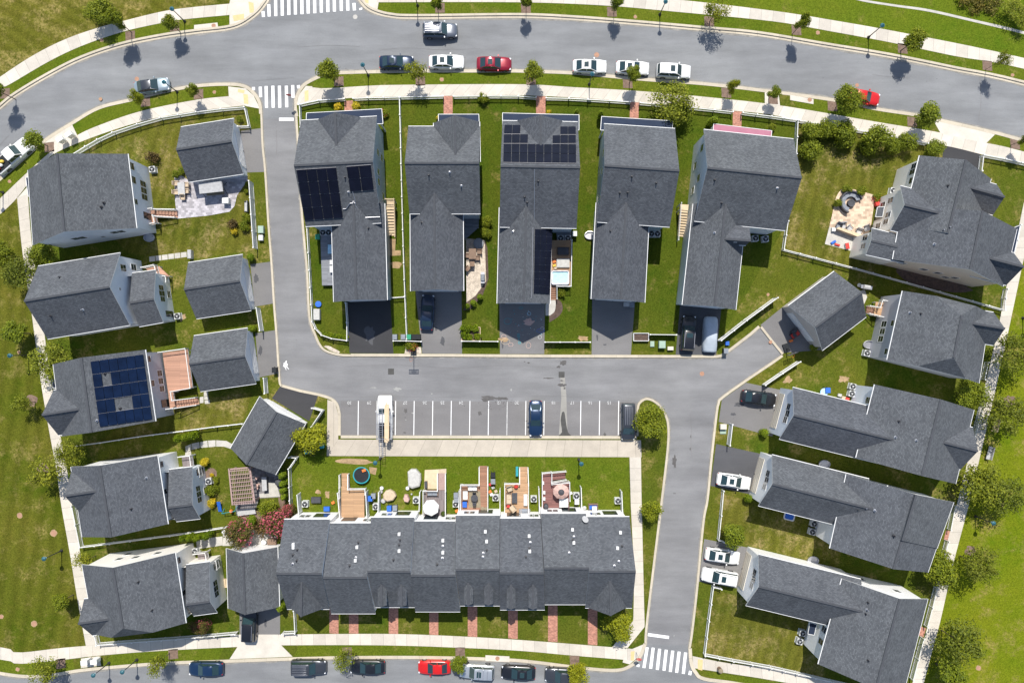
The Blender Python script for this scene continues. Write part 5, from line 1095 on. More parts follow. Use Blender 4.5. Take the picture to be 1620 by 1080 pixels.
def trunk_mesh(hc, r, seed, n=5, tr=.075):
    rg = random.Random(seed); mb = MB()
    mb.cyl((0, 0, -.05), (0.02, .01, hc * .55), tr, tr * .75, 8); mb.cyl((.02, .01, hc * .55), (.05, -.03, hc * 1.1), tr * .75, tr * .35, 7)
    for k in range(n):
        t = 2 * math.pi * k / n + rg.uniform(-.4, .4); z = hc * rg.uniform(.5, .8); q = r * rg.uniform(.5, .75)
        mb.cyl((.02, 0, z), (q * math.cos(t) * .5, q * math.sin(t) * .5, z + hc * .18), tr * .5, tr * .35, 6); mb.cyl((q * math.cos(t) * .5, q * math.sin(t) * .5, z + hc * .18), (q * math.cos(t), q * math.sin(t), z + hc * .32), tr * .35, tr * .12, 5)
    o = mb.build('trunk', 'bark'); me = o.data; bpy.data.objects.remove(o); return me
PROTO = {}
def proto(kind, seeds, n, r, rz, hc, leaf, m, trunk=True, flowers=None, **kw):
    PROTO[kind] = dict(r=r, hc=hc, v=[(crown_mesh('crown', s, n, r, rz, hc, leaf, m, **kw), trunk_mesh(hc, r, s) if trunk else trunk_mesh(hc * .8, r * .8, s, 4, .03), [(crown_mesh('blossom', s + 50, fn, r * 1.02, rz * 1.05, hc, fl, fm, hollow=.85, up=.9, **{k: v for k, v in kw.items() if k == 'lobes'}), fm) for fn, fl, fm in (flowers or ())]) for s in seeds])
proto('street', (1, 2, 3), 3400, 1.5, 1.55, 3.3, .12, 'leaf_street', hollow=.2)
proto('loose', (4, 5), 1500, 1.8, 1.5, 3.4, .13, 'leaf_loose', lobes=10, spread=.8, hollow=.05)
proto('big', (6, 7), 5200, 2.6, 2.2, 4.2, .16, 'leaf_street', lobes=11, spread=.7, hollow=.15)
proto('bigloose', (8, 9), 3600, 2.8, 2.2, 4.3, .15, 'leaf_loose', lobes=14, spread=.82, hollow=.02)
proto('park', (10, 11, 12), 2700, 3.0, 2.4, 4.6, .16, 'leaf_park', lobes=13, spread=.8, hollow=.02)
proto('yellow', (13, 14), 3600, 2.0, 1.9, 3.2, .15, 'leaf_yellow', lobes=9, spread=.7, hollow=.15)
proto('shrub', (15, 16, 17), 1500, 1.0, .8, .8, .1, 'leaf_street', trunk=False, hollow=.2)
proto('weed', (31, 32), 900, 1.4, .5, .5, .11, 'leaf_weed', trunk=False, lobes=12, spread=.85, hollow=.02)
proto('veg', (33, 34), 420, .5, .3, .35, .11, 'leaf_clip', trunk=False, lobes=6, spread=.6, hollow=.05)
proto('hedge', (18, 19, 20), 3600, 1.9, 1.7, 1.7, .14, 'leaf_street', trunk=False, lobes=9, hollow=.2)
proto('clipped', (21, 22), 1900, .75, .75, .72, .075, 'leaf_clip', trunk=False, lobes=5, spread=.25, hollow=.5)
proto('column', (23, 24), 2600, .62, 1.5, 1.5, .085, 'leaf_clip', trunk=False, lobes=7, spread=.28, hollow=.4)
proto('gold', (25, 26), 1500, .8, .65, .6, .085, 'leaf_gold', trunk=False, lobes=6, spread=.35, hollow=.4)
proto('myrtle', (27, 28), 3000, 1.8, 1.5, 2.0, .12, 'leaf_myrtle', trunk=False, lobes=10, spread=.75, hollow=.1, flowers=((620, .13, 'petal'),))
proto('rose', (29,), 900, .9, .5, .5, .1, 'leaf_street', trunk=False, flowers=((110, .09, 'petal_red'),))
proto('brown', (30,), 800, .9, .7, .8, .1, 'leaf_brown', trunk=False, hollow=.1)
CNT = {}
def tree(name, label, kind, px, py, rpx, h=None, group=None, cat='tree', sy=1.0, deg=None):
    P = PROTO[kind]; hc = h if h is not None else P['hc'] * (rpx / S) / P['r']
    p = W(px, py, hc); i = CNT.get(kind, 0); CNT[kind] = i + 1; cm, tm, fl = P['v'][i % len(P['v'])]
    t = thing(name, label, cat, (p.x, p.y, GZ), group, R(deg if deg is not None else (i * 67) % 360)); ORG[t.name] = Vector()
    s = rpx / S / P['r'] * (1 - hc / H); t.scale = (s, s * sy, hc / P['hc'])
    for nm, me in [('crown', cm), ('trunk' if kind not in ('weed', 'veg', 'shrub', 'hedge', 'clipped', 'column', 'gold', 'rose', 'brown', 'myrtle') else 'stem', tm)] + [('blossom', f) for f, _ in fl]:
        o = bpy.data.objects.new(nm, me); col.objects.link(o); o.parent = t
    return t
GS = 'young street trees in mulch squares'
for a in ((183, 31, 15, 4.2, 'twin-crowned street tree leaning over the footpath beside the dry lawn', 'street'), (-9, 141, 14, 4.2, 'street tree at the photo edge where the curved street leaves', 'street'), (270, 37, 13, 3.0, 'dense street tree beside the storm drain slab on the far kerb', 'street'),
          (217, 153.5, 10, 2.4, 'small yellowing street tree next to the pale blue saloon', 'yellow'), (306, 144.5, 10.5, 2.6, 'small street tree between the bend lamp and the crossing', 'street'), (54, 222, 17, 3.0, 'street tree touching the hood of the white pickup truck', 'street'),
          (520, 112.5, 18, 3.4, 'dense round street tree by the alley mouth', 'street'), (657.5, 113, 17, 3.4, 'loose street tree leaning over the navy saloon', 'loose'), (690, 5, 11, 3.2, 'street tree on the far verge above the driving estate car', 'street'), (833, 3, 10, 3.2, 'narrow street tree on the far verge above the dark red saloon', 'street'),
          (976, 5, 10.5, 3.2, 'narrow street tree on the far verge above the three white cars', 'street'), (1133, 18, 18, 3.4, 'wide loose street tree on the far verge', 'loose'), (1270, 36, 11, 3.8, 'ragged street tree on the far verge before the lamp', 'street'), (1447, 64, 18, 3.6, 'wide street tree on the far verge beyond the lamp', 'street'),
          (1586, 95, 11, 3.6, 'sparse street tree on the far verge near the photo edge', 'loose'), (844, 114, 17, 3.2, 'round street tree between the dark red and white cars', 'street'), (1001.5, 118.5, 13, 3.2, 'round street tree against the middle white car', 'street'), (1159, 137.5, 9.5, 2.6, 'small yellowing street tree beyond the white estate car', 'yellow'),
          (1226, 147, 10.5, 2.6, 'small street tree in the gap beside the storm drain slab', 'street'), (1340, 157, 22, 3.6, 'largest street tree, hiding the tail of the bright red car', 'big'), (1467, 182.5, 20, 3.2, 'round street tree before the paved apron', 'street'), (1624, 220, 10, 3.2, 'street tree beyond the paved apron at the photo edge', 'street'),
          (70, 1060, 20, 3.4, 'street tree at the corner end of the front street', 'loose'), (250, 1049, 16, 3.4, 'loose street tree facing the two white mail cabinets', 'loose'), (543, 1041, 16, 3.0, 'street tree between the grey estate car and a black saloon', 'loose'), (725, 1049, 14.5, 3.0, 'street tree between the red saloon and silver estate car', 'street'),
          (912, 1066, 17, 3.0, 'street tree over the last estate car on the front street', 'yellow')):
    tree('street_tree', a[4], a[5], a[0], a[1], a[2], a[3], GS)
T = tree
T('leafy_tree', 'broad dark tree on the dry lawn beside the top footpath', 'big', 158, 16, 23, 2.6); T('leafy_tree', 'big pale green tree spilling over the inner sidewalk', 'bigloose', 1064, 160, 34, 3.4, sy=.9)
T('leafy_tree', 'dark shrubby tree growing under the big pale street-side tree', 'hedge', 1074, 178, 19, 2.0)
T('leafy_tree', 'round tree on the planted island of the alley', 'big', 1030, 667, 25, 3.0); T('leafy_tree', 'yellow green tree against the slanted garage', 'yellow', 491, 692, 24, 2.6)
T('leafy_tree', 'small yellow green tree on the verge beside the alley', 'yellow', 1032, 807, 16, 2.2); T('leafy_tree', 'yellow green tree at the corner townhouse garden', 'yellow', 978, 989, 23, 2.6); T('leafy_tree', 'round bright tree beside the two white cars', 'street', 1160, 846, 20, 2.8)
GP = 'trees in the park lawns'
for a in ((67, 404, 22, 3, 'dense tree wedged between the two upper white houses', 'big'), (36, 430, 28, 3.5, 'large dark tree in the west park beside the second white house', 'park'), (4, 402, 20, 3, 'tree at the west photo edge next to the large dark tree', 'big'),
          (25, 527, 20, 3, 'round young tree alone in the west park', 'street'), (81, 573, 33, 3.6, 'pale feathery tree over the west footpath by the solar house', 'bigloose'), (35, 638, 15, 2.8, 'small tree with a mulch ring in the west park', 'loose'), (108, 719, 22, 3.2, 'pale loose tree over the footpath between the two lower houses', 'bigloose'),
          (73, 748, 24, 3.4, 'sparse light tree in the west park near the footpath', 'loose'), (97, 951, 14, 2.8, 'small round tree on the lower west lawn', 'street'), (135, 887, 16, 2.6, 'loose tree at the corner of the cream house', 'loose'),
          (1607, 560, 32, 4.2, 'large tree in the east park level with the dead-end garage', 'park'), (1594, 655, 33, 4.4, 'wide dark tree in the east park near the bench', 'park'), (1552, 765, 36, 4.2, 'brownish wide tree over the east footpath', 'bigloose'), (1590, 785, 30, 4, 'green tree beside the east lamp post', 'park'),
          (1488, 902, 30, 3.4, 'dense tree overhanging the east footpath fence', 'big'), (1550, 893, 27, 4.4, 'wide tree with a mulch ring in the east park', 'park'), (1521, 1017, 35, 4.6, 'largest tree of the east park beside the footpath', 'park'), (1503, 1066, 25, 3.4, 'bright bushy tree at the foot of the east park', 'street'),
          (1535, 624, 24, 3, 'bushy tree squeezed between two houses at the east footpath', 'big'), (1604, 14, 17, 1.5, 'scrubby bush at the far top corner', 'loose')):
    T('park_tree', a[4], a[5], a[0], a[1], a[2], a[3], GP)
GB = 'tall bushes along the sidewalk fence'
for a in ((1281, 238, 18, 'bush beside the fence corner, lowest of the tall bushes'), (1283, 208, 17, 'bush in the fence corner against the sidewalk'), (1308, 205, 17, 'bush second along the sidewalk fence'), (1338, 212, 21, 'wide bush third along the sidewalk fence'), (1383, 222, 24, 'widest bush of the sidewalk fence'), (1412, 230, 14, 'dark low bush in the middle of the row'), (1434, 226, 16, 'round bush near the end of the row'), (1478, 234, 15, 'yellowish round bush beside the paved apron')):
    T('tall_bush', a[3], 'hedge', a[0], a[1], a[2], None, GB, 'bush')
for a in ((1545, 4, 16), (1568, 6, 17), (1528, -3, 15), (1618, 34, 13)): T('wild_bush', {1545: 'wild bush at the edge of the far rough grass', 1568: 'wild bush between two others in the far rough grass', 1528: 'outermost wild bush cut by the photo edge', 1618: 'wild bush beside the grey trail'}[a[0]], 'weed' if a[0] != 1618 else 'loose', a[0], a[1], a[2], .6 if a[0] != 1618 else 1.4, 'wild bushes beyond the trail', 'bush')
GU = 'garden shrubs around the houses'
for x, y, r, kd, lab in ((769.5, 352, 10, 'hedge', 'upright bush at the back of the flagstone terrace'), (769, 368, 9.5, 'hedge', 'lower upright bush at the back of the flagstone terrace'), (759, 470, 7, 'clipped', 'clipped ball nearest the barbecue terrace'), (748.5, 479, 7, 'clipped', 'middle clipped ball of three beside a drive'), (739.5, 484.5, 6.5, 'clipped', 'clipped ball closest to the drive'),
                         (242, 249, 11, 'brown', 'brown bush beside the heat pump of the corner house'), (279, 276, 7, 'shrub', 'green bush above the patio dining table'), (287, 271, 7, 'shrub', 'green bush touching the patio garage'), (391, 345, 8, 'shrub', 'shrub under the garden bench'), (386, 358, 9, 'shrub', 'shrub lowest along the patio fence'), (371, 366, 7, 'gold', 'yellow green shrub at the lawn corner'), (368, 354, 9, 'brown', 'brown shrub beside the lawn corner'), (391, 292, 4, 'shrub', 'little shrub high on the patio fence'), (390, 303, 4, 'shrub', 'little shrub second on the patio fence'),
                         (397.5, 408, 8.5, 'clipped', 'clipped ball at the upper garage drive'), (399.5, 519, 8.5, 'clipped', 'clipped ball at the lower garage drive'), (380, 189, 6, 'shrub', 'dark little bush at the corner fence end'), (286, 692, 9.5, 'clipped', 'clipped ball at the fence, first of three'), (297, 690, 9.5, 'clipped', 'clipped ball at the fence, middle of three'), (307, 688, 9.5, 'clipped', 'clipped ball at the fence, last of three'),
                         (324.5, 730, 9, 'gold', 'golden shrub beside the white back steps'), (335.5, 795.5, 9, 'gold', 'golden shrub nearest the blue slide'), (336, 751, 4.5, 'gold', 'little orange shrub beside the heat pump'), (341.5, 758, 6, 'shrub', 'green shrub beside the garden heat pump'), (335, 775, 10, 'shrub', 'wide green shrub in the garden bed'),
                         (294, 849, 8, 'clipped', 'clipped bush at the hedge start by the cream house'), (305, 848, 8.5, 'clipped', 'second clipped bush of the hedge by the cream house'), (317, 847, 8.5, 'clipped', 'third clipped bush of the hedge by the cream house'), (330, 845, 8.5, 'clipped', 'last clipped bush of the hedge by the cream house'),
                         (425, 804, 16, 'hedge', 'dark rounded bush between pergola and pink bushes'), (399, 823, 12, 'clipped', 'clipped low bush above the grey one'), (414, 833, 15, 'brown', 'grey brown bush between the two pink ones'), (310, 991, 12, 'brown', 'dark bush at the fence of the cream house'),
                         (448, 751, 7, 'column', 'cone bush at the fence, first of four'), (450, 763, 7, 'column', 'cone bush at the fence, second of four'), (450, 774, 7, 'column', 'cone bush at the fence, third of four'), (450.5, 784, 7, 'column', 'cone bush at the fence, last of four'), (446, 957, 8, 'column', 'dark cone bush beside the front garage'),
                         (535, 170, 8, 'gold', 'yellow bush beside the brick walk near the alley mouth'), (564, 169, 9, 'gold', 'yellow bush across the brick walk near the alley mouth'), (608, 180, 9, 'rose', 'red flowering bush at the porch corner'), (764, 157, 10, 'shrub', 'pale bush against the sidewalk fence'), (752, 179, 4, 'shrub', 'tiny bush beside a brick walk'), (694, 187, 5, 'gold', 'yellow bush at the front porch'),
                         (950, 182, 6, 'column', 'dark cone bush at a porch corner'), (912, 178, 5, 'column', 'small cone bush between two porches'), (1127, 193, 9, 'column', 'tall dark bush beside the rose porch roof'), (1220, 202, 7, 'shrub', 'round bush at the far end of the rose porch'), (888, 463, 8, 'shrub', 'bright bush below the deck with the paddling pool'), (868, 178, 5, 'gold', 'yellow flowers at the solar house porch'),
                         (1339, 299, 8, 'shrub', 'bush behind the curved outdoor sofa'), (1362, 302, 9, 'shrub', 'bright bush at the sofa corner of the terrace'), (1325, 322, 8, 'shrub', 'dark bush at the low end of the curved sofa'), (1388, 313, 9, 'rose', 'flower pots by the terrace wall'), (1208, 684, 9, 'clipped', 'clipped ball between the two drives of the east houses'), (1183, 787, 9.5, 'clipped', 'clipped ball beside the drive with one white car'),
                         (650, 547, 10, 'rose', 'red rose bush beside the basketball hoop'), (655, 546, 7, 'rose', 'smaller red rose bush beside the hoop'), (1287, 549, 8, 'shrub', 'dark bush at the corner of the dead-end garage'), (1148, 484, 6, 'shrub', 'dark bush at the wing with the covered car')):
    T('garden_shrub', lab, kd, x, y, r, 1.5 if (kd == 'clipped' and 280 < x < 335) else None, GU, 'shrub')
GM = 'pink crape myrtles in the gardens'
T('crape_myrtle', 'pink flowering bush by the front garage, fully in bloom', 'myrtle', 379, 842, 22, 2.2, GM, 'bush'); T('crape_myrtle', 'pink flowering bush leaning on the end townhouse', 'myrtle', 438, 826, 22, 2.2, GM, 'bush', 1.1); T('crape_myrtle', 'small pink flowering bush at the fence of the cream house', 'myrtle', 320, 991, 11, 1.5, GM, 'bush')
T('crape_myrtle', 'pink flowering sprig beside the townhouse privacy panel', 'myrtle', 456, 806, 11, 1.6, GM, 'bush')
for i, (x, y) in enumerate(((733, 520), (742, 520), (752, 520), (756, 532), (742, 533), (734, 531))): T('vegetable_plant', 'leafy vegetable growing in the white framed planter', 'veg', x, y, 6.5, .55, 'vegetables in the framed planter', 'plant')
for i in range(7): T('vegetable_plant', 'leafy vegetable growing in the curved fence bed', 'veg', 514 + 5.5 * i, 529 + .9 * i, 5, .4, 'vegetables in the curved bed', 'plant')
# ================================================================== FENCES
def fence(label, pts, kind='picket', h=1.05, z=GZ):
    """white fence along plan pixels read at its top rail"""
    P = [W(*p, z + h * .8) for p in pts]; P = [Vector((p.x, p.y, z)) for p in P]
    f = thing('picket_fence' if kind == 'picket' else 'panel_fence', label, 'fence', P[0], 'white fences around the gardens'); up = Vector((0, 0, 1))
    rl, pk, posts = MB(), MB(), []
    for a, b in zip(P, P[1:]):
        ln = (b - a).length; n = max(1, round(ln / 2.4)); d = (b - a) / n
        for k in range(n + 1):
            q = a + d * k
            if not posts or (posts[-1] - q).length > .3: posts.append(q)
        if kind == 'picket':
            for zz in (.16, h - .1): rl.beam(a + up * zz, b + up * zz, .07 if zz < .5 else .1, .09)
            m = int(ln / .14)
            for k in range(m): q = a + (b - a) * ((k + .5) / m); pk.box((q.x, q.y, z + h * .5), (.055, .035, h - .04), math.atan2(b.y - a.y, b.x - a.x))
        elif kind == 'rail':
            for zz in (.35, .65, h - .05): rl.beam(a + up * zz, b + up * zz, .05, .12)
        else:
            for zz in (.1, h - .03): rl.beam(a + up * zz, b + up * zz, .09, .14)
            pk.beam(a + up * h * .5, b + up * h * .5, .04, h - .16)
    if rl.v: rl.build('rail', 'vinyl_white', f)
    if pk.v: pk.build('pickets' if kind == 'picket' else 'panel', 'vinyl_white', f)
    for q in posts[:95]:
        k = MB(); k.box((q.x, q.y, z + h * .5 + .03), (.12, .12, h + .06)); o = k.build('post', 'vinyl_white', f); k = MB(); k.box((q.x, q.y, z + h + .08), (.17, .17, .05)); k.build('cap', 'vinyl_white', o)
    return f
F = fence
F('white picket fence bordering the curved sidewalk of the corner house', [(113, 246), (136, 232), (155, 221), (179, 210), (218, 197), (254, 187), (311, 177.8), (350, 173), (387, 170), (393.5, 200), (377, 200.5)])
F('tall white panel fence beside the patio and garden bench', [(395, 287), (398.5, 340), (402, 392)], 'panel', 1.7)
F('short tall panel fence between two garage drives', [(406.5, 487), (412, 523)], 'panel', 1.6); F('short panel fence beside the black wheelie bin', [(418, 598), (419.5, 622)], 'panel', 1.5)
F('white picket fence between the solar house and pergola garden', [(109, 707), (160, 700), (220, 690.5), (290, 681.5), (340, 675), (384, 670)]); F('white picket fence from the footpath to the pink bush', [(114, 800), (120, 830), (127, 865.5), (175, 859.5), (240, 851), (300, 843), (358, 834)])
F('white picket fence in front of the cream corner house', [(150, 1004), (153.5, 1019.5), (210, 1015), (280, 1010), (340, 1005), (373, 1002)], h=1.1); F('L-shaped fence beside the townhouse end lawn', [(465, 965), (467, 1000.5), (447, 1001.5)])
F('dark backed panel fence beside the cone bushes', [(457.5, 723), (469, 724), (457, 741), (458, 770), (459.5, 812)], h=1.4); F('small angled panel fence beside the black driveway', [(494, 645), (510, 649.5), (493, 675)], 'panel', 1.4)
F('curving white picket fence around the alley bend garden', [(485.6, 359), (488, 400), (491, 455), (494, 509), (499, 520), (509, 530), (525, 535.5), (549, 538.7), (549, 510), (547, 479)])
F('white picket fence at the alley mouth garden, along the sidewalk', [(475.5, 202), (474, 166), (504, 159.5), (545, 157)]); F('white picket fence between the first two brick walks', [(559, 156.5), (581.5, 155.6), (633, 154.5), (667, 153.8), (701, 153)])
F('white picket fence between the second and third brick walks', [(717.6, 153.2), (765, 152.7), (820, 153), (848, 155)]); F('white picket fence between the third and fourth brick walks', [(864, 155.8), (900, 156.5), (930, 158), (965, 160), (997, 162)])
F('white picket fence running under the big pale tree', [(1012.6, 163.5), (1050, 166.5), (1096, 171), (1130, 174.5), (1159, 177.6)]); F('white picket fence round the rose porch garden', [(1174.6, 179), (1220, 184.6), (1262, 190.6), (1259.6, 244)])
F('long narrow white divider fence between two long houses', [(632, 155), (633.5, 210), (634.6, 260), (638, 390), (640.6, 469), (643.5, 536)], h=1.1); F('short fence joining the garage wing to the divider', [(619, 471), (640, 469.5)])
F('white picket fence behind the tall bushes', [(1265, 191.5), (1330, 202), (1407, 215.5), (1467, 227.5)]); F('white picket fence beyond the black top corner drive', [(1552.6, 271), (1555.5, 245.5), (1590, 252), (1640, 263)])
F('long white picket fence below the large terrace house', [(1246.5, 350), (1240, 395), (1290, 408), (1353, 424.6), (1433, 446.7), (1511, 468.7), (1589, 490.7), (1590, 472), (1593, 457)])
F('white picket fence at the east front of the terrace house', [(1614, 356), (1609, 380), (1603, 403)]); F('long tall white slatted fence with black brackets beside the covered car', [(1140, 538.5), (1180, 507), (1229, 471)], 'panel', 1.9)
F('free standing white fence piece beside the dead-end garage lawn', [(1210, 609), (1237, 590.5), (1265, 572)], 'panel', 1.4); F('short white panel beside the utility box on the east lawn', [(1158, 671), (1154, 704)], 'panel', 1.5)
F('narrow white fence between the alley and the round bright tree', [(1144.5, 776), (1141, 815), (1137, 854), (1145, 857)]); F('white picket fence round the big corner lawn', [(1141, 931), (1128.5, 928), (1121.5, 981.5), (1115, 1036), (1160, 1045), (1220, 1055.5), (1262, 1065), (1317, 1078), (1380, 1092)])
F('white porch fence beside the bushy tree on the east footpath', [(1563, 573), (1557, 600)]); F('white front fence of the house with the dark car', [(1557, 634), (1548, 668), (1540, 699)]); F('white front fence of the house with one white car', [(1511, 800), (1503.5, 838)])
F('white front fence below the brick step of the one-car house', [(1500, 856), (1490, 893)]); F('white front fence of the house with two white cars', [(1482.6, 930), (1466.5, 991)]); F('white front fence past the brick step of the two-car house', [(1461, 1010), (1444, 1075)])
F('white rail across the planter beside a drive', [(730.6, 539.5), (787.6, 540)], h=1.3, kind='panel'); F('white rail between the chalked drive and the next', [(862, 541), (933.5, 541)], h=1.3, kind='panel'); F('white rail in front of the bins', [(622.5, 539), (643, 539), (666.5, 540)], h=1.0, kind='panel')
F('white rail behind the three utility boxes', [(1028, 529), (1069.5, 529.5)], h=1.2, kind='panel')
for i, (a, b, lab) in enumerate(((( 470, 783), (472.5, 812), 'privacy panel beside the pink sprig at the first townhouse'), ((534, 780), (537.5, 819), 'privacy panel on one side of the tan deck'), ((578.5, 779), (580.5, 818), 'privacy panel on the trampoline side of the tan deck'), ((599, 779), (598, 812), 'privacy panel behind the round table covers'), ((664, 779), (663, 808), 'privacy panel beside the parasol deck'), ((726.5, 777), (726, 811), 'privacy panel between parasol deck and sofas'), ((791, 776), (791, 812), 'privacy panel beside the beige armchairs'), ((852.5, 773), (853.5, 811), 'privacy panel beside the maroon deck'), ((919.5, 772), (920.5, 808), 'privacy panel beyond the round gazebo'), ((983.5, 778), (985, 810), 'privacy panel at the last townhouse lawn'))):
    P0, P1 = W(*a, 1.8), W(*b, 1.8); f = thing('privacy_panel', lab, 'fence', (P0.x, P0.y, GZ), 'privacy panels between the townhouses'); k = MB()
    k.beam((P0.x, P0.y, .98), (P1.x, P1.y, .98), .05, 1.66); k.build('panel', 'vinyl_white', f)
    for q in (P0, P1): k = MB(); k.box((q.x, q.y, .98), (.13, .13, 1.9)); k.build('post', 'vinyl_white', f)
    k = MB(); k.beam((P0.x, P0.y, 1.85), (P1.x, P1.y, 1.85), .1, .08); k.build('rail', 'vinyl_white', f)

# ================================================================== STREET FURNITURE AND YARD THINGS
def lamp(label, px, py):
    p = W(px, py, 0); t = thing('street_lamp', label, 'street lamp', (p.x, p.y, GZ), 'teal-topped street lamps'); ORG[t.name] = Vector()
    k = MB(); k.lathe([(.2, 0), (.2, .12), (.12, .3), (.1, .5)], n=12); k.build('base', 'dark_metal', t); k = MB(); k.cyl((0, 0, .4), (0, 0, 3.4), .07, .05, 10); k.build('pole', 'dark_metal', t)
    k = MB(); k.lathe([(.1, 3.35), (.16, 3.42), (.19, 3.75), (.2, 3.8)], n=12); ln = k.build('lantern', 'lamp_glass', t); k = MB(); k.lathe([(.3, 3.8), (.28, 3.88), (.14, 3.98), (.04, 4.08), (.02, 4.15)], n=14); k.build('cap', 'lamp_teal', ln)
    return t
for x, y, lab in ((1373, 60, 'street lamp on the far verge by the curved street'), (281, 146, 'street lamp on the inner verge at the bend'), (661, 10, 'street lamp at the far verge above the driving car'), (932, 134, 'street lamp beside the rearmost white car'), (1043.5, 24, 'street lamp on the far verge between narrow and wide trees'), (293, 35, 'street lamp next to the far storm drain'),
                  (98.5, 870, 'street lamp beside the west footpath'), (46.5, 561.5, 'street lamp beside the pale feathery tree'), (173.5, 1047, 'street lamp next to the white mail cabinets'), (217.5, 1042, 'smaller street lamp before the loose tree'), (602, 724.5, 'street lamp behind the work truck'), (915.5, 726, 'street lamp on the townhouse lawn near the dark minivan'), (1542, 816, 'street lamp on the east park lawn'), (1617, 503, 'street lamp at the east photo edge'), (583, 120, 'street lamp by the second street tree of the alley mouth'), (6, 305, 'street lamp beside the white pickup')):
    lamp(lab, x, y)
ac = None
def heat_pump(label, px, py, deg=0):
    global ac
    p = W(px, py, .7)
    if ac is None:
        t = thing('heat_pump', label, 'air conditioner', (0, 0, 0), 'heat pumps beside the houses'); ORG[t.name] = Vector()
        k = MB(); k.box((0, 0, .36), (.8, .8, .66)); k.box((0, 0, .02), (.86, .86, .06)); k.build('cabinet', 'ac_case', t)
        k = MB(); k.lathe([(.37, .69), (.37, .71), (.34, .72)], n=18); fn = k.build('fan_grille', 'ac_fan', t); k = MB(); k.lathe([(.09, .72), (.09, .75)], n=10); [k.beam((0, 0, .735), (.33 * math.cos(a), .33 * math.sin(a), .73), .025, .02) for a in (.5, 2.6, 4.7)]; k.build('fan_hub', 'ac_case', fn); ac = t
    else: t = copy_tree(ac); t['label'] = label
    t.location = (p.x, p.y, GZ); t.rotation_euler = (0, 0, R(deg))
for x, y, d, lab in ((241, 268, 8, 'heat pump beside the brown bush of the corner house'), (280.5, 500, 8, 'heat pump behind the lower back wing of the second white house'), (330, 761, 8, 'heat pump among the golden garden shrubs'), (308.5, 872, 8, 'heat pump behind the cream corner house'), (511, 368, 0, 'heat pump nearer the alley on the grey deck'), (520, 368, 0, 'heat pump nearer the wing on the grey deck'), (887, 377, 0, 'heat pump against the wing behind the sand box'), (898.5, 377, 0, 'heat pump at the rail corner behind the sand box'), (1030.5, 370, 0, 'heat pump against the plain house wing in shade'), (1040, 370, 0, 'heat pump outside the plain house corner in shade'),
                     (1195, 377, 5, 'heat pump nearer the side dormer wing'), (1211, 378, 5, 'heat pump farther from the side dormer wing'), (1349, 611, -14, 'heat pump upper one behind the house with the dark car'), (1347.5, 622.5, -14, 'heat pump lower one behind the house with the dark car'), (1371.5, 558.5, -14, 'heat pump beside the window well of the hip-roofed house'), (1288, 828, -14, 'shaded heat pump behind the one-car house'), (1285, 841, -14, 'sunlit heat pump behind the one-car house'), (1269.5, 1001, -14, 'shaded heat pump behind the two-car house'), (1265, 1014, -14, 'sunlit heat pump behind the two-car house'), (1413, 302, -12, 'heat pump on the lawn side of the large terrace house'),
                     (482.4, 797, 0, 'heat pump on the first townhouse lawn'), (594.5, 801, 0, 'heat pump beside the tan deck'), (658, 791, 0, 'heat pump beside the small draped table'), (721, 797, 0, 'heat pump between parasol deck and sofa deck'), (784, 787, 0, 'heat pump beside the sofa deck toys'), (844.5, 789, 0, 'heat pump beside the ramp deck'), (912, 784, 0, 'heat pump beside the round gazebo'), (977.6, 792, 0, 'heat pump on the last townhouse lawn')):
    heat_pump(lab, x, y, d)
def bin_(label, px, py, c='black_plastic', lid=None, deg=0, w=.6):
    p = W(px, py, .9); t = thing('wheelie_bin', label, 'bin', (p.x, p.y, GZ), 'wheelie bins', R(deg)); ORG[t.name] = Vector()
    k = MB(); a = w * .42; b = w * .5; k.hexa([(-a, -a, .05), (a, -a, .05), (a, a, .05), (-a, a, .05)], [(-b, -b * 1.15, 1.0), (b, -b * 1.15, 1.0), (b, b * 1.15, 1.0), (-b, b * 1.15, 1.0)]); k.build('bin_body', c, t)
    k = MB(); k.hexa([(-b * 1.06, -b * 1.25, 1.0), (b * 1.06, -b * 1.25, 1.0), (b * 1.06, b * 1.2, 1.0), (-b * 1.06, b * 1.2, 1.0)], [(-b, -b * 1.1, 1.08), (b, -b * 1.1, 1.08), (b, b, 1.08), (-b, b, 1.08)]); k.build('lid', lid or c, t)
    for s in (-1, 1): k = MB(); k.cyl((s * b * .8 - .03, b * 1.1, .12), (s * b * .8 + .03, b * 1.1, .12), .11, n=10); k.build('wheel', 'tyre', t)
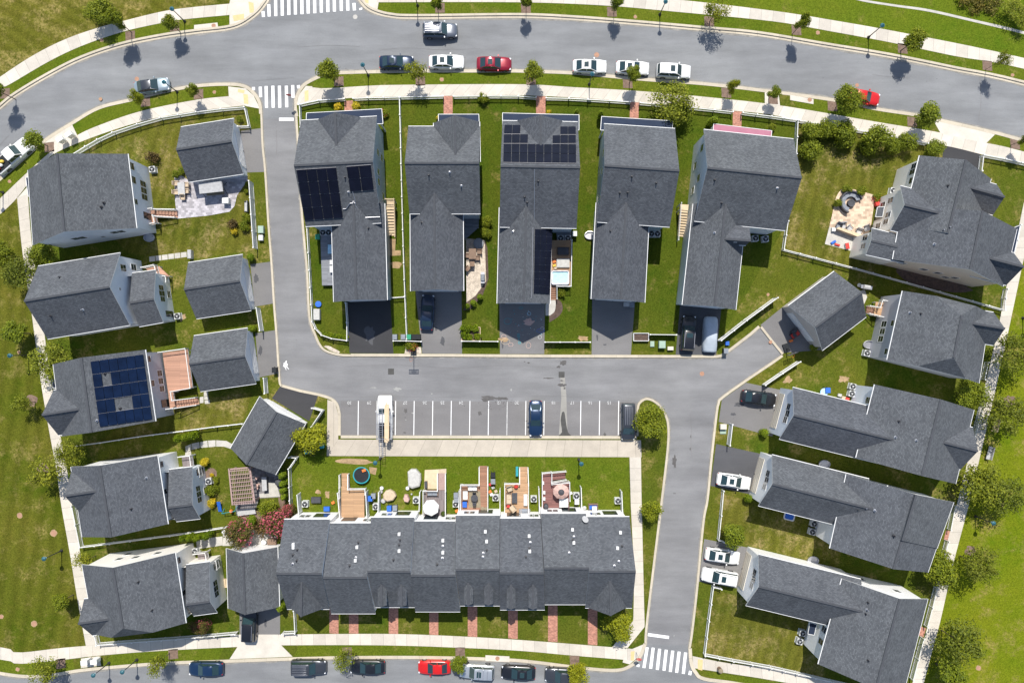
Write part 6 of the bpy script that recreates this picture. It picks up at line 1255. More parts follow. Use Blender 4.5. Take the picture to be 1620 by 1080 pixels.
for x, y, c, l, lab in ((434.5, 585, 'black_plastic', None, 'black wheelie bin at the kerb of the alley bend'), (1148, 555, 'black_plastic', 'c_slate', 'black wheelie bin tipped open by the dead-end kerb'), (625, 533, 'c_slate', None, 'dark bin nearest the black driveway'), (638, 533, 'c_slate', None, 'dark bin at the end of the long divider fence'), (647, 533, 'c_green', None, 'green bin behind the white rail'), (655, 533, 'black_plastic', None, 'black bin beside the green one'), (662, 533, 'black_plastic', None, 'black bin last behind the white rail'),
                        (503, 375, 'c_green', None, 'green bin beside the heat pumps on the alley bend'), (909, 370, 'c_green', 'c_cushion', 'green bin with pale lid beside the sand box'), (616, 803.5, 'c_blue', None, 'blue bin below the round table covers'), (625, 803, 'c_slate', None, 'grey cart below the round table covers'), (591, 784, 'c_slate', None, 'dark bin beside the trampoline panel'), (586, 788, 'c_blue', None, 'blue bin beside the trampoline panel'), (721.5, 783, 'c_slate', None, 'dark bin at the parasol deck panel'), (722, 790, 'c_slate', None, 'second dark bin at the parasol deck panel'), (780, 751, 'black_plastic', None, 'black bin beside the ramp of the sofa deck'), (780, 761, 'c_slate', None, 'grey bin beside the ramp of the sofa deck'), (912.5, 793, 'c_blue', 'c_cushion', 'blue bin with white lid beside the gazebo deck'), (940, 804, 'c_blue', 'c_cushion', 'blue bin near the last townhouse wall'), (1309, 617, 'c_blue', None, 'dark blue bin behind the round table of the east house')):
    bin_(lab, x, y, c, l, 0)
def crate(name, label, cat, px, py, z, size, c, deg=0, lid=None):
    p = W(px, py, z + size[2]); t = thing(name, label, cat, (p.x, p.y, z), None, R(deg)); ORG[t.name] = Vector(); x, y, h = size
    k = MB(); k.hexa([(-x * .47, -y * .47, 0), (x * .47, -y * .47, 0), (x * .47, y * .47, 0), (-x * .47, y * .47, 0)], [(-x / 2, -y / 2, h * .85), (x / 2, -y / 2, h * .85), (x / 2, y / 2, h * .85), (-x / 2, y / 2, h * .85)]); k.build('case', c, t)
    k = MB(); k.hexa([(-x * .52, -y * .52, h * .85), (x * .52, -y * .52, h * .85), (x * .52, y * .52, h * .85), (-x * .52, y * .52, h * .85)], [(-x * .46, -y * .46, h), (x * .46, -y * .46, h), (x * .46, y * .46, h), (-x * .46, y * .46, h)]); k.build('lid', lid or c, t); return t
C_ = crate
C_('utility_box', 'pale green utility box beside the patio fence, larger one', 'utility box', 412, 363, GZ, (.75, 1.0, .75), 'utility_green'); C_('utility_box', 'small white utility box below the green one', 'utility box', 412, 376, GZ, (.6, .75, .6), 'c_cushion')
C_('utility_box', 'flat green utility box in the grass beside two others', 'utility box', 1032, 544, GZ, (.55, .75, .25), 'utility_green'); C_('utility_box', 'tall green utility box between two others', 'utility box', 1048, 545, GZ, (.9, 1.0, .9), 'utility_green'); C_('utility_box', 'low cream utility box next to the covered car drive', 'utility box', 1061, 551, GZ, (.8, .5, .5), 'utility_cream'); C_('utility_box', 'white utility box on the east lawn strip', 'utility box', 1145, 675, GZ, (.85, .7, .7), 'utility_cream')
C_('utility_box', 'flat green utility lid in front of the white utility box', 'utility box', 1144, 682.5, GZ, (.8, .6, .12), 'utility_green')
def mailbox(label, px, py, deg):
    p = W(px, py, 1.5); t = thing('mail_cabinet', label, 'mailbox', (p.x, p.y, .14), 'white mail cabinets', R(deg)); ORG[t.name] = Vector()
    k = MB(); k.box((0, 0, .25), (.3, .3, .5)); k.build('pedestal', 'utility_cream', t); k = MB(); k.box((0, 0, 1.0), (.8, .5, 1.0)); k.box((0, 0, 1.53), (.9, .6, .07)); b = k.build('cabinet', 'c_cushion', t)
    for i in range(3):
        for j in range(4): k = MB(); k.box((-.26 + .26 * i, -.26, .66 + .22 * j), (.23, .03, .19)); k.build('mail_door', 'utility_cream', b)
mailbox('cream mail cabinet nearer the pickup on the curved sidewalk', 95, 220.5, 35); mailbox('cream mail cabinet farther from the pickup on the curved sidewalk', 109, 212.5, 35); mailbox('white mail cabinet nearer the west corner on the front street', 134, 1047, 5); mailbox('white mail cabinet closer to the lamp on the front street', 149, 1046, 5)
def stop_sign(label, px, py, deg):
    p = W(px, py, 0); t = thing('stop_sign', label, 'stop sign', (p.x, p.y, .14), 'stop signs', R(deg)); ORG[t.name] = Vector()
    k = MB(); k.cyl((0, 0, 0), (0, 0, 2.8), .035, n=8); k.build('pole', 'alu', t)
    k = MB(); P = [(.38 * math.cos(R(22.5 + 45 * i)), .38 * math.sin(R(22.5 + 45 * i))) for i in range(8)]; k.poly([(x, -.05, 2.4 + y) for x, y in P], 0); k.poly([(x, -.03, 2.4 + y) for x, y in P][::-1], 0)
    for i in range(8): j = (i + 1) % 8; k.poly([(P[i][0], -.05, 2.4 + P[i][1]), (P[j][0], -.05, 2.4 + P[j][1]), (P[j][0], -.03, 2.4 + P[j][1]), (P[i][0], -.03, 2.4 + P[i][1])])
    b = k.build('sign_plate', 'c_red', t)
    cu = bpy.data.curves.new('lettering', 'FONT'); cu.body = 'STOP'; cu.size = .26; cu.align_x = 'CENTER'; cu.align_y = 'CENTER'; o = bpy.data.objects.new('lettering', cu); col.objects.link(o)
    dg = bpy.context.evaluated_depsgraph_get(); me = bpy.data.meshes.new_from_object(o.evaluated_get(dg)); bpy.data.objects.remove(o); me.materials.clear(); me.materials.append(MATS['trim_white'])
    o = bpy.data.objects.new('lettering', me); col.objects.link(o); o.parent = b; o.location = (0, -.056, 2.4); o.rotation_euler = (R(90), 0, 0)
stop_sign('stop sign at the end of the alley on the front street corner', 1006, 1030, 180); stop_sign('stop sign at the alley mouth on the curved street', 465.5, 160, 0)
def hoop(label, px, py, deg, h=3.0):
    p = W(px, py, 0); t = thing('basketball_hoop', label, 'basketball hoop', (p.x, p.y, GZ), None, R(deg)); ORG[t.name] = Vector()
    k = MB(); k.box((0, .1, .12), (.8, 1.1, .24)); k.build('base', 'black_plastic', t); k = MB(); k.beam((0, 0, .2), (0, -.3, h - .2), .1, .1); k.build('pole', 'dark_metal', t)
    k = MB(); k.box((0, -.75, h), (1.3, .05, .85)); b = k.build('backboard', 'clear_board', t); k = MB(); [k.box((s * .64, -.75, h), (.05, .07, .9)) for s in (-1, 1)]; [k.box((0, -.75, h + s * .43), (1.3, .07, .05)) for s in (-1, 1)]; [k.box((s * .3, -.75, h - .1), (.04, .07, .45)) for s in (-1, 1)]; k.box((0, -.75, h + .12), (.6, .07, .04)); k.beam((0, -.3, h - .3), (0, -.75, h), .08, .08); k.build('board_frame', 'dark_metal', b)
    k = MB(); n = 16
    for i in range(n): a, c = 2 * math.pi * i / n, 2 * math.pi * (i + 1) / n; k.beam((.23 * math.cos(a), -1.05 + .23 * math.sin(a), h - .28), (.23 * math.cos(c), -1.05 + .23 * math.sin(c), h - .28), .03, .03)
    k.build('rim', 'c_orange', t)
hoop('basketball hoop leaning over the alley beside the red roses', 654.8, 556, 0); hoop('small toy basketball hoop in front of the dead-end garage', 1243, 551, 20, 1.7)
def chair(label, px, py, deg, c='c_sand', z=GZ, cush=None, group='garden chairs', w=.6):
    p = W(px, py, z + .5); t = thing('garden_chair', label, 'chair', (p.x, p.y, z), group, R(deg)); ORG[t.name] = Vector(); h = w / 2
    k = MB(); k.box((0, 0, .4), (w, w, .08)); k.build('seat', cush or c, t); k = MB(); k.beam((0, -h + .03, .42), (0, -h - .1, .95), w, .06) if False else k.hexa([(-h, -h, .4), (h, -h, .4), (h, -h + .07, .4), (-h, -h + .07, .4)], [(-h, -h - .12, .95), (h, -h - .12, .95), (h, -h - .05, .95), (-h, -h - .05, .95)]); k.build('backrest', cush or c, t)
    for sx in (-1, 1):
        k = MB(); k.beam((sx * h, -h, .62), (sx * h, h * .8, .62), .06, .04); k.build('armrest', c, t)
        for sy in (-1, 1): k = MB(); k.beam((sx * h * .92, sy * h * .9, 0), (sx * h * .92, sy * h * .9, .62 if sy > 0 else .42), .045, .045); k.build('leg', c, t)
def table(label, px, py, size, c, deg=0, z=GZ, h=.74, rnd=False, name='garden_table'):
    p = W(px, py, z + h); t = thing(name, label, 'table', (p.x, p.y, z), None, R(deg)); ORG[t.name] = Vector(); x, y = size
    k = MB(); k.lathe([(x / 2 - .02, h - .05), (x / 2, h - .03), (x / 2, h)], n=24) if rnd else k.box((0, 0, h - .025), (x, y, .05)); k.build('tabletop', c, t)
    if rnd: k = MB(); k.cyl((0, 0, 0), (0, 0, h - .05), .06); k.lathe([(.3, 0), (.28, .04)], n=14); k.build('leg', 'dark_metal', t)
    else:
        for sx in (-1, 1):
            for sy in (-1, 1): k = MB(); k.beam((sx * (x / 2 - .06), sy * (y / 2 - .06), 0), (sx * (x / 2 - .06), sy * (y / 2 - .06), h - .05), .06, .06); k.build('leg', 'dark_metal', t)
    return t
def sofa(label, px, py, deg, ln, c, cush, z=GZ):
    p = W(px, py, z + .5); t = thing('outdoor_sofa', label, 'sofa', (p.x, p.y, z), None, R(deg)); ORG[t.name] = Vector()
    k = MB(); k.box((0, 0, .18), (ln, .75, .34)); k.build('base', c, t); k = MB(); k.box((0, -.34, .5), (ln, .12, .4)); k.build('backrest', c, t)
    for s in (-1, 1): k = MB(); k.box((s * (ln / 2 - .05), .03, .45), (.1, .72, .26)); k.build('armrest', c, t)
    n = 2 if ln < 1.7 else 3
    for i in range(n): k = MB(); w = (ln - .24) / n; k.box((-ln / 2 + .12 + w * (i + .5), .05, .41), (w - .03, .62, .13)); k.build('cushion', cush, t)
    return t
def grill(label, px, py, deg=0, c='dark_metal', cv=None):
    p = W(px, py, GZ + 1); t = thing('barbecue', label, 'barbecue', (p.x, p.y, GZ), 'barbecues', R(deg)); ORG[t.name] = Vector()
    k = MB(); k.box((0, 0, .42), (.8, .55, .75)); k.build('cart', c, t); k = MB(); k.loft([[(x, -.3, .8), (x, -.26, 1.0), (x, -.1, 1.12), (x, .1, 1.12), (x, .26, 1.0), (x, .3, .8)] for x in (-.42, .42)]); k.build('hood', cv or 'c_slate', t, smooth=True)
    for s in (-1, 1): k = MB(); k.box((s * .6, 0, .82), (.32, .5, .04)); k.build('side_shelf', 'alu', t)
def drape(name, label, cat, px, py, z, prof, c, sx=1, sy=1, deg=0, group=None, n=20):
    """thing wrapped in a cloth: profile of (radius, height)"""
    h = prof[-1][1]; p = W(px, py, z + h * .8); t = MB(); rg = random.Random(int(px)); rings = []
    for r, zz in prof: rings.append([(r * sx * math.cos(2 * math.pi * i / n) * (1 + .035 * math.sin(i * 2.6)), r * sy * math.sin(2 * math.pi * i / n) * (1 + .035 * math.cos(i * 3.1)), zz) for i in range(n)])
    t.loft(rings, closed=True); o = t.build(name, c, smooth=True); o.location = (p.x, p.y, z); o.rotation_euler = (0, 0, R(deg)); return tag(o, label, cat, group)
# corner-house patio
table('glass dining table on the patio beside the covered swing', 286.5, 298.5, (.95, 1.7), 'c_grey', 4)
for x, y, d, lab in ((279, 290, -90, 'upper chair on the lawn side of the glass table'), (278.5, 304, -90, 'lower chair on the lawn side of the glass table'), (295.5, 292, 90, 'upper chair on the swing side of the glass table'), (295.5, 302, 90, 'lower chair on the swing side of the glass table'), (289, 312.5, 180, 'chair at the foot of the glass table')): chair(lab, x, y, d, 'c_sand')
p = W(333.5, 296, 2.0); t = thing('garden_swing', 'covered garden swing with pale canopy behind the patio garage', 'swing', (p.x, p.y, GZ), None, R(6)); ORG[t.name] = Vector()
k = MB(); k.hexa([(-1.6, -.75, 1.85), (1.6, -.75, 1.85), (1.6, .75, 1.95), (-1.6, .75, 1.95)], [(-1.6, -.75, 1.9), (1.6, -.75, 1.9), (1.5, .6, 2.1), (-1.5, .6, 2.1)]); k.build('canopy', 'c_grey', t)
k = MB(); k.box((0, -.5, .5), (2.4, .6, .12)); k.box((0, -.1, .85), (2.4, .1, .6)); k.build('seat', 'c_olive', t)
for s in (-1, 1):
    for u in (-1, 1): k = MB(); k.beam((s * 1.55, u * .9, 0), (s * 1.55, 0, 1.85), .06, .06); k.build('leg', 'dark_metal', t)
C_('grill_box', 'white box grill on the corner house patio', 'barbecue', 356, 317, GZ + .02, (.9, .8, .9), 'c_cushion')
p = W(390, 327, .5); t = thing('garden_bench', 'metal garden bench in front of the tall patio fence', 'bench', (p.x, p.y, GZ), None, R(-90)); ORG[t.name] = Vector(); k = MB(); k.box((0, 0, .42), (1.5, .5, .06)); k.build('seat', 'c_grey', t); k = MB(); k.box((0, .24, .7), (1.5, .06, .5)); k.build('backrest', 'c_grey', t)
for s in (-1, 1): k = MB(); k.box((s * .68, 0, .3), (.08, .5, .6)); k.build('leg', 'dark_metal', t)
C_('garden_locker', 'small blue box at the end of the slab path', 'box', 299, 402, GZ, (.5, 1.2, .9), 'c_grey')
k = MB(); k.lathe([(.75, 0), (.78, .35), (.72, .36), (.68, .05)], n=20, sy=.75); o = k.build('window_well', 'alu', smooth=True); o.location = W(236.5, 376, .3); o.location.z = GZ; tag(o, 'round metal window well at the corner house', 'window well', 'window wells')
for x, y, lab in ((933.5, 372.5, 'window well beside the plain house wing'), (1374, 545, 'window well beside the hip-roofed house'), (1304, 734, 'window well in the shade between east wings'), (1286, 886, 'window well on the white wall of the two-car house')):
    o2 = o.copy(); col.objects.link(o2); o2.location = W(x, y, .3); o2.location.z = GZ; o2['label'] = lab
# pergola garden
Pq = [W(*q, 2.4) for q in ((362.5, 742), (395, 739), (402.5, 794.5), (368, 797.5))]; c0 = sum(Pq, Vector()) / 4
t = thing('pergola', 'rose brown wooden pergola over a paved seat', 'pergola', (c0.x, c0.y, GZ)); k = MB()
for i in range(9): u = (i + .5) / 9; k.beam(Pq[0].lerp(Pq[3], u) + Vector((0, 0, .1)), Pq[1].lerp(Pq[2], u) + Vector((0, 0, .1)), .09, .16)
k.build('rafter', 'wood_rose', t); k = MB()
for i in range(12): u = (i + .5) / 12; k.beam(Pq[0].lerp(Pq[1], u) + Vector((0, 0, .21)), Pq[3].lerp(Pq[2], u) + Vector((0, 0, .21)), .05, .05)
k.build('batten', 'wood_rose', t); k = MB()
for a, b in ((0, 3), (1, 2)): k.beam(Pq[a].lerp(Pq[b], -.02) - Vector((0, 0, .06)), Pq[a].lerp(Pq[b], 1.02) - Vector((0, 0, .06)), .24, .2)
for a, b in ((0, 1), (3, 2)): k.beam(Pq[a] - Vector((0, 0, .05)), Pq[b] - Vector((0, 0, .05)), .16, .18)
k.build('beam', 'wood_rose', t)
for q in Pq: b = q.lerp(c0, .08); k = MB(); k.beam((b.x, b.y, .1), (b.x, b.y, 2.3), .2, .2); k.build('post', 'wood_rose', t)
def wallbox(name, label, cat, quads, z0, z1, m, capm):
    p = W(*quads[0][0], z1); t = thing(name, label, cat, (p.x, p.y, GZ))
    for q in quads:
        k = MB(); k.prism([W(*a, z1)[:2] for a in q], z0, z1 - .06); k.build('base', m, t); k = MB(); P = [W(*a, z1) for a in q]; ce = sum(P, Vector()) / len(P); k.prism([(ce + (a - ce) * 1.06)[:2] for a in P], z1 - .06, z1); k.build('countertop', capm, t)
wallbox('garden_bar', 'stone bar counter between pergola and pale paving', 'bar', [[(414, 755), (421, 755), (422, 775), (415, 776)]], GZ, 1.0, 'dark_pavers', 'c_grey'); wallbox('garden_wall', 'low stone seat wall below the pergola', 'wall', [[(375, 806), (402, 803.5), (404, 812), (377, 815.5)]], GZ, .5, 'dark_pavers', 'c_grey')
for i, (x, y) in enumerate(((405.5, 756), (407, 767), (406.5, 772))):
    k = MB(); k.lathe([(.16, 0), (.05, .06), (.05, .62), (.2, .66), (.2, .72)], n=12); o = k.build('bar_stool', 'c_rosy', smooth=True); q = W(x, y, .7); o.location = (q.x, q.y, GZ); tag(o, ('upper', 'middle', 'lower')[i] + ' round rosy stool between pergola and bar', 'stool', 'bar stools')
drape('kettle_grill', 'dark covered kettle grill beside the cone bushes', 'barbecue', 440, 763, GZ, [(.35, 0), (.42, .5), (.5, .8), (.38, 1.05), (.1, 1.12)], 'c_charcoal')
t = loose('toy_slide', 'blue toy slide on the grass near the golden shrub', 'slide', 349, 800, GZ, 90); k = MB(); k.hexa([(-.75, -.25, .05), (.75, -.25, .7), (.75, .25, .7), (-.75, .25, .05)], [(-.75, -.25, .12), (.75, -.25, .78), (.75, .25, .78), (-.75, .25, .12)]); k.build('chute', 'c_blue', t); k = MB(); [k.beam((.8, s * .22, 0), (.7, s * .22, .75), .05, .05) for s in (-1, 1)]; k.build('ladder', 'c_yellow', t)
t = loose('toy_swing', 'orange and blue toy frame beside the pergola', 'toy', 366, 807, GZ, 10); k = MB(); [k.beam((s * .9, u * .4, 0), (s * .9, 0, 1.1), .06, .06) for s in (-1, 1) for u in (-1, 1)]; k.beam((-.9, 0, 1.1), (.9, 0, 1.1), .06, .06); k.build('frame', 'c_teal', t); k = MB(); k.lathe([(.2, .45), (.26, .6), (.2, .75)], c=(.2, 0, 0), n=12); k.build('seat', 'c_orange', t); k = MB(); k.beam((.3, .1, .9), (.7, .9, 1.6), .05, .05); k.build('rod', 'c_yellow', t)
C_('deck_box', 'brown storage box behind the front garage', 'storage box', 429.5, 857, GZ, (1.2, .75, .7), 'c_umber'); drape('garden_pot', 'white pot behind the front garage', 'pot', 417.5, 857, GZ, [(.2, 0), (.32, .3), (.35, .5), (.28, .52)], 'c_cushion'); drape('hose_reel', 'white hose reel beside the blooming pink bush', 'hose reel', 354.5, 841, GZ, [(.25, 0), (.33, .2), (.3, .5), (.1, .55)], 'c_cushion')
C_('garden_locker', 'blue box under the yellow green tree by the slanted garage', 'box', 486, 712, GZ, (.9, 1.0, .8), 'c_teal', 10); C_('garden_locker', 'blue box farther under the yellow green tree', 'box', 508, 704, GZ, (.5, .9, .8), 'c_teal', 5)
# alley-bend house and neighbours
C_('deck_table', 'pale box seat by the wing on the grey deck', 'seat', 525, 415, .8, (.6, .6, .5), 'c_cushion'); C_('deck_table', 'white box seat lower on the grey deck', 'seat', 525, 426, .8, (.6, .9, .5), 'c_cushion'); C_('deck_table', 'bluish table high on the grey deck', 'table', 522, 394, .8, (.6, 1.2, .5), 'c_sky')
drape('plastic_pool', 'small blue toy pool upright on the bend lawn', 'toy', 503.5, 481, GZ, [(.35, 0), (.42, .1), (.42, .3), (.3, .32)], 'c_blue'); C_('covered_grill', 'cream covered box beside the curving fence', 'box', 500.5, 497.5, GZ, (.85, 1.5, .9), 'c_tarp')
table('dark square table on the flagstone terrace', 747.5, 401.5, (1.0, 1.4), 'c_umber')
for x, y, d, lab in ((739.5, 404, -90, 'chair left of the dark terrace table'), (755, 408, 90, 'chair on the bush side of the dark terrace table'), (747, 417, 0, 'chair at the lower end of the dark terrace table'), (758, 398, 90, 'chair at the back bed of the flagstone terrace'), (740, 424, -40, 'low chair below the dark terrace table')): chair(lab, x, y, d, 'c_umber')
grill('covered barbecue on the flagstone terrace', 763.5, 439, 90); drape('fire_pit', 'dark round fire pit at the shaded terrace top', 'fire pit', 757, 385, GZ, [(.7, 0), (.72, .3), (.6, .34)], 'c_slate')
p = W(886.5, 439, 1.5); t = thing('paddling_pool', 'pale blue inflatable pool on the solar house deck', 'pool', (p.x, p.y, .9)); ORG[t.name] = Vector(); k = MB()
def rr_(x, y, r, n=6): return [(sx * (x - r) + r * math.cos(a), sy * (y - r) + r * math.sin(a)) for sx, sy, a0 in ((1, 1, 0), (-1, 1, 90), (-1, -1, 180), (1, -1, 270)) for a in [R(a0 + 90 * i / n) for i in range(n + 1)]]
k.loft([[(a, b, z) for a, b in rr_(x, y, r)] for x, y, r, z in ((1.2, .95, .3, 0), (1.24, .99, .33, .25), (1.2, .95, .3, .5), (1.08, .83, .2, .5), (1.04, .8, .18, .25))], closed=True, caps=False); k.build('pool_wall', 'c_cushion', t, smooth='all')
k = MB(); k.loft([[(a, b, z) for a, b in rr_(x, y, .34)] for x, y, z in ((1.25, 1.0, .36), (1.27, 1.02, .42), (1.25, 1.0, .48))], closed=True, caps=False); k.build('pool_band', 'c_blue', t); k = MB(); k.poly([(a, b, .3) for a, b in rr_(1.06, .82, .2)]); k.build('pool_water', 'c_sky', t)
C_('sand_box', 'beige sand box between the pool and heat pumps', 'sand box', 891, 416, .9, (1.7, 1.2, .35), 'c_tarp'); C_('deck_box', 'dark deck box under the heat pumps of the pool deck', 'storage box', 891, 397, .9, (1.5, 1.0, .5), 'c_charcoal')
for x, y, c, lab in ((877, 414, 'c_orange', 'orange toy on the deck beside the sand box'), (877, 420, 'c_yellow', 'yellow toy on the deck beside the sand box'), (879, 424, 'c_sand', 'sand coloured toy on the pool deck')): C_('deck_toy', lab, 'toy', x, y, .92, (.4, .3, .2), c, 20)
C_('crate', 'crate of coloured things at the plain house garage door', 'crate', 991.5, 481.5, GZ, (.8, .6, .5), 'c_grey'); C_('crate', 'grey crate beside the coloured one at the garage door', 'crate', 1000, 482, GZ, (.6, .7, .6), 'c_slate')
C_('recycling_tub', 'blue recycling tub at the end of the long slatted fence', 'tub', 1151, 543, GZ, (.5, .55, .4), 'c_blue')
t = loose('planter', 'brown planter framed in white at the end of a drive', 'planter', 1014, 533, .5, 0); k = MB(); k.box((0, 0, -.2), (1.9, .95, .35)); k.build('soil', 'dark_mulch', t); k = MB(); [k.box((0, s * .52, -.1), (2.1, .08, .6)) for s in (-1, 1)]; [k.box((s * 1.02, 0, -.1), (.08, 1.0, .6)) for s in (-1, 1)]; k.build('frame', 'vinyl_white', t)
t = loose('planter', 'white framed planter full of vegetables beside a drive', 'planter', 745, 528, .35, 0); k = MB(); k.box((0, 0, -.12), (2.5, 1.75, .2)); k.build('soil', 'dark_mulch', t); k = MB(); [k.box((0, s * .9, -.05), (2.6, .07, .35)) for s in (-1, 1)]; [k.box((s * 1.28, 0, -.05), (.07, 1.75, .35)) for s in (-1, 1)]; k.build('frame', 'wood_pale', t)
# terrace of the large east house
p = W(1346, 320, .5); t = thing('curved_sofa', 'dark curved outdoor sofa round the fire table', 'sofa', (p.x, p.y, GZ)); ORG[t.name] = Vector()
def arc(r0, r1, z0, z1, nm, m, a0=15, a1=255, n=24, gap=0):
    k = MB()
    for i in range(n):
        u, w = R(a0 + (a1 - a0) * i / n + gap), R(a0 + (a1 - a0) * (i + 1) / n - gap); q = [(r0 * math.cos(u), r0 * math.sin(u)), (r1 * math.cos(u), r1 * math.sin(u)), (r1 * math.cos(w), r1 * math.sin(w)), (r0 * math.cos(w), r0 * math.sin(w))]; k.prism(q, z0, z1)
    k.build(nm, m, t)
arc(.75, 1.45, 0, .3, 'base', 'c_charcoal'); arc(1.38, 1.55, 0, .75, 'backrest', 'c_charcoal')
for i in range(8): arc(.78, 1.36, .3, .43, 'cushion', 'c_slate', 15 + 30 * i + .6, 45 + 30 * i - .6, 3)
drape('fire_table', 'round dark fire table inside the curved sofa', 'fire table', 1346.5, 321.5, GZ, [(.5, 0), (.52, .42), (.5, .46), (.3, .44), (.28, .4)], 'c_charcoal')
wallbox('terrace_bar', 'tan slanted bar wall on the large terrace', 'bar', [[(1325, 362), (1328, 359.5), (1366, 372), (1364.5, 377)]], GZ, 1.1, 'c_sand', 'wood_pale')
for x, y, d, lab in ((1327.5, 357.5, 160, 'dark armchair at the outer end of the terrace bar'), (1334, 357, 180, 'pale cushioned armchair beside the dark one'), (1344, 361, 220, 'turned cushioned armchair midway along the bar'), (1359, 366.5, 165, 'grey chair at the house end of the bar'), (1372, 361, 200, 'pale chair nearest the terrace house wall')): chair(lab, x, y, d, 'c_charcoal', cush='c_grey' if x != 1327.5 else 'c_slate', w=.75)
C_('toy_box', 'white and red toy box below the terrace bar', 'toy', 1341, 389, GZ + .02, (.5, .8, .4), 'c_cushion', 10, 'c_red'); C_('toy_car', 'blue toy lying on the terrace slab', 'toy', 1319, 383, GZ + .02, (.7, .3, .25), 'c_blue', 30); C_('toy_car', 'red toy lying on the terrace slab', 'toy', 1325, 387, GZ + .02, (.7, .25, .2), 'c_red', -15); C_('cooler', 'white cooler with orange side at the bar end', 'cooler', 1319.5, 363, GZ + .02, (.5, .5, .45), 'c_cushion', 0, 'c_cushion'); C_('red_stool', 'red seat under the flower pots at the terrace wall', 'stool', 1389, 322, GZ, (.55, .55, .6), 'c_red', 20)
# behind the hip-roofed house and the dead-end garage
grill('covered barbecue behind the dead-end garage', 1372, 454, 170, cv='c_grey'); drape('garden_pot', 'pale pot beside the barbecue behind the dead-end garage', 'pot', 1359.5, 451, GZ, [(.2, 0), (.26, .25), (.2, .3)], 'c_cushion')
k_ = loose('kick_scooter', 'red and black ride-on mower before the dead-end garage', 'mower', 1256, 529, GZ, 35); k = MB(); k.box((0, 0, .4), (1.1, .6, .4)); k.build('body', 'c_red', k_); k = MB(); k.box((-.2, 0, .75), (.4, .45, .3)); k.build('seat', 'c_charcoal', k_)
for sx in (-.4, .4):
    for sy in (-.32, .32): k = MB(); k.cyl((sx, sy - .08, .22), (sx, sy + .08, .22), .22, n=12); k.build('wheel', 'tyre', k_)
C_('toy_car', 'small orange toy beside the ride-on mower', 'toy', 1252, 539, GZ + .02, (.5, .3, .3), 'c_orange', 20); C_('tool_cart', 'dark cart against the dead-end garage door', 'cart', 1257, 524, GZ, (.7, .5, .7), 'c_charcoal', 35)
table('round pale blue garden table behind the wing with the dark car', 1304, 620, (1.05, 1.05), 'c_sky', rnd=True)
for x, y, c, lab in ((1335, 629, 'c_sand', 'sand crate beside the heat pumps of the dark-car house'), (1341, 631, 'c_red', 'red crate beside the heat pumps of the dark-car house'), (1329, 625, 'c_tarp', 'pale crate beside the heat pumps of the dark-car house')): C_('crate', lab, 'crate', x, y, GZ, (.5, .4, .35), c, -14)
t = loose('plastic_pool', 'bright blue plastic pool beside the one-car house wing', 'pool', 1249, 816.5, .3, -14); k = MB(); k.loft([[(a, b, z) for a, b in rr_(x, y, .25)] for x, y, z in ((.7, .5, -.28), (.76, .56, 0), (.62, .42, 0), (.6, .4, -.2))], closed=True, caps=False); k.build('pool_wall', 'c_cushion', t); k = MB(); k.poly([(a, b, -.06) for a, b in rr_(.63, .43, .2)]); k.build('pool_water', 'c_blue', t)
for x, y, d, c, lab in ((1573.5, 672, 75, 'wood_pale', 'wooden park bench under the wide dark tree'), (1564.5, 716, 75, 'c_grey', 'grey park bench in the open beside the east footpath')):
    t = loose('park_bench', lab, 'bench', x, y, .45, d, 'park benches'); t.location.z = GZ; k = MB(); k.box((0, 0, .42), (1.8, .5, .06)); k.build('seat', c, t); k = MB(); k.box((0, -.25, .7), (1.8, .06, .45)); k.build('backrest', c, t)
    for s in (-1, 1): k = MB(); k.box((s * .75, 0, .22), (.08, .45, .42)); k.build('leg', 'dark_metal', t)
t = loose('litter_bin', 'round brown litter bin on the corner sidewalk', 'litter bin', 1137.5, 1056.5, .14, 0); k = MB(); k.lathe([(.28, 0), (.32, .8), (.34, .85)], n=16); k.build('drum', 'c_umber', t, smooth=True); k = MB(); k.lathe([(.34, .85), (.26, .97), (.1, 1.0)], n=16); k.build('lid', 'c_olive', t, smooth=True)
# townhouse yards
p = W(571.7, 751.5, .8); t = thing('trampoline', 'round trampoline with teal rim and black mat', 'trampoline', (p.x, p.y, GZ)); ORG[t.name] = Vector(); n = 32; k = MB()
k.loft([[(r * math.cos(2 * math.pi * i / n), r * math.sin(2 * math.pi * i / n), z) for i in range(n)] for r, z in ((1.13, .66), (1.15, .7), (1.03, .72), (1.0, .66))], closed=True, caps=False); k.build('rim_pad', 'c_teal', t); k = MB(); k.lathe([(1.02, .66), (.9, .64), (.4, .6)], n=n); k.build('jumping_mat', 'black_plastic', t)
for i in range(6): a = i * math.pi / 3; k = MB(); k.beam((1.08 * math.cos(a), 1.08 * math.sin(a), 0), (1.08 * math.cos(a), 1.08 * math.sin(a), .68), .05, .05); k.build('leg', 'alu', t)
C_('toy_box', 'orange toy on the trampoline', 'toy', 575.5, 744, .8, (.5, .35, .15), 'c_orange', 20)
def hexcover(label, px, py, pts, h, c):
    p = W(px, py, h * .8); k = MB(); P = [((a - px) / S, (py - b) / S) for a, b in pts]; k.loft([[(x * s, y * s, z) for x, y in P] for s, z in ((1.0, 0), (1.02, h * .5), (.97, h * .85), (.8, h))], closed=True); o = k.build('furniture_cover', c, weld=True); o.location = (p.x, p.y, GZ); tag(o, label, 'cover', 'garden furniture covers')
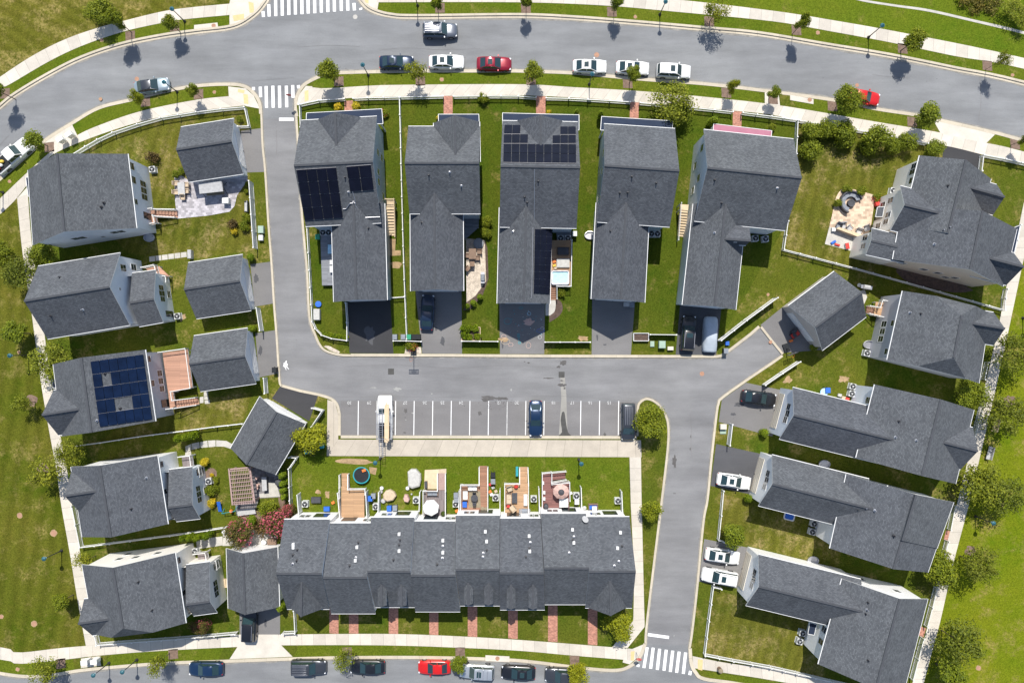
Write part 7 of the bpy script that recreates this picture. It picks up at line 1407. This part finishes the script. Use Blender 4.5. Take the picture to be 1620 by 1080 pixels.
hexcover('large off-white cover over garden furniture near the sand pad', 655, 757, [(645, 746), (650, 742), (658, 742), (665.5, 750), (666, 760), (664, 769), (652, 772.5), (646, 769)], .9, 'c_tarp'); hexcover('wide beige cover over a round table behind the second townhouse', 616.5, 783.5, [(606, 782), (610, 776), (617, 774), (624, 778), (627, 784), (622, 791), (613, 793), (607, 789)], .75, 'c_sand'); hexcover('small rosy cover beside the parasol deck panel', 643, 789, [(638, 788), (640, 782), (645, 783), (648, 790), (646, 794), (640, 793)], .9, 'c_rosy')
for x, y, r, lab in ((603.5, 772.5, .28, 'round grey planter at the corner of the beige cover'), (603, 778, .22, 'smaller planter beside the beige cover'), (606, 792.5, .35, 'round cushion below the beige cover'), (644.5, 772.5, .28, 'white ball beside the off-white cover'), (651, 781.5, .14, 'small white ball near the rosy cover')): drape('garden_ball', lab, 'ball', x, y, GZ, [(r * .5, 0), (r, r * .7), (r * .7, r * 1.4), (.02, r * 1.6)], 'c_grey' if r != .28 else 'c_cushion')
p = W(681.5, 803, 2.6); t = thing('parasol', 'white parasol open over the taupe deck', 'parasol', (p.x, p.y, .9)); ORG[t.name] = Vector(); k = MB(); n = 7; A = [(1.12 * math.cos(2 * math.pi * i / n + .3), 1.12 * math.sin(2 * math.pi * i / n + .3), 1.6) for i in range(n)]
for i in range(n): k.poly([A[i], A[(i + 1) % n], (0, 0, 2.05)]); j = (i + 1) % n; k.poly([A[i], A[j], (A[j][0], A[j][1], 1.48), (A[i][0], A[i][1], 1.48)])
k.build('canopy', 'c_cushion', t); k = MB(); k.cyl((0, 0, 0), (0, 0, 2.1), .03); k.build('pole', 'alu', t); k = MB(); k.lathe([(.28, 0), (.26, .08)], n=14); k.build('base', 'dark_metal', t)
sofa('dark brown outdoor sofa on the parasol deck', 684, 779.5, 180, 1.6, 'c_umber', 'c_slate', .9); drape('potted_plant', 'potted green plant at the parasol deck wall', 'plant', 701, 813, .9, [(.2, 0), (.35, .4), (.3, .7), (.1, .9)], 'leaf_dark'); C_('deck_box', 'dark grill box on the sand pad', 'box', 673.5, 767, GZ, (.35, .9, .8), 'c_charcoal')
t = MB(); t.prism([W(*q, .915)[:2] for q in ((742, 776.5), (759.5, 776.5), (760.5, 802.5), (742, 802.5))], .902, .915); o = t.build('rug', 'c_olive'); tag(o, 'olive patterned rug on the sofa deck', 'rug')
sofa('white cushioned sofa along the top rail of the rug deck', 747.5, 771.5, 180, 1.4, 'c_umber', 'c_cushion', .9); sofa('white cushioned sofa along the side rail of the rug deck', 735.5, 783, -90, 1.4, 'c_umber', 'c_cushion', .9); table('dark round table on the olive rug', 750.5, 787.5, (.95, .95), 'c_charcoal', z=.915, rnd=True)
for x, y, d, lab in ((750.5, 781.5, 180, 'dark chair above the round table on the rug'), (750.5, 794.5, 0, 'dark chair below the round table on the rug')): chair(lab, x, y, d, 'c_charcoal', .915, w=.45)
C_('cooler', 'bright blue cooler on the rug deck', 'cooler', 735, 798, .9, (.6, .75, .5), 'c_blue'); 
for x, y, lab in ((763.5, 804, 'brown flower pot at the rug deck corner'), (769, 804.5, 'second brown flower pot at the rug deck corner')): drape('flower_pot', lab, 'pot', x, y, .9, [(.15, 0), (.24, .3), (.26, .35), (.18, .36)], 'c_olive')
for x, y, c, lab in ((776, 766, 'c_red', 'red toy beside the sofa deck'), (775, 777.5, 'c_orange', 'orange toy on the grass beside the sofa deck'), (777.5, 782, 'c_cushion', 'white toy on the grass beside the sofa deck'), (784.5, 777, 'c_sand', 'sand coloured toy above a heat pump'), (780, 771, 'c_grey', 'grey toy beside the sofa deck'), (722.5, 808, 'c_orange', 'orange tub at the wall between parasol and sofa deck'), (588, 790, 'c_cushion', 'white sack beside the tan deck'), (526.5, 795, 'c_orange', 'orange flower bowl on the first townhouse lawn'), (903, 780, 'c_cushion', 'white pot beside the round gazebo')): C_('garden_toy', lab, 'toy', x, y, GZ, (.42, .36, .25), c, 25)
for x, y, d, lab in ((806.5, 773, 200, 'beige armchair at the top of the ramp deck'), (811, 803.5, 40, 'beige armchair at the wall of the ramp deck')): chair(lab, x, y, d, 'c_olive', .9, 'c_sand', w=.7)
sofa('beige sofa along the rail of the ramp deck', 804.5, 789, -90, 1.5, 'c_umber', 'c_sand', .9); table('dark glass coffee table on the ramp deck', 814, 787.5, (.75, 1.4), 'c_charcoal', z=.9, h=.42); C_('side_table', 'red side table on the ramp deck', 'table', 804, 800, .9, (.4, .5, .45), 'c_red'); C_('deck_box', 'white deck box against the rail of the ramp deck', 'box', 831.5, 791, .9, (.5, 1.5, .5), 'c_cushion'); grill('dark barbecue at the end of the ramp deck', 830, 808, 0)
drape('potted_plant', 'red potted flowers at the top of the ramp deck', 'plant', 816.5, 769, .9, [(.15, 0), (.25, .3), (.28, .5), (.1, .6)], 'petal_red')
C_('bicycle_box', 'blue bicycle trailer beside the wooden ramp', 'trailer', 818, 746, GZ, (.35, 1.3, .7), 'c_teal')
p = W(887.5, 777, 2.2); t = thing('gazebo_umbrella', 'round rosy parasol with dark top vent on the maroon deck', 'parasol', (p.x, p.y, .9)); ORG[t.name] = Vector(); k = MB(); k.lathe([(1.12, 1.35), (1.1, 1.45), (.6, 1.75), (.3, 1.86)], n=9, sy=.92); k.build('canopy', 'c_rosy', t); k = MB(); k.lathe([(.42, 1.84), (.3, 1.95), (.03, 2.02)], n=12); k.build('vent', 'c_charcoal', t); k = MB(); k.cyl((0, 0, 0), (0, 0, 2), .04); k.build('pole', 'dark_metal', t)
C_('hot_tub', 'square white covered hot tub on the maroon deck', 'hot tub', 892, 795.5, .9, (1.2, 1.2, .75), 'c_tarp', 0, 'c_cushion'); drape('kettle_grill', 'black covered grill on the maroon deck', 'barbecue', 864, 801, .9, [(.3, 0), (.34, .6), (.3, .9), (.1, 1.0)], 'c_charcoal')
for x, y, lab in ((861, 779, 'white pot high on the maroon deck edge'), (861, 789, 'white chair cushion on the maroon deck edge'), (859, 764, 'white pot near the steps of the maroon deck')): C_('deck_pot', lab, 'pot', x, y, .9, (.3, .45, .3), 'c_cushion')
C_('wheelbarrow', 'dark green garden cart on the first townhouse lawn', 'cart', 499.5, 791, GZ, (1.3, .8, .6), 'c_charcoal', 0, 'c_charcoal'); C_('recycling_tub', 'bright blue recycling tub below the dark green cart', 'tub', 516.5, 805, GZ, (.8, .6, .5), 'c_blue', 0, 'c_blue')
sofa('grey garden loveseat with blue cushions at the last townhouse', 938.5, 801, 180, 1.3, 'c_umber', 'c_blue'); drape('garden_pot', 'grey pot at the last townhouse wall', 'pot', 924.5, 803, GZ, [(.2, 0), (.28, .3), (.2, .34)], 'c_grey')
# ================================================================== LIGHT, SKY, CAMERA
EL, AZ = 57.0, 0.0
sun = bpy.data.lights.new('sun', 'SUN'); sun.energy = 4.3; sun.angle = R(.53); sun.color = (1.0, .955, .88)
so = bpy.data.objects.new('sun', sun); col.objects.link(so)
dirv = Vector((math.sin(R(AZ)) * math.cos(R(EL)), math.cos(R(AZ)) * math.cos(R(EL)), math.sin(R(EL))))
so.rotation_euler = dirv.to_track_quat('Z', 'Y').to_euler(); so.location = (0, 0, 120)
w = bpy.data.worlds.new('World'); scene.world = w; w.use_nodes = True; nt = w.node_tree
sk = nt.nodes.new('ShaderNodeTexSky'); sk.sky_type = 'NISHITA'; sk.sun_disc = False; sk.sun_elevation = R(EL); sk.sun_rotation = R(AZ)
bg = nt.nodes['Background']; nt.links.new(sk.outputs[0], bg.inputs['Color']); bg.inputs['Strength'].default_value = .115
cam = bpy.data.cameras.new('camera'); co = bpy.data.objects.new('camera', cam); col.objects.link(co); co.location = (0, 0, H); co.rotation_euler = (0, 0, 0)
cam.sensor_width = 36; cam.sensor_fit = 'HORIZONTAL'; cam.lens = 36 * H * S / 1620; cam.clip_end = 4000; scene.camera = co
vs = scene.view_settings; vs.view_transform = 'Standard'; vs.look = 'None'; vs.exposure = .44; vs.gamma = 1
